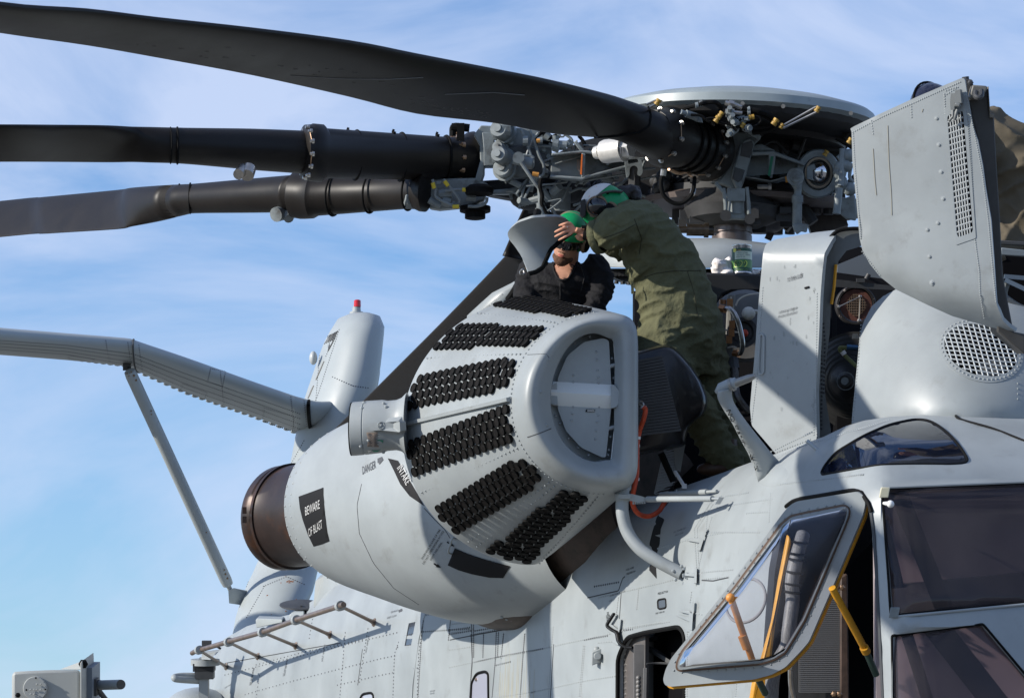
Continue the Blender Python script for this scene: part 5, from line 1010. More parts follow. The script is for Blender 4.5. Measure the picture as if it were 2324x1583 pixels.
g = G(); outf = rpoly(k2(13, [(1885, 515), (2050, 520), (2085, 560), (2095, 700), (2060, 745), (2030, 720), (2040, 640), (1990, 610), (1945, 640), (1940, 730), (1910, 765), (1900, 700), (1890, 620)]), 5, 3); sheet(g, outf, [rpoly(k2(13, [(1920, 545), (2035, 540), (2045, 575), (1925, 600)]), 3, 3)], lambda x, y: S(x, y, 20.82), 0, .12); fk = g.build('fork_end', HUBG, armb, bevel=.006)
tb_('fork_hook', 13, [(2000, 630), (1990, 700), (2000, 780), (1995, 850)], .035, HUBD, fk, d=20.86)
g = G(); a, b = Q(13, 1540, 470, 20.7), Q(13, 1880, 425, 20.6); v = nz(b-a); g.rev(a, v, [(0, .035), (.03, .04), (.03, .03), (.05, .03)], 16); L_ = np.linalg.norm(b-a); g.rev(a+v*.05, v, [(0, .062), (.02, .068), (L_*.66, .068), (L_*.66, .072), (L_*.72, .072)], 20); g.rev(a+v*(.05+L_*.72), v, [(0, .055), (.05, .055)], 6); sc2 = g.build('silver_accumulator', mat('silver_can', (.62, .60, .56), .35, metal=.3, noise=.15, nscale=30), hub, ang=30)
g = G()
for i in range(5): q = a+v*(.12+.015*i)-FW*.066-UP*(.0); g.box(q+UP*(-.01+.005*(i % 2)), v*.003, UP*.018, FW*.004)
g.build('label_print', GREYP, sc2, kind='stuff')
g = G()
for L in ([(830, 320), (900, 250), (960, 235), (1030, 280)], [(850, 350), (930, 345), (1010, 355), (1060, 370)], [(900, 230), (980, 225), (1020, 240)], [(1350, 270), (1400, 330), (1430, 400)], [(940, 250), (1000, 300), (1080, 270), (1140, 280)]): g.tube(cr(QS(13, L, 21.0), 4), .011, 6)
g.build('wire_loom', BLACK, hub, kind='stuff')
g = G()
for (x, y, x2, y2, r) in ((1080, 270, 1080, 340, .022), (1045, 365, 1110, 375, .036), (1110, 380, 1210, 385, .028), (1210, 330, 1240, 380, .02), (870, 330, 930, 325, .02), (1060, 390, 1130, 415, .03), (960, 250, 1010, 290, .02), (460, 175, 560, 180, .05), (700, 330, 760, 330, .03)): g.cyl(Q(13, x, y, 20.95), Q(13, x2, y2, 20.95), r, n=10)
g.build('hydraulic_valves', HUBG, hub, ang=35, kind='stuff')
g = G(); g.cyl(Q(13, 810, 710, 20.85), Q(13, 885, 722, 20.85), .014, n=8); g.cyl(Q(13, 860, 330, 20.9), Q(13, 900, 325, 20.9), .012, n=8); g.build('orange_sleeve', mat('orange_tape', (.55, .25, .05), .6), hub, kind='stuff')
# lower arms between the two left blades
HL('lower_arm', [(340, 900), (560, 880), (640, 860), (740, 850), (700, 920), (540, 945), (345, 945)], 21.2, .2); HL('lower_arm', [(120, 800), (700, 760), (900, 770), (1000, 760), (1280, 800), (1240, 900), (800, 990), (560, 1000), (340, 960), (100, 900)], 21.5, .4, HUBD)
HL('arm_underside', [(540, 945), (700, 920), (740, 990), (690, 1030), (560, 1010)], 21.25, .15, HUBG); HL('arm_block', [(1030, 930), (1280, 900), (1230, 1140), (1080, 1160), (1020, 1130)], 21.6, .3, HUBG, .02)
g = G(); g.ball(Q(13, 780, 980, 21.3), .12, .1, .08, ux=RT, uy=FW, uz=UP); g.ball(Q(13, 1250, 880, 21.3), .10, .1, .09, ux=RT, uy=FW, uz=UP); g.build('rubber_boot', HUBD, hub)
g = G(); g.cyl(Q(13, 780, 850, 21.1), Q(13, 830, 860, 21.1), .035, n=10); g.build('grey_plug', HUBG, hub, ang=35)
g = G(); sc3 = QS(2, [(790, 565, 21.2), (1100, 560, 21.2), (1170, 600, 21.2), (1140, 700, 21.2), (1060, 735, 21.2), (860, 755, 21.2), (795, 745, 21.2)]); g.plate(sc3, FW*.3); gb = g.build('root_gearbox', HUBG, hub, bevel=.012)
g = G(); g.rev(Q(2, 775, 690, 21.2), nz(np.array((-1, -.3, 0))), [(0, .05), (.05, .05), (.05, .065), (.12, .065), (.13, .045)], 8); g.build('gear_cap', HUBG, gb, ang=30)
g = G(); g.rev(Q(2, 1085, 738, 21.2), -ZU, [(0, .09), (.03, .09), (.03, .06), (.07, .06), (.075, .04)], 16); g.rev(Q(2, 1110, 660, 21.05), ZU, [(0, .08), (.03, .085), (.05, .06)], 16); g.build('drain_cap', BLACK, gb, ang=30)
for L, m in (([(820, 570), (840, 630), (845, 680), (930, 725), (980, 735)], HUBG), ([(890, 570), (930, 620), (985, 690), (985, 725)], HUBG), ([(900, 640), (980, 632), (1030, 635)], HUBG), ([(1160, 680), (1150, 715), (1100, 735), (1040, 735)], HUBG)): tb_('hydraulic_line', 2, L, .009, m, gb, d=21.05)
g = G()
for (x, y, x2, y2) in ((822, 590, 832, 625), (895, 580, 918, 610), (1005, 633, 1030, 634), (945, 738, 985, 737)): g.cyl(Q(2, x, y, 21.04), Q(2, x2, y2, 21.04), .012, n=8)
g.build('yellow_band', mat('yellow_band', (.6, .45, .03), .5), gb, kind='stuff')
g = G()
for (x, y, x2, y2, r) in ((850, 580, 850, 600, .03), (860, 660, 940, 655, .03), (800, 695, 870, 735, .022), (880, 700, 930, 715, .03), (940, 720, 985, 735, .02), (1030, 682, 1090, 684, .02)): g.cyl(Q(2, x, y, 21.1), Q(2, x2, y2, 21.1), r, n=8)
g.build('hydraulic_valves', HUBG, gb, ang=35, kind='stuff')
g = G()
g.tube(cr(QS(2, [(945, 300, 21.2), (950, 245, 21.2), (985, 240, 21.2)]), 4), .02, 8); g.cyl(Q(2, 938, 248, 21.2), Q(2, 972, 250, 21.2), .026, n=10); g.cyl(Q(2, 990, 245, 21.2), Q(2, 1050, 252, 21.2), .024, n=10); g.box(Q(2, 995, 275, 21.2), RT*.022, UP*.05, FW*.03); g.build('electrical_connector', BLACK, hub, ang=35, kind='stuff')

g = G(); g.loft([SS([(1150, 405, d), (1165, 440, d), (1200, 462, d), (1250, 470, d), (1255, 505, d), (1330, 508, d), (1345, 480, d), (1450, 470, d), (1450, 290, d), (1320, 320, d)]) for d in (21.7, 22.1)]); g.build('hub_core', HUBD, hub, ang=40)
g = G(); random.seed(31)
for i in range(60):
    x, y = random.uniform(1195, 1460), random.uniform(395, 490); q = S(x, y, 21.3+random.uniform(0, .3)); a = nz(np.array((random.uniform(-1, 1), random.uniform(-.3, .3), random.uniform(-.5, .5))))
    if i % 3: g.cyl(q, q+a*random.uniform(.05, .16), random.uniform(.015, .045), n=8)
    else: g.box(q, RT*random.uniform(.02, .07), UP*random.uniform(.015, .04), FW*.03)
g.build('hub_fittings', HUBD, hub, ang=40, kind='stuff')
g = G(); random.seed(32)
for i in range(34):
    x, y = random.uniform(1180, 1560), random.uniform(385, 470); q = S(x, y, 21.1); a = nz(np.array((random.uniform(-1, 1), random.uniform(-.3, 0), random.uniform(-.7, .7))))
    g.tube(cr([q, q+a*.08+np.array((0, 0, .02)), q+a*.16-np.array((0, 0, .03))], 4), .008, 6)
for i in range(16):
    q = S(random.uniform(1180, 1440), random.uniform(390, 460), 21.05); g.cyl(q, q+nz(np.array((random.uniform(-1, 1), -.3, random.uniform(-.5, .5))))*.07, random.uniform(.012, .028), n=8)
g.build('hub_lines', HUBG, hub, ang=40, kind='stuff')
g = G(); g.cyl(S(1272, 432, 21.2), S(1272, 478, 21.2), .06, n=18); g.cyl(S(1272, 425, 21.2), S(1272, 434, 21.2), .068, n=18); g.build('damper_can', HUBG, hub, ang=35)

g = G(); random.seed(41)
for i in range(40):
    x, y = random.uniform(1600, 1930), random.uniform(265, 450); q = S(x, y, 20.75+random.uniform(0, .25)); a = nz(np.array((random.uniform(-1, 1), random.uniform(-.3, .3), random.uniform(-.5, .5))))
    if i % 3: g.cyl(q, q+a*random.uniform(.05, .20), random.uniform(.012, .04), n=8)
    else: g.tube(cr([q, q+a*.1+np.array((0, 0, .04)), q+a*.22-np.array((0, 0, .05))], 4), .01, 6)
g.build('hub_fittings', HUBD, hub, ang=40, kind='stuff')
g = G(); random.seed(42)
for i in range(22):
    x, y = random.uniform(1240, 1450), random.uniform(290, 470); q = S(x, y, 20.98); g.tube(cr([q, q+np.array((random.uniform(-.1, .1), 0, random.uniform(-.06, .02))), q+np.array((random.uniform(-.2, .2), 0, random.uniform(-.12, .06)))], 4), .006, 6)
g.build('wire_loom', HUBG, hub, kind='stuff')
# ------------------------------------------------------------ upper deck and opened cowlings
g = G(); tr = [(1340, 640, 580, 604, 20.6), (1352, 566, 566, 604, 20.3), (1400, 556, 556, 606, 20.1), (1480, 545, 545, 607, 20.0), (1553, 540, 540, 607, 19.95), (1640, 540, 540, 607, 19.9), (1703, 547, 547, 607, 19.95), (1745, 552, 552, 607, 20.0), (1960, 560, 560, 640, 20.2)]
rg = []
for x, _, yt, yb, d in tr:
    h = (yb-yt); rg.append([S(x, yt, d+.9), S(x, yt, d+.45), S(x, yt+h*.10, d+.14), S(x, yt+h*.28, d+.03), S(x, yt+h*.6, d), S(x, yb, d), S(x, yb+1, d+.9)])
g.loft([r for r in rg[1:]], True); deck = g.build('transmission_cowl', PAINT2, HELI, ang=50)
g = G(); g.plate(SS([(1360, 609, 20.25), (1745, 610, 20.15), (1745, 640, 20.15), (1432, 643, 20.2), (1400, 632, 20.25)]), FW*.5)
for i in range(9): g.cyl(S(1385+i*14, 640-abs(4-i), 20.22), S(1385+i*14, 647-abs(4-i), 20.22), .014, n=6); g.cyl(S(1365+i*8, 622, 20.2), S(1365+i*8, 622, 20.26), .012, n=6)
g.build('deck_underframe', HUBD, HELI, ang=40, kind='stuff')
g = G(); g.plate(SS([(1580, 618, 19.1), (1728, 622, 19.1), (1728, 660, 19.1), (1660, 660, 19.1), (1640, 668, 19.1), (1628, 690, 19.1), (1600, 690, 19.1)]), FW*.75); shelf = g.build('deck_beam', mat('deck_black', (.022, .022, .022), .45), HELI, bevel=.01)
g = G(); g.plate(SS([(1440, 660, 20.1), (1980, 620, 20.1), (1980, 1010, 19.0), (1600, 1120, 19.0), (1440, 1130, 19.2)]), FW*.3); g.build('bay_shade_sheet', VOID, HELI)  # black sheet painted in for the shade deep in the bay
# machinery in the bay between the coverall and the slide panel
tb_('steel_pipe', 7, [(818, 145, 18.8), (860, 138, 18.75), (900, 180, 18.7), (930, 260, 18.7), (950, 370, 18.7), (940, 430, 18.75), (912, 445, 18.8)], .013, STEEL, HELI)
g = G(); g.cyl(Q(7, 800, 138, 18.8), Q(7, 835, 145, 18.78), .022, n=6); g.cyl(Q(7, 895, 440, 18.8), Q(7, 925, 440, 18.78), .022, n=6); g.cyl(Q(7, 818, 80, 18.8), Q(7, 816, 110, 18.8), .018, n=8); g.build('copper_nut', mat('copper', (.45, .22, .11), .4, metal=.8), HELI, ang=30)
g = G(); g.cyl(Q(7, 875, 50, 18.9), Q(7, 858, 490, 18.9), .022, n=8); g.cyl(Q(7, 830, 540, 18.8), Q(7, 832, 620, 18.8), .015, n=8); g.box(Q(7, 842, 440, 18.85), RT*.03, UP*.1, FW*.02); g.build('bay_post', mat('bay_grey', (.17, .165, .15), .5, noise=.3), HELI, ang=40)
g = G(); c = Q(7, 968, 255, 19.0); g.rev(c, -FW, [(-.02, .19), (0, .19), (.01, .17), (.02, .17), (.02, .02)], 32); gd = g.build('generator_cover', mat('gen_grey', (.17, .17, .17), .45, noise=.2), HELI, ang=30)
g = G(); g.rev(Q(7, 945, 300, 18.9), -FW, [(0, .08), (.05, .08), (.05, .06), (.03, .05)], 20); g.build('cap_ring', DGREY, gd, ang=30); g = G(); g.ball(Q(7, 963, 303, 18.83), .02); g.build('red_plug', mat('red_plug', (.5, .05, .02), .4), gd)
g = G(); g.plate(QS(7, [(975, 228, 18.94), (1000, 225, 18.94), (1002, 292, 18.94), (978, 295, 18.94)]), FW*.004); lb = g.build('yellow_label', BLKP, gd)
g = G()
for i in range(3): g.plate(QS(7, [(979, 236+i*18, 18.936), (998, 234+i*18, 18.936), (998, 240+i*18, 18.936), (979, 242+i*18, 18.936)]), FW*.002)
g.build('label_print', YELC, lb, kind='stuff')
g = G(); g.cyl(Q(7, 975, 175, 18.8), Q(7, 1015, 165, 18.8), .03, n=8); g.cyl(Q(7, 1010, 160, 18.8), Q(7, 1050, 160, 18.8), .012, n=8); g.ball(Q(7, 990, 172, 18.78), .036, n=10, m=6); g.build('white_connector', mat('dirty_white', (.5, .48, .42), .5), HELI, ang=40)
tb_('braided_hose', 7, [(885, 480, 18.75), (898, 560, 18.7), (900, 640, 18.65), (915, 720, 18.6), (960, 790, 18.6), (1000, 830, 18.6)], .020, mat('braided', (.10, .09, .08), .4, metal=.4, noise=.5, nscale=120), HELI); g = G(); g.cyl(Q(7, 885, 475, 18.75), Q(7, 895, 545, 18.72), .03, n=6); g.build('hose_nut', DGREY, HELI, ang=30)
g = G(); 
for L in ([(905, 120), (925, 80), (980, 50), (1060, 38)], [(870, 60), (885, 130), (880, 240), (870, 330)], [(850, 400), (880, 395), (910, 400)], [(830, 280), (880, 292), (930, 300)]): g.tube(cr(QS(7, L, 18.8), 4), .005, 6)
g.build('lock_wire', mat('cream_wire', (.5, .46, .38), .5), HELI, kind='stuff')
g = G()
for x, y in ((880, 245), (875, 300), (860, 345), (865, 100)): g.box(Q(7, x, y, 18.8), RT*.015, UP*.02, FW*.015)
g.build('rusty_clip', mat('rusty_clip', (.30, .13, .04), .6), HELI, kind='stuff')
# sliding panel and the arched frame behind it
SLP = [(1732, 572), (1738, 553), (1760, 543), (1850, 527), (1904, 521), (1886, 548), (1871, 575), (1866, 620), (1862, 673), (1859, 755), (1852, 891), (1854, 986), (1852, 1001), (1767, 1036), (1706, 965), (1702, 925), (1714, 789), (1719, 714), (1727, 626)]
def slf(x, y): 
    u = min(1, max(0, (590-y)/68.0)); return S(x, y, 17.45-(x-1720)*.0016+.28*(1-math.sqrt(1-u*u))*1.2)
g = G(); sheet(g, rpoly(SLP, 5, 2), [], slf, 22, .025); slp = g.build('slide_panel', PAINT, HELI, ang=50)
g = G(); stext(g, 'TO OPEN SLIDE', (1786, 640), (5.05, -1.6), (.6, -13), slf, .004); stext(g, 'CAUTION-DO NOT OPERATE APP', (1767, 712), (2.75, -.72), (.3, -8), slf, .004); stext(g, 'WITH SLIDING COVER OVER EXHAUST', (1765, 722), (2.5, -.65), (.3, -8), slf, .004); g.build('stencil_lettering', GREYP, slp, smooth=False)
g = G(); g.tube([tocam(slf(*k2(3, [p])[0]), .003) for p in ((1532, 1420), (1560, 1412))], .005, 6); g.build('stencil_mark', BLKP, slp)
g = G(); L = rpoly(k2(7, [(1068, 315), (1085, 310), (1096, 330), (1092, 560), (1080, 578), (1062, 575), (1058, 540)]), 4, 3); g.tube([tocam(slf(*p), .003) for p in L]+[tocam(slf(*L[0]), .003)], .006, 6); g.build('finger_slot', PAINT2, slp)
g = G(); random.seed(9)
for i in range(34):
    x, y = random.uniform(1745, 1850), random.uniform(600, 930); r = random.uniform(1.2, 3.6); n_ = 7; L = [(x+r*(.6+.6*random.random())*math.cos(6.28*j/n_)*.7, y+2*r*(.5+.6*random.random())*math.sin(6.28*j/n_)) for j in range(n_)]
    if pip(x, y, SLP): sheet(g, L, [], lambda a, b: tocam(slf(a, b), .0015), 0, 0)
g.build('paint_scuffs', mat('scuff', (.235, .255, .26), .6), slp, kind='stuff')
g = G()
for L in ([(1446, 40), (1440, 700), (1445, 990)], [(1425, 680), (1425, 980)], [(1085, 0), (1045, 600), (1010, 890)], [(1440, 1010), (1190, 1110)], [(1180, 1095), (1400, 1010)]): rivets(g, k2(7, L), 6, slf, .0045)
g.build('rivet_row', PAINT2, slp, smooth=False, kind='stuff')
AO = [(1870, 590), (1874, 556), (1882, 541), (1897, 526), (1929, 520), (1962, 520), (1962, 556), (1921, 569), (1903, 592), (1896, 631), (1893, 652), (1886, 686), (1883, 755), (1872, 840), (1872, 891), (1886, 976), (1884, 992), (1856, 1002), (1853, 891), (1860, 755), (1863, 673)]
def arf(x, y): return S(x, y, 17.35)
g = G(); sheet(g, AO, [], arf, 0, .10); arch = g.build('arch_frame', mat('arch_grey', (.13, .14, .14), .5, noise=.25, nscale=8), HELI, bevel=.01)
g = G(); g.tube(cr(SS([(1872, 560, 17.33), (1884, 540, 17.33), (1902, 524, 17.33), (1930, 519, 17.33), (1960, 519, 17.33)]), 5), .010, 8); g.build('arch_seal', BLACK, arch)
g = G(); g.tube(SS([(1897, 600, 17.34), (1893, 650, 17.34), (1887, 690, 17.34)]), .008, 6); g.build('yellow_edge', YEL, arch)
g = G()
for L in ([(1470, 180), (1478, 500), (1475, 940)], [(1490, 240), (1500, 380), (1490, 700)]): rivets(g, k2(7, L), 9, arf, .006)
g.build('rivet_row', DGREY, arch, smooth=False, kind='stuff')
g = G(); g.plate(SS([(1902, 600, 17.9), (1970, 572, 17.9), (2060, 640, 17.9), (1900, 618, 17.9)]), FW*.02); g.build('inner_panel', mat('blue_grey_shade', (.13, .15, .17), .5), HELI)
g = G(); g.plate(SS([(1885, 632, 17.6), (2060, 652, 17.6), (2060, 660, 17.6), (1885, 650, 17.6)]), FW*.02); g.cyl(S(1966, 633, 17.6), S(1972, 622, 17.6), .012); g.box(S(1953, 636, 17.6), RT*.02, UP*.01, FW*.01); g.build('hinge_strip', DGREY, HELI, ang=40, kind='stuff')
c = S(1943, 692, 17.7); g = G(); g.rev(c, -FW, [(-.1, .096), (0, .098), (.006, .094), (.006, .085), (-.08, .07)], 40, False); ap = g.build('exhaust_port', mat('chipped_black', (.02, .018, .018), .5, noise=.3, col2=(.45, .40, .36), c2lo=.62, c2hi=.64, c2scale=30), HELI, ang=30)
g = G(); g.rev(c+FW*.01, -FW, [(0, .078), (.006, .078), (.006, .045)], 32, False); g.build('rust_ring', mat('rusty_ring', (.13, .05, .035), .6, noise=.5, nscale=30), ap, ang=30)
g = G()
for i in range(-4, 5): h = .05*math.cos(i/4.6*1.5)+.006; g.bar(c+RT*i*.0105-UP*h, c+RT*i*.0105+UP*h, .003, .003); g.bar(c+UP*i*.0125-RT*h*.9, c+UP*i*.0125+RT*h*.9, .003, .003)
g.build('port_screen', BRONZE, ap, kind='stuff')
g = G(); g.tube([Q(4, 85, 1472, 17.6), Q(4, 212, 1410, 17.6), Q(4, 205, 1560, 17.6)], .004, 6); g.rivet(Q(4, 85, 1472, 17.6), -FW, .009); g.rivet(Q(4, 212, 1410, 17.6), -FW, .009); g.rivet(Q(4, 206, 1556, 17.6), -FW, .011); g.build('port_lever', STEEL, ap)
c = Q(7, 1700, 620, 17.75); g = G(); dx = nz(-FW+RT*-.35); g.rev(c, dx, [(-.02, .24), (.0, .24)]+[(h+.028*i, r-.026*i) for i in range(6) for h, r in ((.0, .225), (.012, .225), (.016, .212), (.026, .212))]+[(.18, .05), (.20, .03)], 48); fan = g.build('blower_housing', mat('blower_black', (.018, .018, .018), .35), HELI, ang=25)
g = G(); g.rev(c+dx*.16, dx, [(0, .045), (.03, .045), (.03, .02), (.05, .018)], 14); g.build('blower_hub', HUBG, fan, ang=30)
tb_('olive_hose', 7, [(1700, 395, 17.5), (1640, 400, 17.5), (1603, 400, 17.5), (1600, 415, 17.5), (1625, 445, 17.5), (1710, 525, 17.45)], .010, mat('olive_hose', (.14, .15, .05), .6), HELI); g = G(); g.cyl(Q(7, 1615, 425, 17.49), Q(7, 1630, 445, 17.49), .013, n=10); g.build('hose_band', WHITE, HELI); g = G(); g.cyl(Q(7, 1645, 395, 17.48), Q(7, 1720, 400, 17.48), .014, n=8); g.build('blue_fitting', mat('blue_anodised', (.04, .10, .18), .3, metal=.7), HELI)
g = G(); g.box(Q(7, 1710, 330, 17.5), RT*.022, UP*.008, FW*.01); g.box(Q(7, 1700, 312, 17.5), RT*.012, UP*.004, FW*.01); g.build('steel_bracket', STEEL, HELI, kind='stuff')
g = G(); g.plate(SS([(1985, 700, 17.3), (1996, 700, 17.3), (1996, 725, 17.3), (1982, 712, 17.3)]), FW*.01); g.build('yellow_tab', YELC, HELI)
# lower dome cowl with the round mesh
def dcf(x, y):
    return S(x, y, 16.55+((x-2200)/270.0)**2*(.55 if x < 2200 else .25)+max(0, (945-y)/300.0)**1.5*.55)
DC = [(1932, 978), (1934, 942), (1944, 840), (1951, 765), (1958, 735), (1978, 695), (2004, 672), (2034, 656), (2130, 640), (2300, 690), (2430, 720), (2430, 965), (2324, 952), (2200, 949), (2100, 949), (2020, 953), (1960, 962)]
ge = (2226, 794); ga = math.radians(18)
def gel(rx, ry, n=44): return [(ge[0]+rx*math.cos(t)*math.cos(ga)-ry*math.sin(t)*math.sin(ga), ge[1]+rx*math.cos(t)*math.sin(ga)+ry*math.sin(t)*math.cos(ga)) for t in (2*math.pi*i/n for i in range(n))]
g = G(); sheet(g, DC, [gel(86, 57)], dcf, 22, .02); dc = g.build('dome_cowl', PAINT, HELI, ang=60)
g = G(); sheet(g, gel(99, 70), [gel(85.5, 56.5)], lambda x, y: tocam(dcf(x, y), .003), 0, .004); fl = g.build('grille_flange', PAINT, dc, ang=60)
g = G(); rivets(g, gel(92.5, 63.5)+[gel(92.5, 63.5)[0]], 9.5, lambda x, y: tocam(dcf(x, y), .003), .006); g.build('rivet_row', PAINT2, fl, smooth=False, kind='stuff')
g = G(); E_ = gel(87, 58)
def clipseg(p, q, n=40):
    ok = [t/n for t in range(n+1) if pip(p[0]+(q[0]-p[0])*t/n, p[1]+(q[1]-p[1])*t/n, E_)]
    return [(p[0]+(q[0]-p[0])*t, p[1]+(q[1]-p[1])*t) for t in ok]
for i in range(-9, 10):
    for (ux, uy, vx, vy, s) in ((.30, 1.0, 12.2, 0.0, 0), (1.0, .10, 0, 9.6, 1)):
        p = (ge[0]+vx*i-ux*95, ge[1]+vy*i-uy*(95 if s == 0 else 95)); q = (ge[0]+vx*i+ux*95, ge[1]+vy*i+uy*95); sg = clipseg(p, q)
        if len(sg) > 2: g.tube([dcf(a, b+2.2*math.sin((a-ge[0])/30)) for a, b in sg[::3]+[sg[-1]]], .0038, 5)
g.build('wire_mesh', mat('mesh_white', (.42, .45, .46), .4), fl, kind='stuff')
g = G(); sheet(g, gel(92, 62), [], lambda x, y: S(x, y, 17.2), 0, .02); g.build('duct_dark', VOID, dc)
g = G(); sheet(g, rpoly([(2225, 822), (2262, 812), (2290, 815), (2280, 838), (2250, 852), (2222, 850)], 4, 2), [], lambda x, y: S(x, y, 16.78), 0, .01); g.build('inner_duct_edge', mat('duct_shine', (.20, .20, .20), .4), dc)
g = G(); rivets(g, k2(7, [(1740, 250), (1715, 560), (1685, 900)]), 7, dcf, .005); rivets(g, [(2310, 905), (2310, 870)], 9, dcf, .005); g.build('rivet_row', PAINT2, dc, smooth=False, kind='stuff')
# big cowl panel standing open
PO = [(1932.6, 300), (1930, 292), (1938, 287), (2000, 257), (2083, 219), (2136, 196.5), (2181, 177.7), (2187, 178), (2190, 183), (2200, 243.5), (2207, 285), (2219, 319), (2230, 375), (2237, 428), (2249, 499), (2256, 593.6), (2260, 652), (2262, 690), (2268, 706), (2276, 727), (2290, 741), (2306, 752),
      (2264, 746), (2216, 733), (2161, 717), (2110, 694), (2071, 675), (2034, 657), (1996.6, 627), (1974, 599), (1957, 567), (1951, 541), (1944, 462), (1934.5, 367.7)]
def bpf(x, y):
    e = (y-interp(x, [(1930, 500), (1957, 560), (2000, 610), (2110, 660), (2310, 710)])+25)/60.0
    return S(x, y, 16.05+(2262-x)/330.0*.28+(.10*max(0, min(2, e))**2)+((x-2080)/220.0)**2*.04)
SL = rpoly(k2(15, [(415, 415), (430, 395), (548, 358), (558, 400), (642, 1405), (630, 1430), (512, 1470), (498, 1440)]), 2.5, 2)
g = G(); sheet(g, PO, [SL], bpf, 20, .018); bp = g.build('open_cowl_panel', PAINT, HELI, ang=60)
g = G(); sheet(g, rpoly(k2(15, [(392, 330), (560, 270), (592, 420), (668, 1478), (490, 1540), (478, 1440)]), 3, 2), [SL], lambda x, y: tocam(bpf(x, y), .003), 0, .003); gp = g.build('grille_doubler', PAINT, bp)
g = G(); a0, b0, a1, b1_ = [np.array(p) for p in k2(15, [(415, 405), (552, 358), (503, 1475), (642, 1430)])]
for i in range(1, 6): t = i/6; P = [a0+(b0-a0)*t, a1+(b1_-a1)*t]; g.tube([bpf(*(P[0]+(P[1]-P[0])*s/12)) for s in range(13)], .0034, 5)
for i in range(1, 21): t = (i+.1)/21; P = [a0+(a1-a0)*t, b0+(b1_-b0)*t]; g.tube([bpf(*P[0]), bpf(*P[1])], .0045, 5)
g.build('grille_mesh', mat('grille_grey', (.36, .38, .38), .45), gp, kind='stuff')
g = G(); sheet(g, [tuple(np.array(p)) for p in SL], [], lambda x, y: S(x, y, 16.35), 0, .01); g.build('grille_dark_backing', VOID, gp)
for x, y in k2(4, [(673, 338), (687, 497), (701, 660), (713, 822), (681, 968), (618, 1008), (630, 1170), (645, 1327)]):
    q = bpf(x, y); nn = nz(CAM-q); g = G(); g.rev(q-nn*.002, nn+RT*-.3, [(0, .013), (.002, .0125), (.0025, .007), (.006, .0065), (.007, .003)], 16); g.build('fastener', PAINT2, bp, ang=30)
g = G()
for L in ([(168, 420), (340, 330), (560, 232), (720, 160), (815, 118)], [(170, 430), (180, 620), (200, 860), (215, 1060)], [(720, 190), (725, 310)], [(850, 200), (900, 420), (950, 680), (985, 960), (1010, 1240), (1030, 1440)], [(860, 300), (880, 560), (895, 860), (905, 1020)], [(740, 400), (765, 760), (790, 1060)],
          [(905, 1070), (930, 1260), (935, 1400), (960, 1540)], [(800, 1075), (900, 1045)], [(225, 1140), (330, 1280)], [(280, 350), (290, 430)], [(520, 250), (522, 330)], [(720, 200), (800, 150)], [(730, 170), (790, 150)]): rivets(g, k2(4, L), 5.2, bpf, .0042)
g.build('rivet_row', PAINT2, bp, smooth=False, kind='stuff')
g = G()
for L in ([(290, 520), (300, 700), (310, 800)], [(378, 380), (385, 600), (400, 800), (403, 920)], [(590, 280), (585, 300)]): g.tube([tocam(bpf(*p), .0006) for p in resample(k2(4, L), 12, False)], .0022, 4)
g.build('drip_stain', mat('stain_tan', (.24, .23, .19), .7), bp, kind='stuff')
g = G(); sheet(g, k2(15, [(447, 205), (480, 205), (478, 350), (445, 350), (440, 280)]), [], lambda x, y: tocam(bpf(x, y), .035), 0, .03); sheet(g, k2(15, [(485, 180), (528, 170), (540, 290), (478, 290), (478, 230)]), [], lambda x, y: tocam(bpf(x, y), .05), 0, .04)
g.tube([tocam(bpf(*p), .03) for p in k2(15, [(465, 350), (465, 410), (430, 450)])], .007, 8); g.tube([tocam(bpf(*p), .03) for p in k2(15, [(505, 345), (480, 440)])], .008, 8); g.tube([tocam(bpf(*p), .04) for p in k2(15, [(485, 300), (530, 310)])], .012, 8); g.build('latch', mat('latch_grey', (.16, .17, .17), .4, noise=.2), bp, bevel=.003, kind='stuff')
pl('cowl_side_frame', 15, [(547, 72), (640, 85), (645, 135), (772, 145), (785, 380), (825, 380), (850, 830), (880, 1300), (905, 1800), (1000, 2300), (1100, 2320), (1100, 2500), (860, 2300), (835, 2080), (812, 1583), (770, 1100), (735, 900), (690, 650), (600, 260)], 16.2, .25, mat('frame_dark', (.05, .048, .045), .55, noise=.3), bp, .006)
pl('frame_edge', 15, [(772, 145), (780, 145), (795, 385), (825, 385), (830, 420), (790, 420)], 16.18, .1, mat('frame_tan', (.16, .14, .11), .6), bp, .004); pl('hinge_bracket', 15, [(620, 200), (640, 130), (765, 140), (770, 165), (745, 200), (735, 240), (700, 258), (620, 245)], 16.12, .08, mat('bracket_grey', (.14, .135, .12), .5, noise=.3), bp, .006)
g = G(); g.tube(cr(QS(15, [(665, 190, 16.1), (665, 230, 16.08), (690, 245, 16.07), (715, 225, 16.08), (715, 180, 16.1)]), 5), .012, 8); g.rivet(Q(15, 620, 112, 16.17), -FW, .014); g.cyl(Q(15, 575, 60, 16.25), Q(15, 578, 85, 16.25), .016, n=8); g.build('hinge_loop', DGREY, bp, kind='stuff')
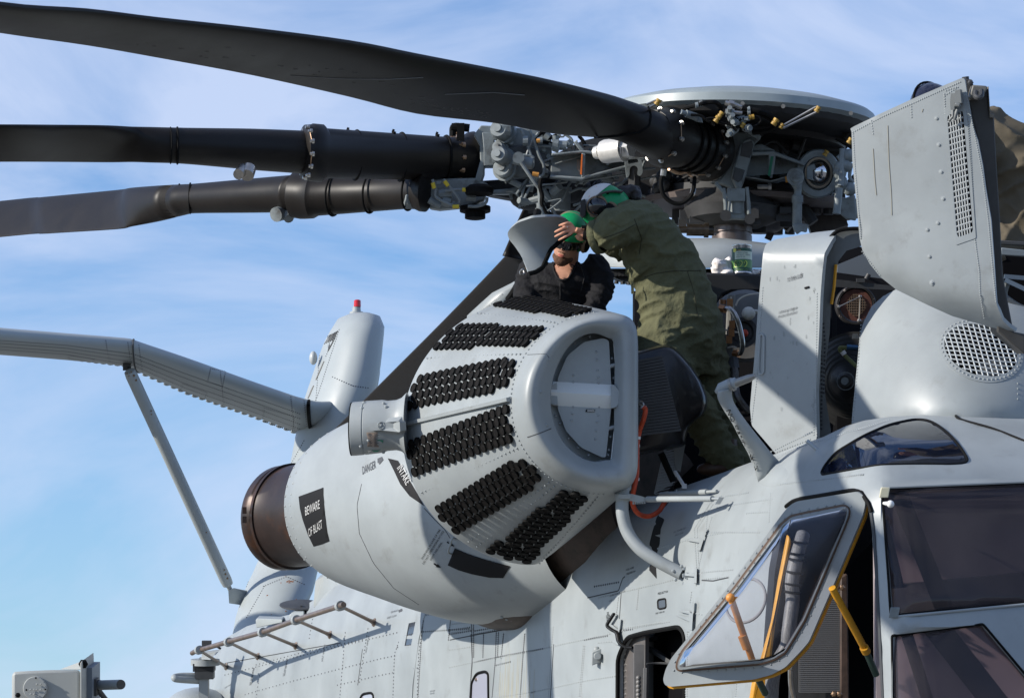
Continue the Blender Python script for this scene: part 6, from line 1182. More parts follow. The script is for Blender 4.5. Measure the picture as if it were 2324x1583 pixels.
# rails and dark structure to the right of the panel
pl('deck_rail', 4, [(1062, 1115), (1300, 1140), (1300, 1175), (1062, 1158)], 17.0, .06, mat('rail_blue_grey', (.17, .20, .22), .45), HELI, .004); pl('deck_rail', 4, [(1050, 1070), (1300, 1085), (1300, 1108), (1050, 1095)], 17.05, .06, DGREY, HELI, .004)
pl('bay_shade_plate', 4, [(1060, 1150), (1330, 1180), (1330, 1700), (1180, 1640), (1085, 1560), (1070, 1400)], 17.3, .4, VOID, HELI, .01)  # near-black plate, its colour stands in for the shaded interior here
tb_('curved_pipe', 4, [(1090, 1330, 17.1), (1075, 1400, 17.1), (1110, 1440, 17.1), (1200, 1490, 17.1), (1300, 1500, 17.1)], .02, mat('pipe_grey', (.12, .13, .13), .5), HELI)
g = G(); g.bar(Q(4, 1080, 1290, 17.1), Q(4, 1320, 1310, 17.1), .02, .02); g.bar(Q(4, 1085, 1310, 17.08), Q(4, 1320, 1420, 17.05), .012, .02); g.build('brake_line', mat('edge_blue', (.08, .11, .15), .4), HELI, kind='stuff')
g = G(); sheet(g, k2(4, [(1085, 1450), (1140, 1500), (1330, 1560), (1330, 1700), (1110, 1640), (1085, 1560)]), [], lambda x, y: S(x, y, 17.05), 0, .1); g.build('inner_cowl_lip', mat('brown_grey_lip', (.10, .09, .08), .6), HELI)
# near-black stand-in for shade behind open panel (hides the sky below the hub)
g = G(); g.plate(SS([(1900, 560, 18.6), (2060, 560, 18.6), (2440, 560, 18.6), (2440, 1000, 17.6), (1900, 1000, 17.6)]), FW*.3); g.build('bay_shade_backing', VOID, HELI)
# pitot mast on the roof with its stencil
PM = [(1722, 1096, 1776, 1054, 16.95), (1702, 1038, 1754, 1031, 16.9), (1682, 1000, 1723, 993, 16.85), (1661, 959, 1689, 949, 16.8), (1641, 928, 1667, 915, 16.78), (1629, 904, 1661, 893, 16.76), (1627, 887, 1663, 880, 16.75)]
g = G(); rg = []
for xl, yl, xr, yr, d in [tuple(p) for p in cr(PM, 4)]:
    a, b = S(xl, yl, d), S(xr, yr, d); c = (a+b)/2; h = (b-a)/2; rg.append([c+h*math.cos(t)+FW*.045*math.sin(t)*(1-.25*math.cos(t)) for t in (2*math.pi*i/20 for i in range(20))])
g.loft(rg); pm = g.build('pitot_mast', PAINT, HELI, ang=180)
PMS = rays([g], 16.85)
g = G(); g.tube([S(1633, 893, 16.76), S(1640, 881, 16.75), S(1655, 873, 16.74), S(1668, 868, 16.72), S(1672, 866.5, 16.72)], [.026, .031, .028, .024, .024], 16); g.build('mast_elbow', PAINT, pm, ang=180)
g = G(); g.tube([S(1659, 873, 16.735), S(1664, 870.5, 16.73)], .032, 16); g.tube([S(1664, 871, 16.73), S(1700, 858, 16.66), S(1714, 852.5, 16.64)], [.020, .018, .010], 14); g.build('pitot_tube', mat('pitot_metal', (.24, .24, .23), .35, metal=.3), pm, ang=50)
g = G(); stext(g, 'NO HAND HOLD', (1647, 930), (7.6, 18.0), (15.5, -4), PMS, .014); g.build('stencil_lettering', BLKP, pm, smooth=False)
g = G(); rg = []
for s, dd in ((1.0, 0), (.8, .03)): rg.append([tocam(fus(1750+40*s*math.cos(t), 1076+30*s*math.sin(t)), dd-.01) for t in (2*math.pi*i/24 for i in range(24))])
g.loft(rg, True, False, True); g.build('mast_foot', PAINT, pm, ang=180)
g = G(); g.tube([S(1831, 1000, 16.5), S(1833, 1001, 16.5), S(1878, 1038, 16.4)], [.008, .010, .009], 12); g.build('stub_antenna', PAINT2, HELI, ang=50)
# nacelle shoulder and the leaf-shaped access door held open by hand
g = G(); rg = []
for x, yt, yb, d in ((1060, 716, 760, 19.4), (1088, 690, 760, 19.3), (1117, 664, 740, 19.25), (1161, 642, 700, 19.2), (1190, 624, 660, 19.2), (1203, 615, 630, 19.2)): rg.append([S(x+(6 if i == 1 else 0), yt+(yb-yt)*(0, .25, .6, 1, 1, .4, 0)[i], d+(.04, 0, .02, .1, .5, .5, .3)[i]) for i in range(7)])
g.loft(rg); nsd = g.build('nacelle_shoulder', PAINT, HELI, ang=60)
g = G(); g.tube(cr(QS(12, [(445, 842, 19.05), (400, 880, 19.1), (345, 950, 19.12), (300, 1020, 19.15), (270, 1060, 19.18)]), 5), .016, 8); g.build('opening_seal', BLACK, nsd)
g = G(); stext(g, 'ENGINE ACCESS DOOR', (1099, 706), (4.2, -3.5), (-3.5, -6.5), lambda x, y: S(x, y, 19.2), .02); stext(g, 'KEEP CLOSED', (1107, 709), (4.2, -3.5), (-3.5, -6.5), lambda x, y: S(x, y, 19.2), .02); g.build('stencil_lettering', GREYP, nsd, smooth=False)
LD = rpoly(k2(12, [(265, 520), (285, 485), (350, 432), (470, 392), (600, 382), (700, 384), (760, 405), (790, 440), (785, 515), (700, 575), (620, 645), (580, 730), (555, 790), (500, 828), (440, 842), (425, 800), (390, 720), (330, 630), (280, 570)]), 6, 3)
def ldf(x, y): return S(x, y, 18.56+.05*((x-1230)/80.0)-.10*((y-560)/60.0)**2+.08*((x-1215)/70.0)**2)
g = G(); sheet(g, LD, [], ldf, 10, .014); ld = g.build('access_door', PAINT, HELI, ang=60)
g = G(); g.tube([ldf(*p)-FW*.004+np.array((0, 0, -.004)) for p in resample(k2(12, [(790, 512), (700, 578), (622, 650), (582, 735), (557, 795), (500, 832), (440, 846)]), 30, False)], .012, 8); g.build('door_seal', BLACK, ld)
g = G(); g.tube(cr(QS(12, [(435, 815, 18.7), (400, 812, 18.65), (372, 830, 18.65), (375, 855, 18.65), (405, 852, 18.66), (400, 820, 18.68), (430, 838, 18.7)]), 5), .0045, 6); g.tube(cr(QS(12, [(470, 935, 19.0), (485, 950, 19.0), (490, 1000, 19.0), (495, 1040, 19.0)]), 4), .005, 6); g.build('retaining_clip', STEEL, ld, kind='stuff')
g = G(); g.cyl(Q(12, 515, 830, 18.95), Q(12, 508, 1040, 19.0), .012, n=8); g.build('stay_rod', BLACK, ld)
g = G(); g.tube(QS(12, [(515, 345, 18.9), (500, 385, 18.85), (480, 395, 18.8)]), [.022, .012, .014], 8); g.build('latch_handle', BLACK, ld)
# bubble window frame hinged outwards beside the cockpit
def bff(x, y): return S(x, y, 15.35+(1960-x)/455.0*.42)
FO = rpoly(k2(17, [(92, 1450), (105, 1490), (140, 1502), (740, 1450), (860, 1418), (960, 1365), (1080, 1240), (1130, 1180), (1300, 790), (1515, 280), (1532, 200), (1518, 140), (1470, 115), (1040, 185), (985, 220), (940, 275), (560, 790), (150, 1300), (110, 1380)]), 7, 3)
FI = rpoly(k2(17, [(190, 1360), (196, 1320), (230, 1250), (600, 800), (880, 420), (930, 350), (1000, 292), (1120, 265), (1380, 215), (1412, 235), (1415, 280), (1385, 360), (1100, 1030), (960, 1260), (880, 1310), (780, 1340), (225, 1385), (198, 1380)]), 6, 3)
g = G(); sheet(g, FO, [FI], bff, 0, .022); bf = g.build('window_frame', PAINT, HELI, bevel=.006)
g = G(); sheet(g, [(np.array(p)+np.array((7, 7)))for p in FO], [[tuple(np.array(p)+np.array((4, 5))) for p in FI]], lambda x, y: bff(x, y)+FW*.03, 0, .02); g.build('frame_inner', YEL, bf, bevel=.005)
g = G(); cI = np.mean(np.array(FI), 0); rg = []
for s, h in ((1.01, .0), (.985, .03), (.93, .09), (.80, .15), (.55, .19), (.25, .205), (.05, .21)):
    rg.append([bff(*(cI+(np.array(p)-cI)*s))-FW*h+np.array((0, 0, 0)) for p in FI])
g.loft(rg, True, False, True); bub = g.build('bubble_pane', GLASS_C, bf, ang=180)
g = G(); g.tube([bff(*p)-FW*.004 for p in FI]+[bff(*FI[0])-FW*.004], .007, 6); g.build('bubble_retainer', mat('brown_retainer', (.10, .06, .04), .35), bf)
g = G()
cF = np.mean(np.array(FO), 0); MID = [tuple(np.array(p)*1.0) for p in resample([(np.array(a)) for a in FI], 120)]
for i, p in enumerate(MID):
    q = np.array(p); v = q-cF; v = v/np.linalg.norm(v); p2 = q+v*9
    if i % 2 == 0 and pip(p2[0], p2[1], FO): g.rivet(bff(*p2), -FW, .0055)
g.build('rivet_row', PAINT, bf, smooth=False, kind='stuff')
g = G(); g.tube([tocam(fus(*p), .004) for p in resample(k2(17, [(968, 222), (1010, 188), (1060, 170), (1440, 105), (1500, 118), (1555, 200), (1575, 260)]), 24, False)], .010, 6); g.build('opening_seal', BLACK, HELI)
# stays, door post, loom and seat seen in the side opening
def rod(nm, a, b, r, m, par, k=17):
    g = G(); g.cyl(Q(k, *a), Q(k, *b), r, n=14); return g.build(nm, m, par, ang=40)
s1_ = rod('window_stay', (1295, 800, 15.3), (1535, 1245, 15.5), .016, YEL, HELI); rod('stay_end', (1530, 1235, 15.5), (1610, 1420, 15.55), .015, mat('dark_green_rod', (.03, .06, .045), .4), s1_)
g = G(); g.cyl(Q(17, 1523, 1222, 15.48), Q(17, 1540, 1255, 15.5), .020, n=14); g.build('stay_collar', YEL, s1_)
YELO = mat('orange_paint', (.60, .24, .05), .45, noise=.2, nscale=14)
s2_ = rod('window_stay', (575, 870, 15.5), (730, 1320, 15.6), .015, YELO, HELI); g = G(); g.ball(Q(17, 572, 870, 15.5), .020, n=12, m=8); g.cyl(Q(17, 655, 1140, 15.55), Q(17, 690, 1230, 15.56), .019, n=14); g.build('stay_knuckle', YELO, s2_)
rod('stay_end', (745, 1400, 15.7), (820, 1550, 15.8), .015, mat('dark_green_rod2', (.03, .06, .045), .4), s2_)
pl('door_post', 17, [(985, 420), (1010, 470), (960, 700), (900, 1000), (870, 1250), (850, 1500), (840, 1750), (690, 1750), (735, 1480), (800, 1300), (870, 1050), (920, 750)], 15.95, .10, YEL, HELI, .012)
g = G(); g.tube(cr(QS(17, [(1090, 420, 16.0), (1060, 520, 15.95), (1030, 640, 15.92), (1010, 760, 15.9), (1015, 880, 15.9), (1000, 1000, 15.88), (985, 1120, 15.86), (970, 1220, 15.86), (880, 1400, 15.86), (860, 1700, 15.86)]), 5), .031, 14); lm = g.build('cable_loom', mat('loom_grey', (.17, .17, .17), .5, noise=.6, nscale=30, streak=(9, 9, .6)), HELI, ang=180)
g = G()
for x, y in ((1072, 478), (1050, 560), (1045, 600), (1030, 690), (1018, 775), (1012, 830), (985, 1110)): g.torus(Q(17, x, y, 15.93 if y < 600 else 15.9), UP*1+RT*.12, .032, .006, 16, 6)
g.build('cable_tie', BLACK, lm, kind='stuff')
g = G(); sheet(g, rpoly(k2(17, [(1000, 1750), (1000, 1400), (1060, 1200), (1150, 900), (1230, 780), (1340, 740), (1380, 700), (1410, 720), (1400, 1750)]), 10, 3), [], lambda x, y: S(x, y, 16.3), 0, .12); seat = g.build('pilot_seat', DGREY, HELI, bevel=.02)
g = G()
for i in range(34): g.bar(Q(17, 1060+i*9, 1540-0*i, 16.27), Q(17, 1060+i*9, 1180-i*14 if i < 30 else 760, 16.27), .006, .004)
for i in range(52): y = 1540-i*14; x0 = 1060+max(0, (1180-y))*.42; g.bar(Q(17, x0, y, 16.268), Q(17, 1355, y, 16.268), .006, .004)
g.build('seat_net', mat('net_silver', (.20, .20, .20), .4, metal=.4), seat, kind='stuff')
pl('seat_edge', 17, [(1355, 720), (1405, 700), (1420, 1750), (1355, 1750)], 16.24, .06, mat('worn_brown_edge', (.07, .045, .035), .55, noise=.5, nscale=20), seat, .006)
tb_('seat_tube', 17, [(1000, 1380, 16.2), (1005, 1500, 16.2), (1030, 1600, 16.2), (1050, 1750, 16.2)], .012, STEEL, seat)
g = G()
for x, y in ((1330, 797), (1367, 798), (1310, 1555), (1347, 1556)): g.rivet(Q(17, x, y, 16.22), -FW, .014)
g.build('seat_bolt', BRONZE, seat, kind='stuff')
g = G(); c = Q(17, 680, 890, 15.8); g.torus(c, nz(np.array((-.7, -1, .3))), .10, .007, 30, 8); g.build('vent_ring', mat('vent_grey', (.25, .25, .25), .3), bf)
# hinge bracket stubs, roof seam strip
# ------------------------------------------------------------ people
from mathutils import noise as MN
def fuse(name, g, voxel, m, parent, smooth=4, fold=None, label=None):
    me = bpy.data.meshes.new('tmp'); me.from_pydata(g.v, [], g.f); me.update(); o = bpy.data.objects.new('tmp', me); COL.objects.link(o)
    r = o.modifiers.new('r', 'REMESH'); r.mode = 'VOXEL'; r.voxel_size = voxel; r.adaptivity = 0
    q = o.modifiers.new('s', 'SMOOTH'); q.iterations = smooth; q.factor = .5
    dg = bpy.context.evaluated_depsgraph_get(); dg.update(); e = o.evaluated_get(dg); m2 = bpy.data.meshes.new_from_object(e); bpy.data.objects.remove(o); bpy.data.meshes.remove(me)
    n = len(m2.vertices); V = np.empty(n*3); m2.vertices.foreach_get('co', V); V = V.reshape(-1, 3)
    if fold:
        N = np.array([tuple(v.normal) for v in m2.vertices]); V = V+N*np.array([fold(p, nn) for p, nn in zip(V, N)])[:, None]
    c = (V.min(0)+V.max(0))/2; m2.vertices.foreach_set('co', (V-c).ravel()); m2.materials.clear(); m2.materials.append(m); m2.polygons.foreach_set('use_smooth', [True]*len(m2.polygons)); m2.update()
    ob = bpy.data.objects.new(name, m2); m2.name = name; COL.objects.link(ob); attach(ob, c, parent)
    if label: ob['label'] = label
    return ob, (V, [tuple(p.vertices) for p in m2.polygons])
class GG:
    def __init__(s, vf): s.v = [tuple(p) for p in vf[0]]; s.f = vf[1]
def folds(k1, k2_, amp, d1, d2):
    d1, d2 = nz(d1), nz(d2)
    def f(p, n):
        a, b = np.dot(p, d1), np.dot(p, d2); w = MN.noise(Vector((a*2.2, b*2.2, 7.1)))*.22
        r = 1-abs(MN.noise(Vector((a*k1+w*6, b*k2_+w*9, p[1]*2.5)))); r2 = 1-abs(MN.noise(Vector((b*k1*1.6+3, a*k2_*.6-w*12, p[1]*3+4))))
        return amp*((r**3-.55)+.55*(r2**4-.45))
    return f
def ell(g, c, a, b, h, ux, uy, uz, n=18, m=12): g.ball(c, a, b, h, n, m, ux, uy, uz)
def headparts(g, c, f, u, s=1.0, beard=False):
    """f = direction of the face, u = up of the head, c = head centre; eyes at half the head height"""
    f = nz(f); u = nz(u-f*np.dot(u, f)); r = np.cross(f, u)
    P = lambda a, b, h: c+(f*a+r*b+u*h)*s
    ell(g, P(-.012, 0, .028), .098*s, .078*s, .092*s, f, r, u); ell(g, P(.022, 0, -.035), .068*s, .060*s, .082*s, f, r, u)
    ell(g, P(.045, 0, -.088), .034*s, .034*s, .028*s, f, r, u)                                           # chin
    g.loft([[P(.078+.0*i, -.010-.004*i, .018-.022*i), P(.098+.008*i, 0, .016-.022*i), P(.078, .010+.004*i, .018-.022*i), P(.06, 0, .02-.022*i)] for i in range(3)])  # nose
    for k in (-1, 1):
        ell(g, P(-.002, .078*k, -.008), .018*s, .008*s, .030*s, nz(f*1+r*k*.3), r, u, 10, 8); ell(g, P(.060, .030*k, -.022), .022*s, .024*s, .018*s, f, r, u, 10, 8)
    g.loft([[P(.072, b, .030+.004*abs(math.cos(b*30))) for b in ()]]) if False else None
    ell(g, P(.074, 0, .034), .018*s, .05*s, .010*s, f, r, u, 12, 8)                                      # brow
    ell(g, P(.082, 0, -.052), .012*s, .024*s, .006*s, f, r, u, 12, 6); ell(g, P(.080, 0, -.062), .012*s, .020*s, .006*s, f, r, u, 12, 6)  # lips
    return P
def limb(g, pts, rad, n=14, flat=1.0): 
    st = [tuple(p) for p in cr([tuple(p)+(r,) for p, r in zip(pts, rad)], 4)]
    g.tube([np.array(p[:3]) for p in st], [p[3] for p in st], n, True, flat); g.ball(np.array(st[0][:3]), st[0][3], n=n, m=8); g.ball(np.array(st[-1][:3]), st[-1][3], n=n, m=8)
def body_sec(g, rows):
    """rows: centre (x, y, d), half width in units across the picture, half depth in metres, lean vector across"""
    R = []
    for (x, y, d, hw, hd, lx, ly) in [tuple(p) for p in cr(rows, 3)]:
        l = nz((lx, ly)); c = S(x, y, d); a = S(x+l[0]*hw, y+l[1]*hw, d)-c
        R.append([c+a*math.cos(t)+FW*hd*math.sin(t) for t in (2*math.pi*i/24 for i in range(24))])
    g.loft(R)
# ---- maintainer in the olive coverall, bending over to the left
W = thing('person', S(1660, 1062, 18.6), 'person in olive green coverall bending over the open nacelle with one hand on its door', 'person')
TR = [(1408, 470, 18.62, 26, .07, 1, -.9), (1432, 492, 18.62, 52, .17, 1, -.9), (1462, 532, 18.62, 70, .19, 1, -.75), (1494, 585, 18.62, 82, .18, 1, -.45), (1521, 640, 18.62, 84, .165, 1, -.2), (1540, 700, 18.62, 92, .18, 1, -.05), (1546, 760, 18.62, 97, .185, 1, 0), (1551, 805, 18.62, 90, .15, 1, 0), (1556, 850, 18.62, 74, .10, 1, 0)]
g = G(); body_sec(g, TR)
LEG1 = [(1503, 770, 18.54), (1532, 870, 18.50), (1590, 945, 18.52), (1625, 1010, 18.56), (1650, 1050, 18.58)]; LEG2 = [(1588, 770, 18.72), (1606, 870, 18.72), (1635, 950, 18.72), (1652, 1010, 18.74), (1668, 1050, 18.74)]
limb(g, SS(LEG1), [.135, .125, .105, .095, .088]); limb(g, SS(LEG2), [.135, .125, .105, .098, .09])
limb(g, SS([(1448, 500, 18.55), (1425, 508, 18.44), (1396, 520, 18.38), (1374, 532, 18.42), (1364, 536, 18.44)]), [.098, .108, .106, .088, .056])
limb(g, SS([(1455, 505, 18.75), (1430, 560, 18.85), (1395, 560, 18.8)]), [.085, .075, .06])
g.ball(S(1418, 478, 18.6), .085, .12, .06)
cov, cvf = fuse('coverall', g, .0085, OLIVE, None, 5, folds(7, 17, .017, (1, 0, .5), (-.5, 0, 1)))
CS = rays([GG(cvf)], 18.5)
gb = G(); TRb = [(a, b, c, h*.72, e*.72, l, m) for a, b, c, h, e, l, m in TR]; body_sec(gb, TRb)
limb(gb, SS(LEG1), [.09, .08, .06, .05, .04]); limb(gb, SS(LEG2), [.09, .08, .06, .05, .04]); limb(gb, SS([(1448, 500, 18.55), (1400, 515, 18.40), (1362, 533, 18.44), (1340, 531, 18.46), (1322, 527, 18.47)]), [.06, .05, .038, .031, .026])
hc_ = S(1373, 480, 18.60); hf = nz(np.array((-.72, .02, -.62))); hu = nz(np.array((-.45, -.05, .85)))
limb(gb, [S(1408, 470, 18.62), S(1375, 470, 18.61)], [.06, .055]); HP = headparts(gb, hc_, hf, hu, 1.0)
# hand: palm, four unequal fingers and a thumb resting on the door edge
def hand(g, wrist, palm, knk, tips, th, d, r=.0074):
    g.tube([Q(12, *wrist, d), Q(12, *[(wrist[i]+palm[i])/2 for i in (0, 1)], d-.006), Q(12, *palm, d-.012)], [.024, .031, .031], 14, True, .45)
    for (a, m, b), k in zip(tips, (1, 1.05, 1.0, .88)):
        g.tube(cr([Q(12, *palm, d-.012), Q(12, *a, d-.018), Q(12, *m, d-.030), Q(12, *b, d-.014)], 4), [r*1.15*k]*5+[r*1.05*k]*4+[r*.95*k]*3+[r*.7*k], 10)
        g.ball(Q(12, *a, d-.020), r*1.2*k, n=10, m=6); g.ball(Q(12, *m, d-.030), r*1.06*k, n=10, m=6); g.ball(Q(12, *b, d-.014), r*.8*k, n=10, m=6)
    g.tube(cr([Q(12, *p, d+(-.005, .0, .012)[i]) for i, p in enumerate(th)], 4), [r*1.5]*4+[r*1.25]*4+[r*.9], 10); g.ball(Q(12, *th[-1], d+.012), r*.95, n=10, m=6)
hand(gb, (893, 508), (822, 492), None, [((784, 440), (742, 440), (694, 456)), ((768, 468), (716, 482), (660, 508)), ((768, 498), (716, 520), (660, 546)), ((782, 526), (738, 550), (690, 575))], [(835, 535), (858, 566), (885, 574)], 18.47)
bw, bwf = fuse('body', gb, .0034, SKIN, W, 2); cov.parent = bw; cov.matrix_parent_inverse = Matrix.Translation(-Vector(WL[bw.name]))
g = G(); g.tube(cr([S(1336, 531, 18.46), S(1327, 529, 18.465)], 3), [.034]*4, 18, False); g.box(Q(12, 905, 468, 18.435), RT*.017, UP*.008, FW*.012); g.build('wrist_watch', BLACK, bw, ang=60)
g = G(); g.torus(Q(12, 757, 474, 18.447), nz(Q(12, 716, 489, 18.44)-Q(12, 768, 472, 18.452)), .0098, .0018, 14, 6); g.build('ring', STEEL, bw)
g = G(); a, b = S(1365, 535, 18.42), S(1348, 539, 18.44); g.tube([a, a+(b-a)*.2, a+(b-a)*.9, b, b-(b-a)*.1], [.080, .090, .088, .082, .066], 22, False); g.build('rolled_cuff', OLIVE, cov, ang=60)
def seamline(nm, k, pts, surf, r=.0022, m=None, par=None, h=.001): 
    g = G(); g.tube([tocam(surf(*p), h) for p in resample(k2(k, pts), len(pts)*7, False)], r, 5); return g.build(nm, m or mat('olive_seam', (.045, .043, .022), .9), par)
OS = mat('olive_seam', (.04, .038, .02), .9)
seamline('waist_seam', 12, [(1395, 880), (1480, 850), (1620, 830), (1860, 825)], CS, .0022, OS, cov); seamline('seam', 12, [(1745, 830), (1800, 1000), (1830, 1200)], CS, .0018, OS, cov); seamline('seam', 12, [(1330, 440), (1220, 500), (1120, 540), (1050, 560)], CS, .0025, OS, cov); seamline('seam', 12, [(1310, 400), (1370, 560), (1350, 690)], CS, .0025, OS, cov)
g = G(); sheet(g, k2(12, [(1282, 905), (1305, 925), (1308, 1020), (1284, 1016)]), [], lambda x, y: S(x, y, 18.50), 0, .004); g.build('waist_tab', OLIVE, cov, bevel=.001)
g = G(); sheet(g, rpoly(k2(12, [(1150, 335), (1270, 345), (1290, 420), (1200, 470), (1120, 430)]), 3, 2), [], lambda x, y: tocam(CS(x, y), .004), 6, .004); g.build('sleeve_pocket', OLIVE, cov, bevel=.001)
for L, nm in ((LEG1, 'boot'), (LEG2, 'boot')):
    a = S(*L[-1]); g = G(); g.ball(a+np.array((.0, 0, -.01)), .055, .06, .06); g.ball(a+np.array((-.06, -.03, -.035)), .10, .05, .04); g.tube([a+np.array((0, 0, -.02)), a+np.array((0, 0, .12))], [.056, .054], 16); fuse(nm, g, .006, mat('brown_boot', (.07, .035, .02), .5), bw, 2)
def helmet(par, c, f, u, s=1.0, top=WHITE, bun=False, cupc=None, side=1, strap=TAN):
    f = nz(f); u = nz(u-f*np.dot(u, f)); r = np.cross(f, u); P = lambda a, b, h: c+(f*a+r*b+u*h)*s
    g = G(); g.ball(P(-.01, 0, .025), .120*s, .100*s, .112*s, 32, 18, f, r, u, -12, 90); g.ball(P(-.035, 0, .0), .105*s, .096*s, .10*s, 28, 14, f, r, u, -45, 20); hm = g.build('helmet', GREEN, par, ang=50)
    g = G(); n = 22; rg = []
    for i in range(n+1):
        t = math.radians(4+172*i/n); rg.append([P(-.01+.1225*math.cos(t)*.0+q*1.0, .1025*math.cos(t), .025+.1155*math.sin(t)*(1-.25*abs(q)/.12)) for q in (-.022, -.018, .018, .022)]+[P(-.01+q, .098*math.cos(t), .025+.108*math.sin(t)*(1-.25*abs(q)/.12)) for q in (.022, -.022)])
    g.loft(rg); g.build('helmet_strap', strap, hm, ang=50)
    g = G()
    if top is not None: g.ball(P(-.012, 0, .027), .1205*s, .1015*s, .115*s, 32, 10, f, r, u, 30, 90); tp = g.build('helmet_crown', top, hm, ang=50)
    for k in (-1, 1):
        for a in (-.06, .055):
            g = G(); q = P(a, .088*k, .055); g.rivet(q, q-c, .0075, .004); g.build('snap', BLACK, hm)
        cc = P(-.008, .098*k, -.018); g = G(); g.ball(cc, .034*s, .018*s, .046*s, 20, 10, f, r, u); g.build('ear_cup', BLACK if k != side else mat('glossy_black', (.008, .008, .009), .18, coat=.5), hm); g = G(); g.torus(P(-.008, .088*k, -.018), r, .041*s, .010, 26, 8); g.build('cup_rim', strap, hm)
    return hm, P
hmw, PW = helmet(W, hc_, hf, hu, 1.0, mat('white_crown', (.62, .60, .57), .5, noise=.1, col2=(.55, .20, .08), c2lo=.66, c2hi=.68, c2scale=26), side=1)
# near ear cup, large in the picture
g = G(); ec = Q(12, 1002, 300, 18.49); eax = nz(CAM-ec+RT*-2); g.rev(ec-eax*.03, eax, [(0, .050), (.012, .054), (.016, .056), (.018, .050)], 30); er = g.build('ear_seal', TAN, hmw, ang=40)
g = G(); uu = nz(UP-eax*np.dot(UP, eax)); rr = np.cross(uu, eax); g.ball(ec-eax*.012, .050, .047, .030, 28, 14, rr, uu, eax, 0, 90); g.build('ear_cup_shell', mat('gloss_black_cup', (.007, .008, .010), .14, coat=.6), er)
g = G(); g.tube(cr(QS(12, [(1000, 215, 18.50), (1060, 185, 18.50), (1130, 175, 18.52), (1210, 180, 18.54)]), 5), .012, 8, True, .5); g.build('grey_band', mat('grey_band', (.09, .09, .085), .8), hmw)
g = G(); g.loft([QS(12, [(868, 250, d), (905, 235, d), (915, 300, d), (910, 380, d), (885, 398, d), (862, 380, d)]) for d in (18.50, 18.58)]); g.build('goggle_pouch', mat('dark_pouch', (.03, .03, .03), .8), hmw, bevel=.005)
g = G(); g.tube(cr(QS(12, [(945, 375, 18.50), (975, 385, 18.50), (1005, 380, 18.50)]), 3), .003, 6); g.build('mic_wire', STEEL, hmw, kind='stuff')
g = G(); random.seed(2)
for i in range(26): q = Q(12, 1290+random.uniform(-35, 35), 190+random.uniform(-38, 38), 18.66+random.uniform(-.03, .03)); g.ball(q, .030, n=10, m=6)
g.ball(Q(12, 1215, 200, 18.63), .045)
hair, _ = fuse('hair_bun', g, .005, HAIR, bw, 3, lambda p, n: .003*MN.noise(Vector(p*90)))
# ---- bearded maintainer in black, inside the opening
MNP = thing('person', S(1280, 690, 18.95), 'bearded person in black shirt, sunglasses and green helmet standing inside the open nacelle', 'person')
mc = S(1290, 546, 18.86); mf = nz(np.array((-.30, -.87, -.38))); mu = nz(np.array((.22, -.36, .92)))
gm = G(); PM_ = headparts(gm, mc, mf, mu, 1.02)
limb(gm, [S(1290, 560, 18.93), S(1285, 600, 18.98), S(1280, 620, 19.0)], [.060, .062, .075])
body_sec(gm, [(1281, 603, 19.0, 40, .07, 1, 0), (1281, 625, 18.98, 66, .10, 1, 0), (1280, 680, 19.0, 60, .10, 1, 0), (1275, 760, 19.05, 56, .10, 1, 0), (1275, 860, 19.1, 56, .11, 1, 0)])
limb(gm, SS([(1352, 612, 18.98), (1362, 660, 18.9), (1335, 720, 18.8)]), [.05, .045, .035]); limb(gm, SS([(1212, 615, 19.0), (1195, 670, 18.95), (1215, 730, 18.8)]), [.05, .045, .035])
gm.ball(S(1335, 735, 18.78), .04, .03, .05); gm.ball(S(1216, 745, 18.78), .04, .03, .05)
bm, bmf = fuse('body', gm, .0042, SKIN2, MNP, 3); BMS = rays([GG(bmf)], 18.8)
g = G(); body_sec(g, [(1284, 594, 19.0, 27, .066, 1, 0), (1283, 602, 19.0, 46, .085, 1, 0), (1281, 618, 18.99, 82, .12, 1, 0), (1281, 645, 18.97, 84, .135, 1, 0), (1280, 690, 19.0, 78, .13, 1, 0), (1275, 770, 19.05, 72, .13, 1, 0), (1275, 870, 19.1, 72, .14, 1, 0)])
limb(g, SS([(1350, 608, 18.98), (1366, 640, 18.93), (1356, 680, 18.86), (1340, 720, 18.8)]), [.075, .070, .062, .055]); limb(g, SS([(1212, 608, 19.0), (1194, 650, 18.97), (1200, 700, 18.88), (1215, 730, 18.82)]), [.075, .068, .060, .05])
sh, shf = fuse('shirt', g, .007, SHIRT, bm, 5, folds(9, 20, .012, (1, 0, .2), (.3, 0, 1)))
SHS = rays([GG(shf)], 18.9)
# skin shown in the neck opening, collar edges
vn = k2(12, [(632, 715), (660, 690), (830, 720), (845, 740), (800, 830), (765, 890), (720, 905), (680, 890), (655, 830)])
g = G(); sheet(g, vn, [], lambda x, y: tocam(SHS(x, y), .004), 5, .0); g.build('neck_opening_skin', SKIN2, bm, ang=180)
g = G(); g.tube([tocam(SHS(*p), .006) for p in resample(k2(12, [(632, 700), (650, 830), (680, 893), (722, 908), (768, 893), (805, 830), (850, 735)]), 40, False)], .0065, 6); g.build('collar', SHIRT, sh)
seamline('placket', 12, [(700, 930), (700, 1060)], SHS, .002, mat('shirt_seam', (.03, .03, .032), .8), sh); seamline('seam', 12, [(860, 760), (900, 880), (870, 1000)], SHS, .002, mat('shirt_seam2', (.03, .03, .032), .8), sh)
hmm, PH = helmet(MNP, mc+mu*.020-mf*.008, mf, mu, .98, None, strap=mat('tan_strap', (.22, .15, .10), .8))
g = G()
for (a, b, h, rx, rz) in ((.060, 0, -.088, .045, .030), (.048, .026, -.080, .030, .022), (.048, -.026, -.080, .030, .022), (.068, 0, -.100, .03, .02), (.050, 0, -.105, .03, .02)): g.ball(PM_(a, b, h), rx, rx, rz, 14, 8, mf, np.cross(mf, mu), mu)
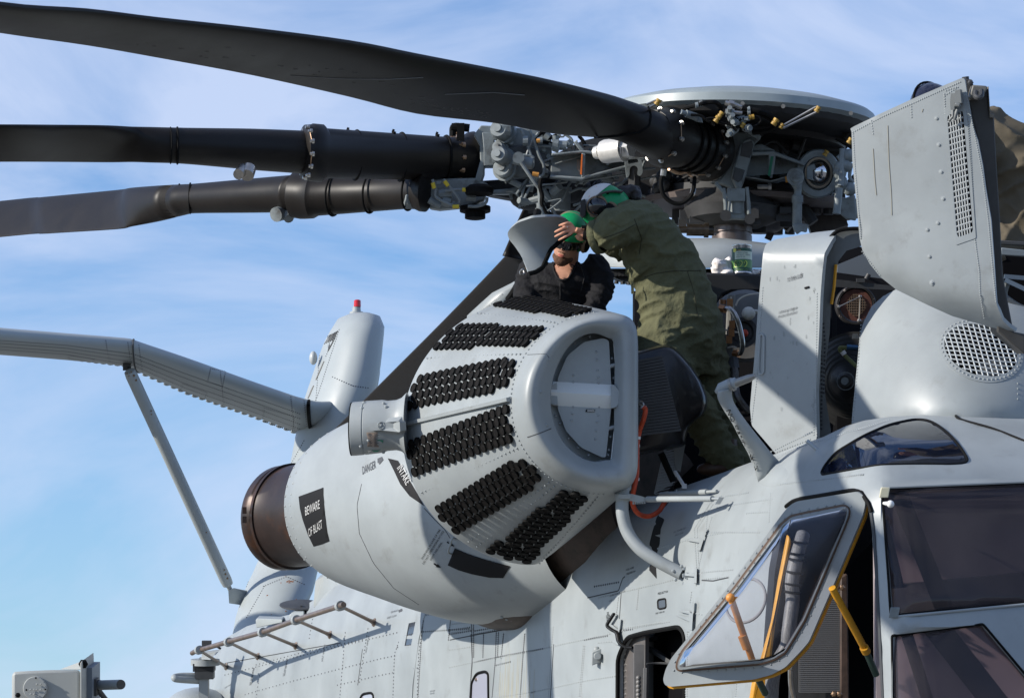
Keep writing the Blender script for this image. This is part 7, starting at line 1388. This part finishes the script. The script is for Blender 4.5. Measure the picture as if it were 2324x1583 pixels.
g.ball(PM_(.082, 0, -.044), .010, .026, .006, 12, 6, mf, np.cross(mf, mu), mu)
fuse('beard', g, .004, BEARD, bm, 2, lambda p, n: .0025*MN.noise(Vector(p*160)))
g = G(); g.ball(PM_(.091, 0, -.0555), .008, .019, .0045, 12, 6, mf, np.cross(mf, mu), mu); g.ball(PM_(.089, 0, -.0625), .008, .017, .005, 12, 6, mf, np.cross(mf, mu), mu); g.build('lips', mat('lips', (.50, .16, .12), .45), bm)
r_ = np.cross(mf, mu); g = G(); rg = []
for i in range(19):
    t = math.radians(-82+164*i/18); w = abs(math.sin(t)); hh = .024-.006*w*w-(.008 if abs(t) < .12 else 0)
    base = mc+mf*(.014+.092*math.cos(t))+r_*(.080*math.sin(t))+mu*(-.002)
    rg.append([base+mu*hh, base+mf*.004, base-mu*(hh*.9), base-mf*.003])
g.loft(rg); sgl = g.build('sunglasses', SHADES, bm, ang=60)
g = G(); g.tube([PM_(.03, .082, .012), PM_(-.03, .084, .006)], .0035, 6); g.build('temple', SHADES, sgl); g = G(); g.tube([PM_(.03, -.082, .012), PM_(-.03, -.084, .006)], .0035, 6); g.build('temple', SHADES, sgl)
# ---- third person, mostly hidden behind the raised cowl panel
T3 = thing('person', S(2330, 640, 17.6), 'person in brownish olive coverall crouching behind the raised cowl panel at the right edge', 'person')
g = G(); body_sec(g, [(2180, 270, 17.6, 30, .10, .5, -1), (2225, 300, 17.6, 60, .18, .45, -1), (2275, 352, 17.6, 82, .22, .5, -1), (2320, 400, 17.6, 105, .24, .7, -.7), (2340, 460, 17.6, 112, .25, 1, -.2), (2345, 530, 17.6, 108, .24, 1, 0), (2345, 580, 17.6, 90, .2, 1, 0)])
limb(g, SS([(2310, 540, 17.5), (2240, 600, 17.4), (2290, 680, 17.55), (2330, 700, 17.55)]), [.13, .11, .09, .07]); limb(g, SS([(2380, 540, 17.7), (2330, 610, 17.6), (2380, 690, 17.7)]), [.13, .11, .08]); limb(g, SS([(2215, 300, 17.45), (2180, 380, 17.35), (2120, 420, 17.4)]), [.08, .07, .05])
c3, _ = fuse('coverall', g, .011, OLIVE2, None, 5, folds(5, 12, .028, (1, 0, .4), (-.4, 0, 1)))
gb = G(); body_sec(gb, [(2180, 270, 17.6, 22, .08, .5, -1), (2225, 300, 17.6, 40, .13, .45, -1), (2320, 400, 17.6, 70, .17, .7, -.7), (2345, 530, 17.6, 70, .17, 1, 0)]); limb(gb, SS([(2215, 300, 17.45), (2180, 380, 17.35), (2110, 425, 17.4), (2090, 430, 17.4)]), [.06, .05, .03, .03]); limb(gb, [S(2180, 272, 17.6), S(2140, 250, 17.6)], [.06, .055]); c_ = S(2119, 250, 17.6); f_ = nz(np.array((-.75, -.55, -.35))); u_ = nz(np.array((-.35, -.1, .9))); headparts(gb, c_, f_, u_)
for i in range(4): gb.tube(SS([(2092, 428+i*3, 17.38+i*.01), (2078, 428+i*4, 17.37+i*.01), (2068, 434+i*4, 17.38+i*.01)]), [.009, .008, .007], 8)
b3_, _ = fuse('body', gb, .006, SKIN, T3, 3); c3.parent = b3_; c3.matrix_parent_inverse = Matrix.Translation(-Vector(WL[b3_.name]))
g = G(); g.ball(c_+u_*.02, .115, .10, .115, 28, 16, f_, np.cross(f_, u_), u_, -20, 90); h3 = g.build('dark_helmet', mat('navy_gloss_helmet', (.012, .014, .03), .15, coat=.5), b3_); g = G(); g.torus(c_+u_*.03, np.cross(f_, u_), .112, .006, 30, 6); g.build('helmet_edge', BLACK, h3)
# ------------------------------------------------------------ the can and the rag on the deck beam
CT = thing('oil_can', S(1684, 622, 19.3), 'silver lidded tin with green and white label numbered 899 on the deck ledge', 'tin can')
cc = S(1684, 623, 19.3); R = .0535; Hc = .157
g = G(); g.rev(cc, ZU, [(0, R), (.004, R+.001), (.008, R-.001), (Hc-.012, R-.001), (Hc-.008, R+.001), (Hc-.002, R+.001), (Hc, R-.002), (Hc-.004, R-.006), (Hc-.004, .002)], 36); cb_ = g.build('tin_body', mat('tinplate', (.6, .6, .6), .25, metal=.85), CT, ang=30)
fr_ = nz(np.array((CAM[0]-cc[0], CAM[1]-cc[1], 0))); rt_ = np.cross(ZU, fr_)
def cy(a, h, e=.0): t = a/R; return cc+(fr_*math.cos(t)+rt_*math.sin(t))*(R+e)+ZU*h
def cband(nm, m, h0, h1, a0, a1, e, par):
    g = G(); n = 30; g.loft([[cy(a0+(a1-a0)*i/n, h0, e) for i in range(n+1)], [cy(a0+(a1-a0)*i/n, h1, e) for i in range(n+1)]], False); return g.build(nm, m, par, ang=180)
lab = cband('green_label', CANG, .012, .135, -math.pi*R*.98, math.pi*R*.98, .0006, cb_)
cband('white_field', mat('label_cream', (.55, .60, .45), .4), .075, .118, -.040, .075, .0012, lab); cband('pale_band', mat('label_lime', (.10, .24, .07), .4), .030, .072, -.10, .10, .0012, lab); cband('dark_band', CANG, .012, .026, -.10, .10, .0012, lab)
def ctext(t, a0, h0, sz, m, e, k=1.0): g = G(); text_mesh(g, t, lambda x, y: cy(a0+x*sz*k, h0+y*sz, e), 1); return g.build('label_lettering', m, lab, smooth=False)
ctext('899', -.047, .032, .050, mat('label_yellow', (.65, .75, .12), .4), .0018, 1.05); ctext('899', -.044, .035, .043, CANG, .0026, 1.08)
ctext('OIL', -.030, .119, .012, mat('label_orange', (.6, .3, .1), .4), .002, 1.6); ctext('LUBRICATING', -.030, .106, .010, GREYP, .002); ctext('AIRCRAFT TURBINE', -.030, .095, .009, GREYP, .002); ctext('ENGINE OIL', -.030, .084, .009, GREYP, .002); ctext('ONE US QUART 0.946 L', -.034, .017, .0065, mat('label_lime2', (.4, .6, .2), .4), .002)
g = G(); g.loft([[cy(-.040+.010*math.cos(t), .124+.011*math.sin(t), .003) for t in (2*math.pi*i/20 for i in range(20))], [cy(-.040+.001*math.cos(t), .124+.001*math.sin(t), .003) for t in (2*math.pi*i/20 for i in range(20))]], True, False, True); g.build('yellow_badge', mat('badge_yellow', (.7, .65, .1), .4), lab)
g = G(); random.seed(8)
for x, y, d, r in ((1622, 612, 19.3, .03), (1635, 600, 19.3, .045), (1645, 606, 19.35, .05), (1652, 596, 19.35, .04), (1628, 618, 19.3, .03), (1660, 612, 19.35, .045), (1648, 617, 19.3, .04), (1705, 618, 19.35, .02), (1718, 617, 19.35, .018)): g.ball(S(x, y, d), r, r, r*.8)
g.ball(S(1680, 621, 19.42), .12, .03, .012)
rag, _ = fuse('white_rag', g, .006, CLOTHW, None, 1, folds(14, 30, .016, (1, 0, .4), (-.3, 0, 1))); rag['label'] = 'crumpled white rag beside the tin on the deck ledge'; rag['category'] = 'rag'
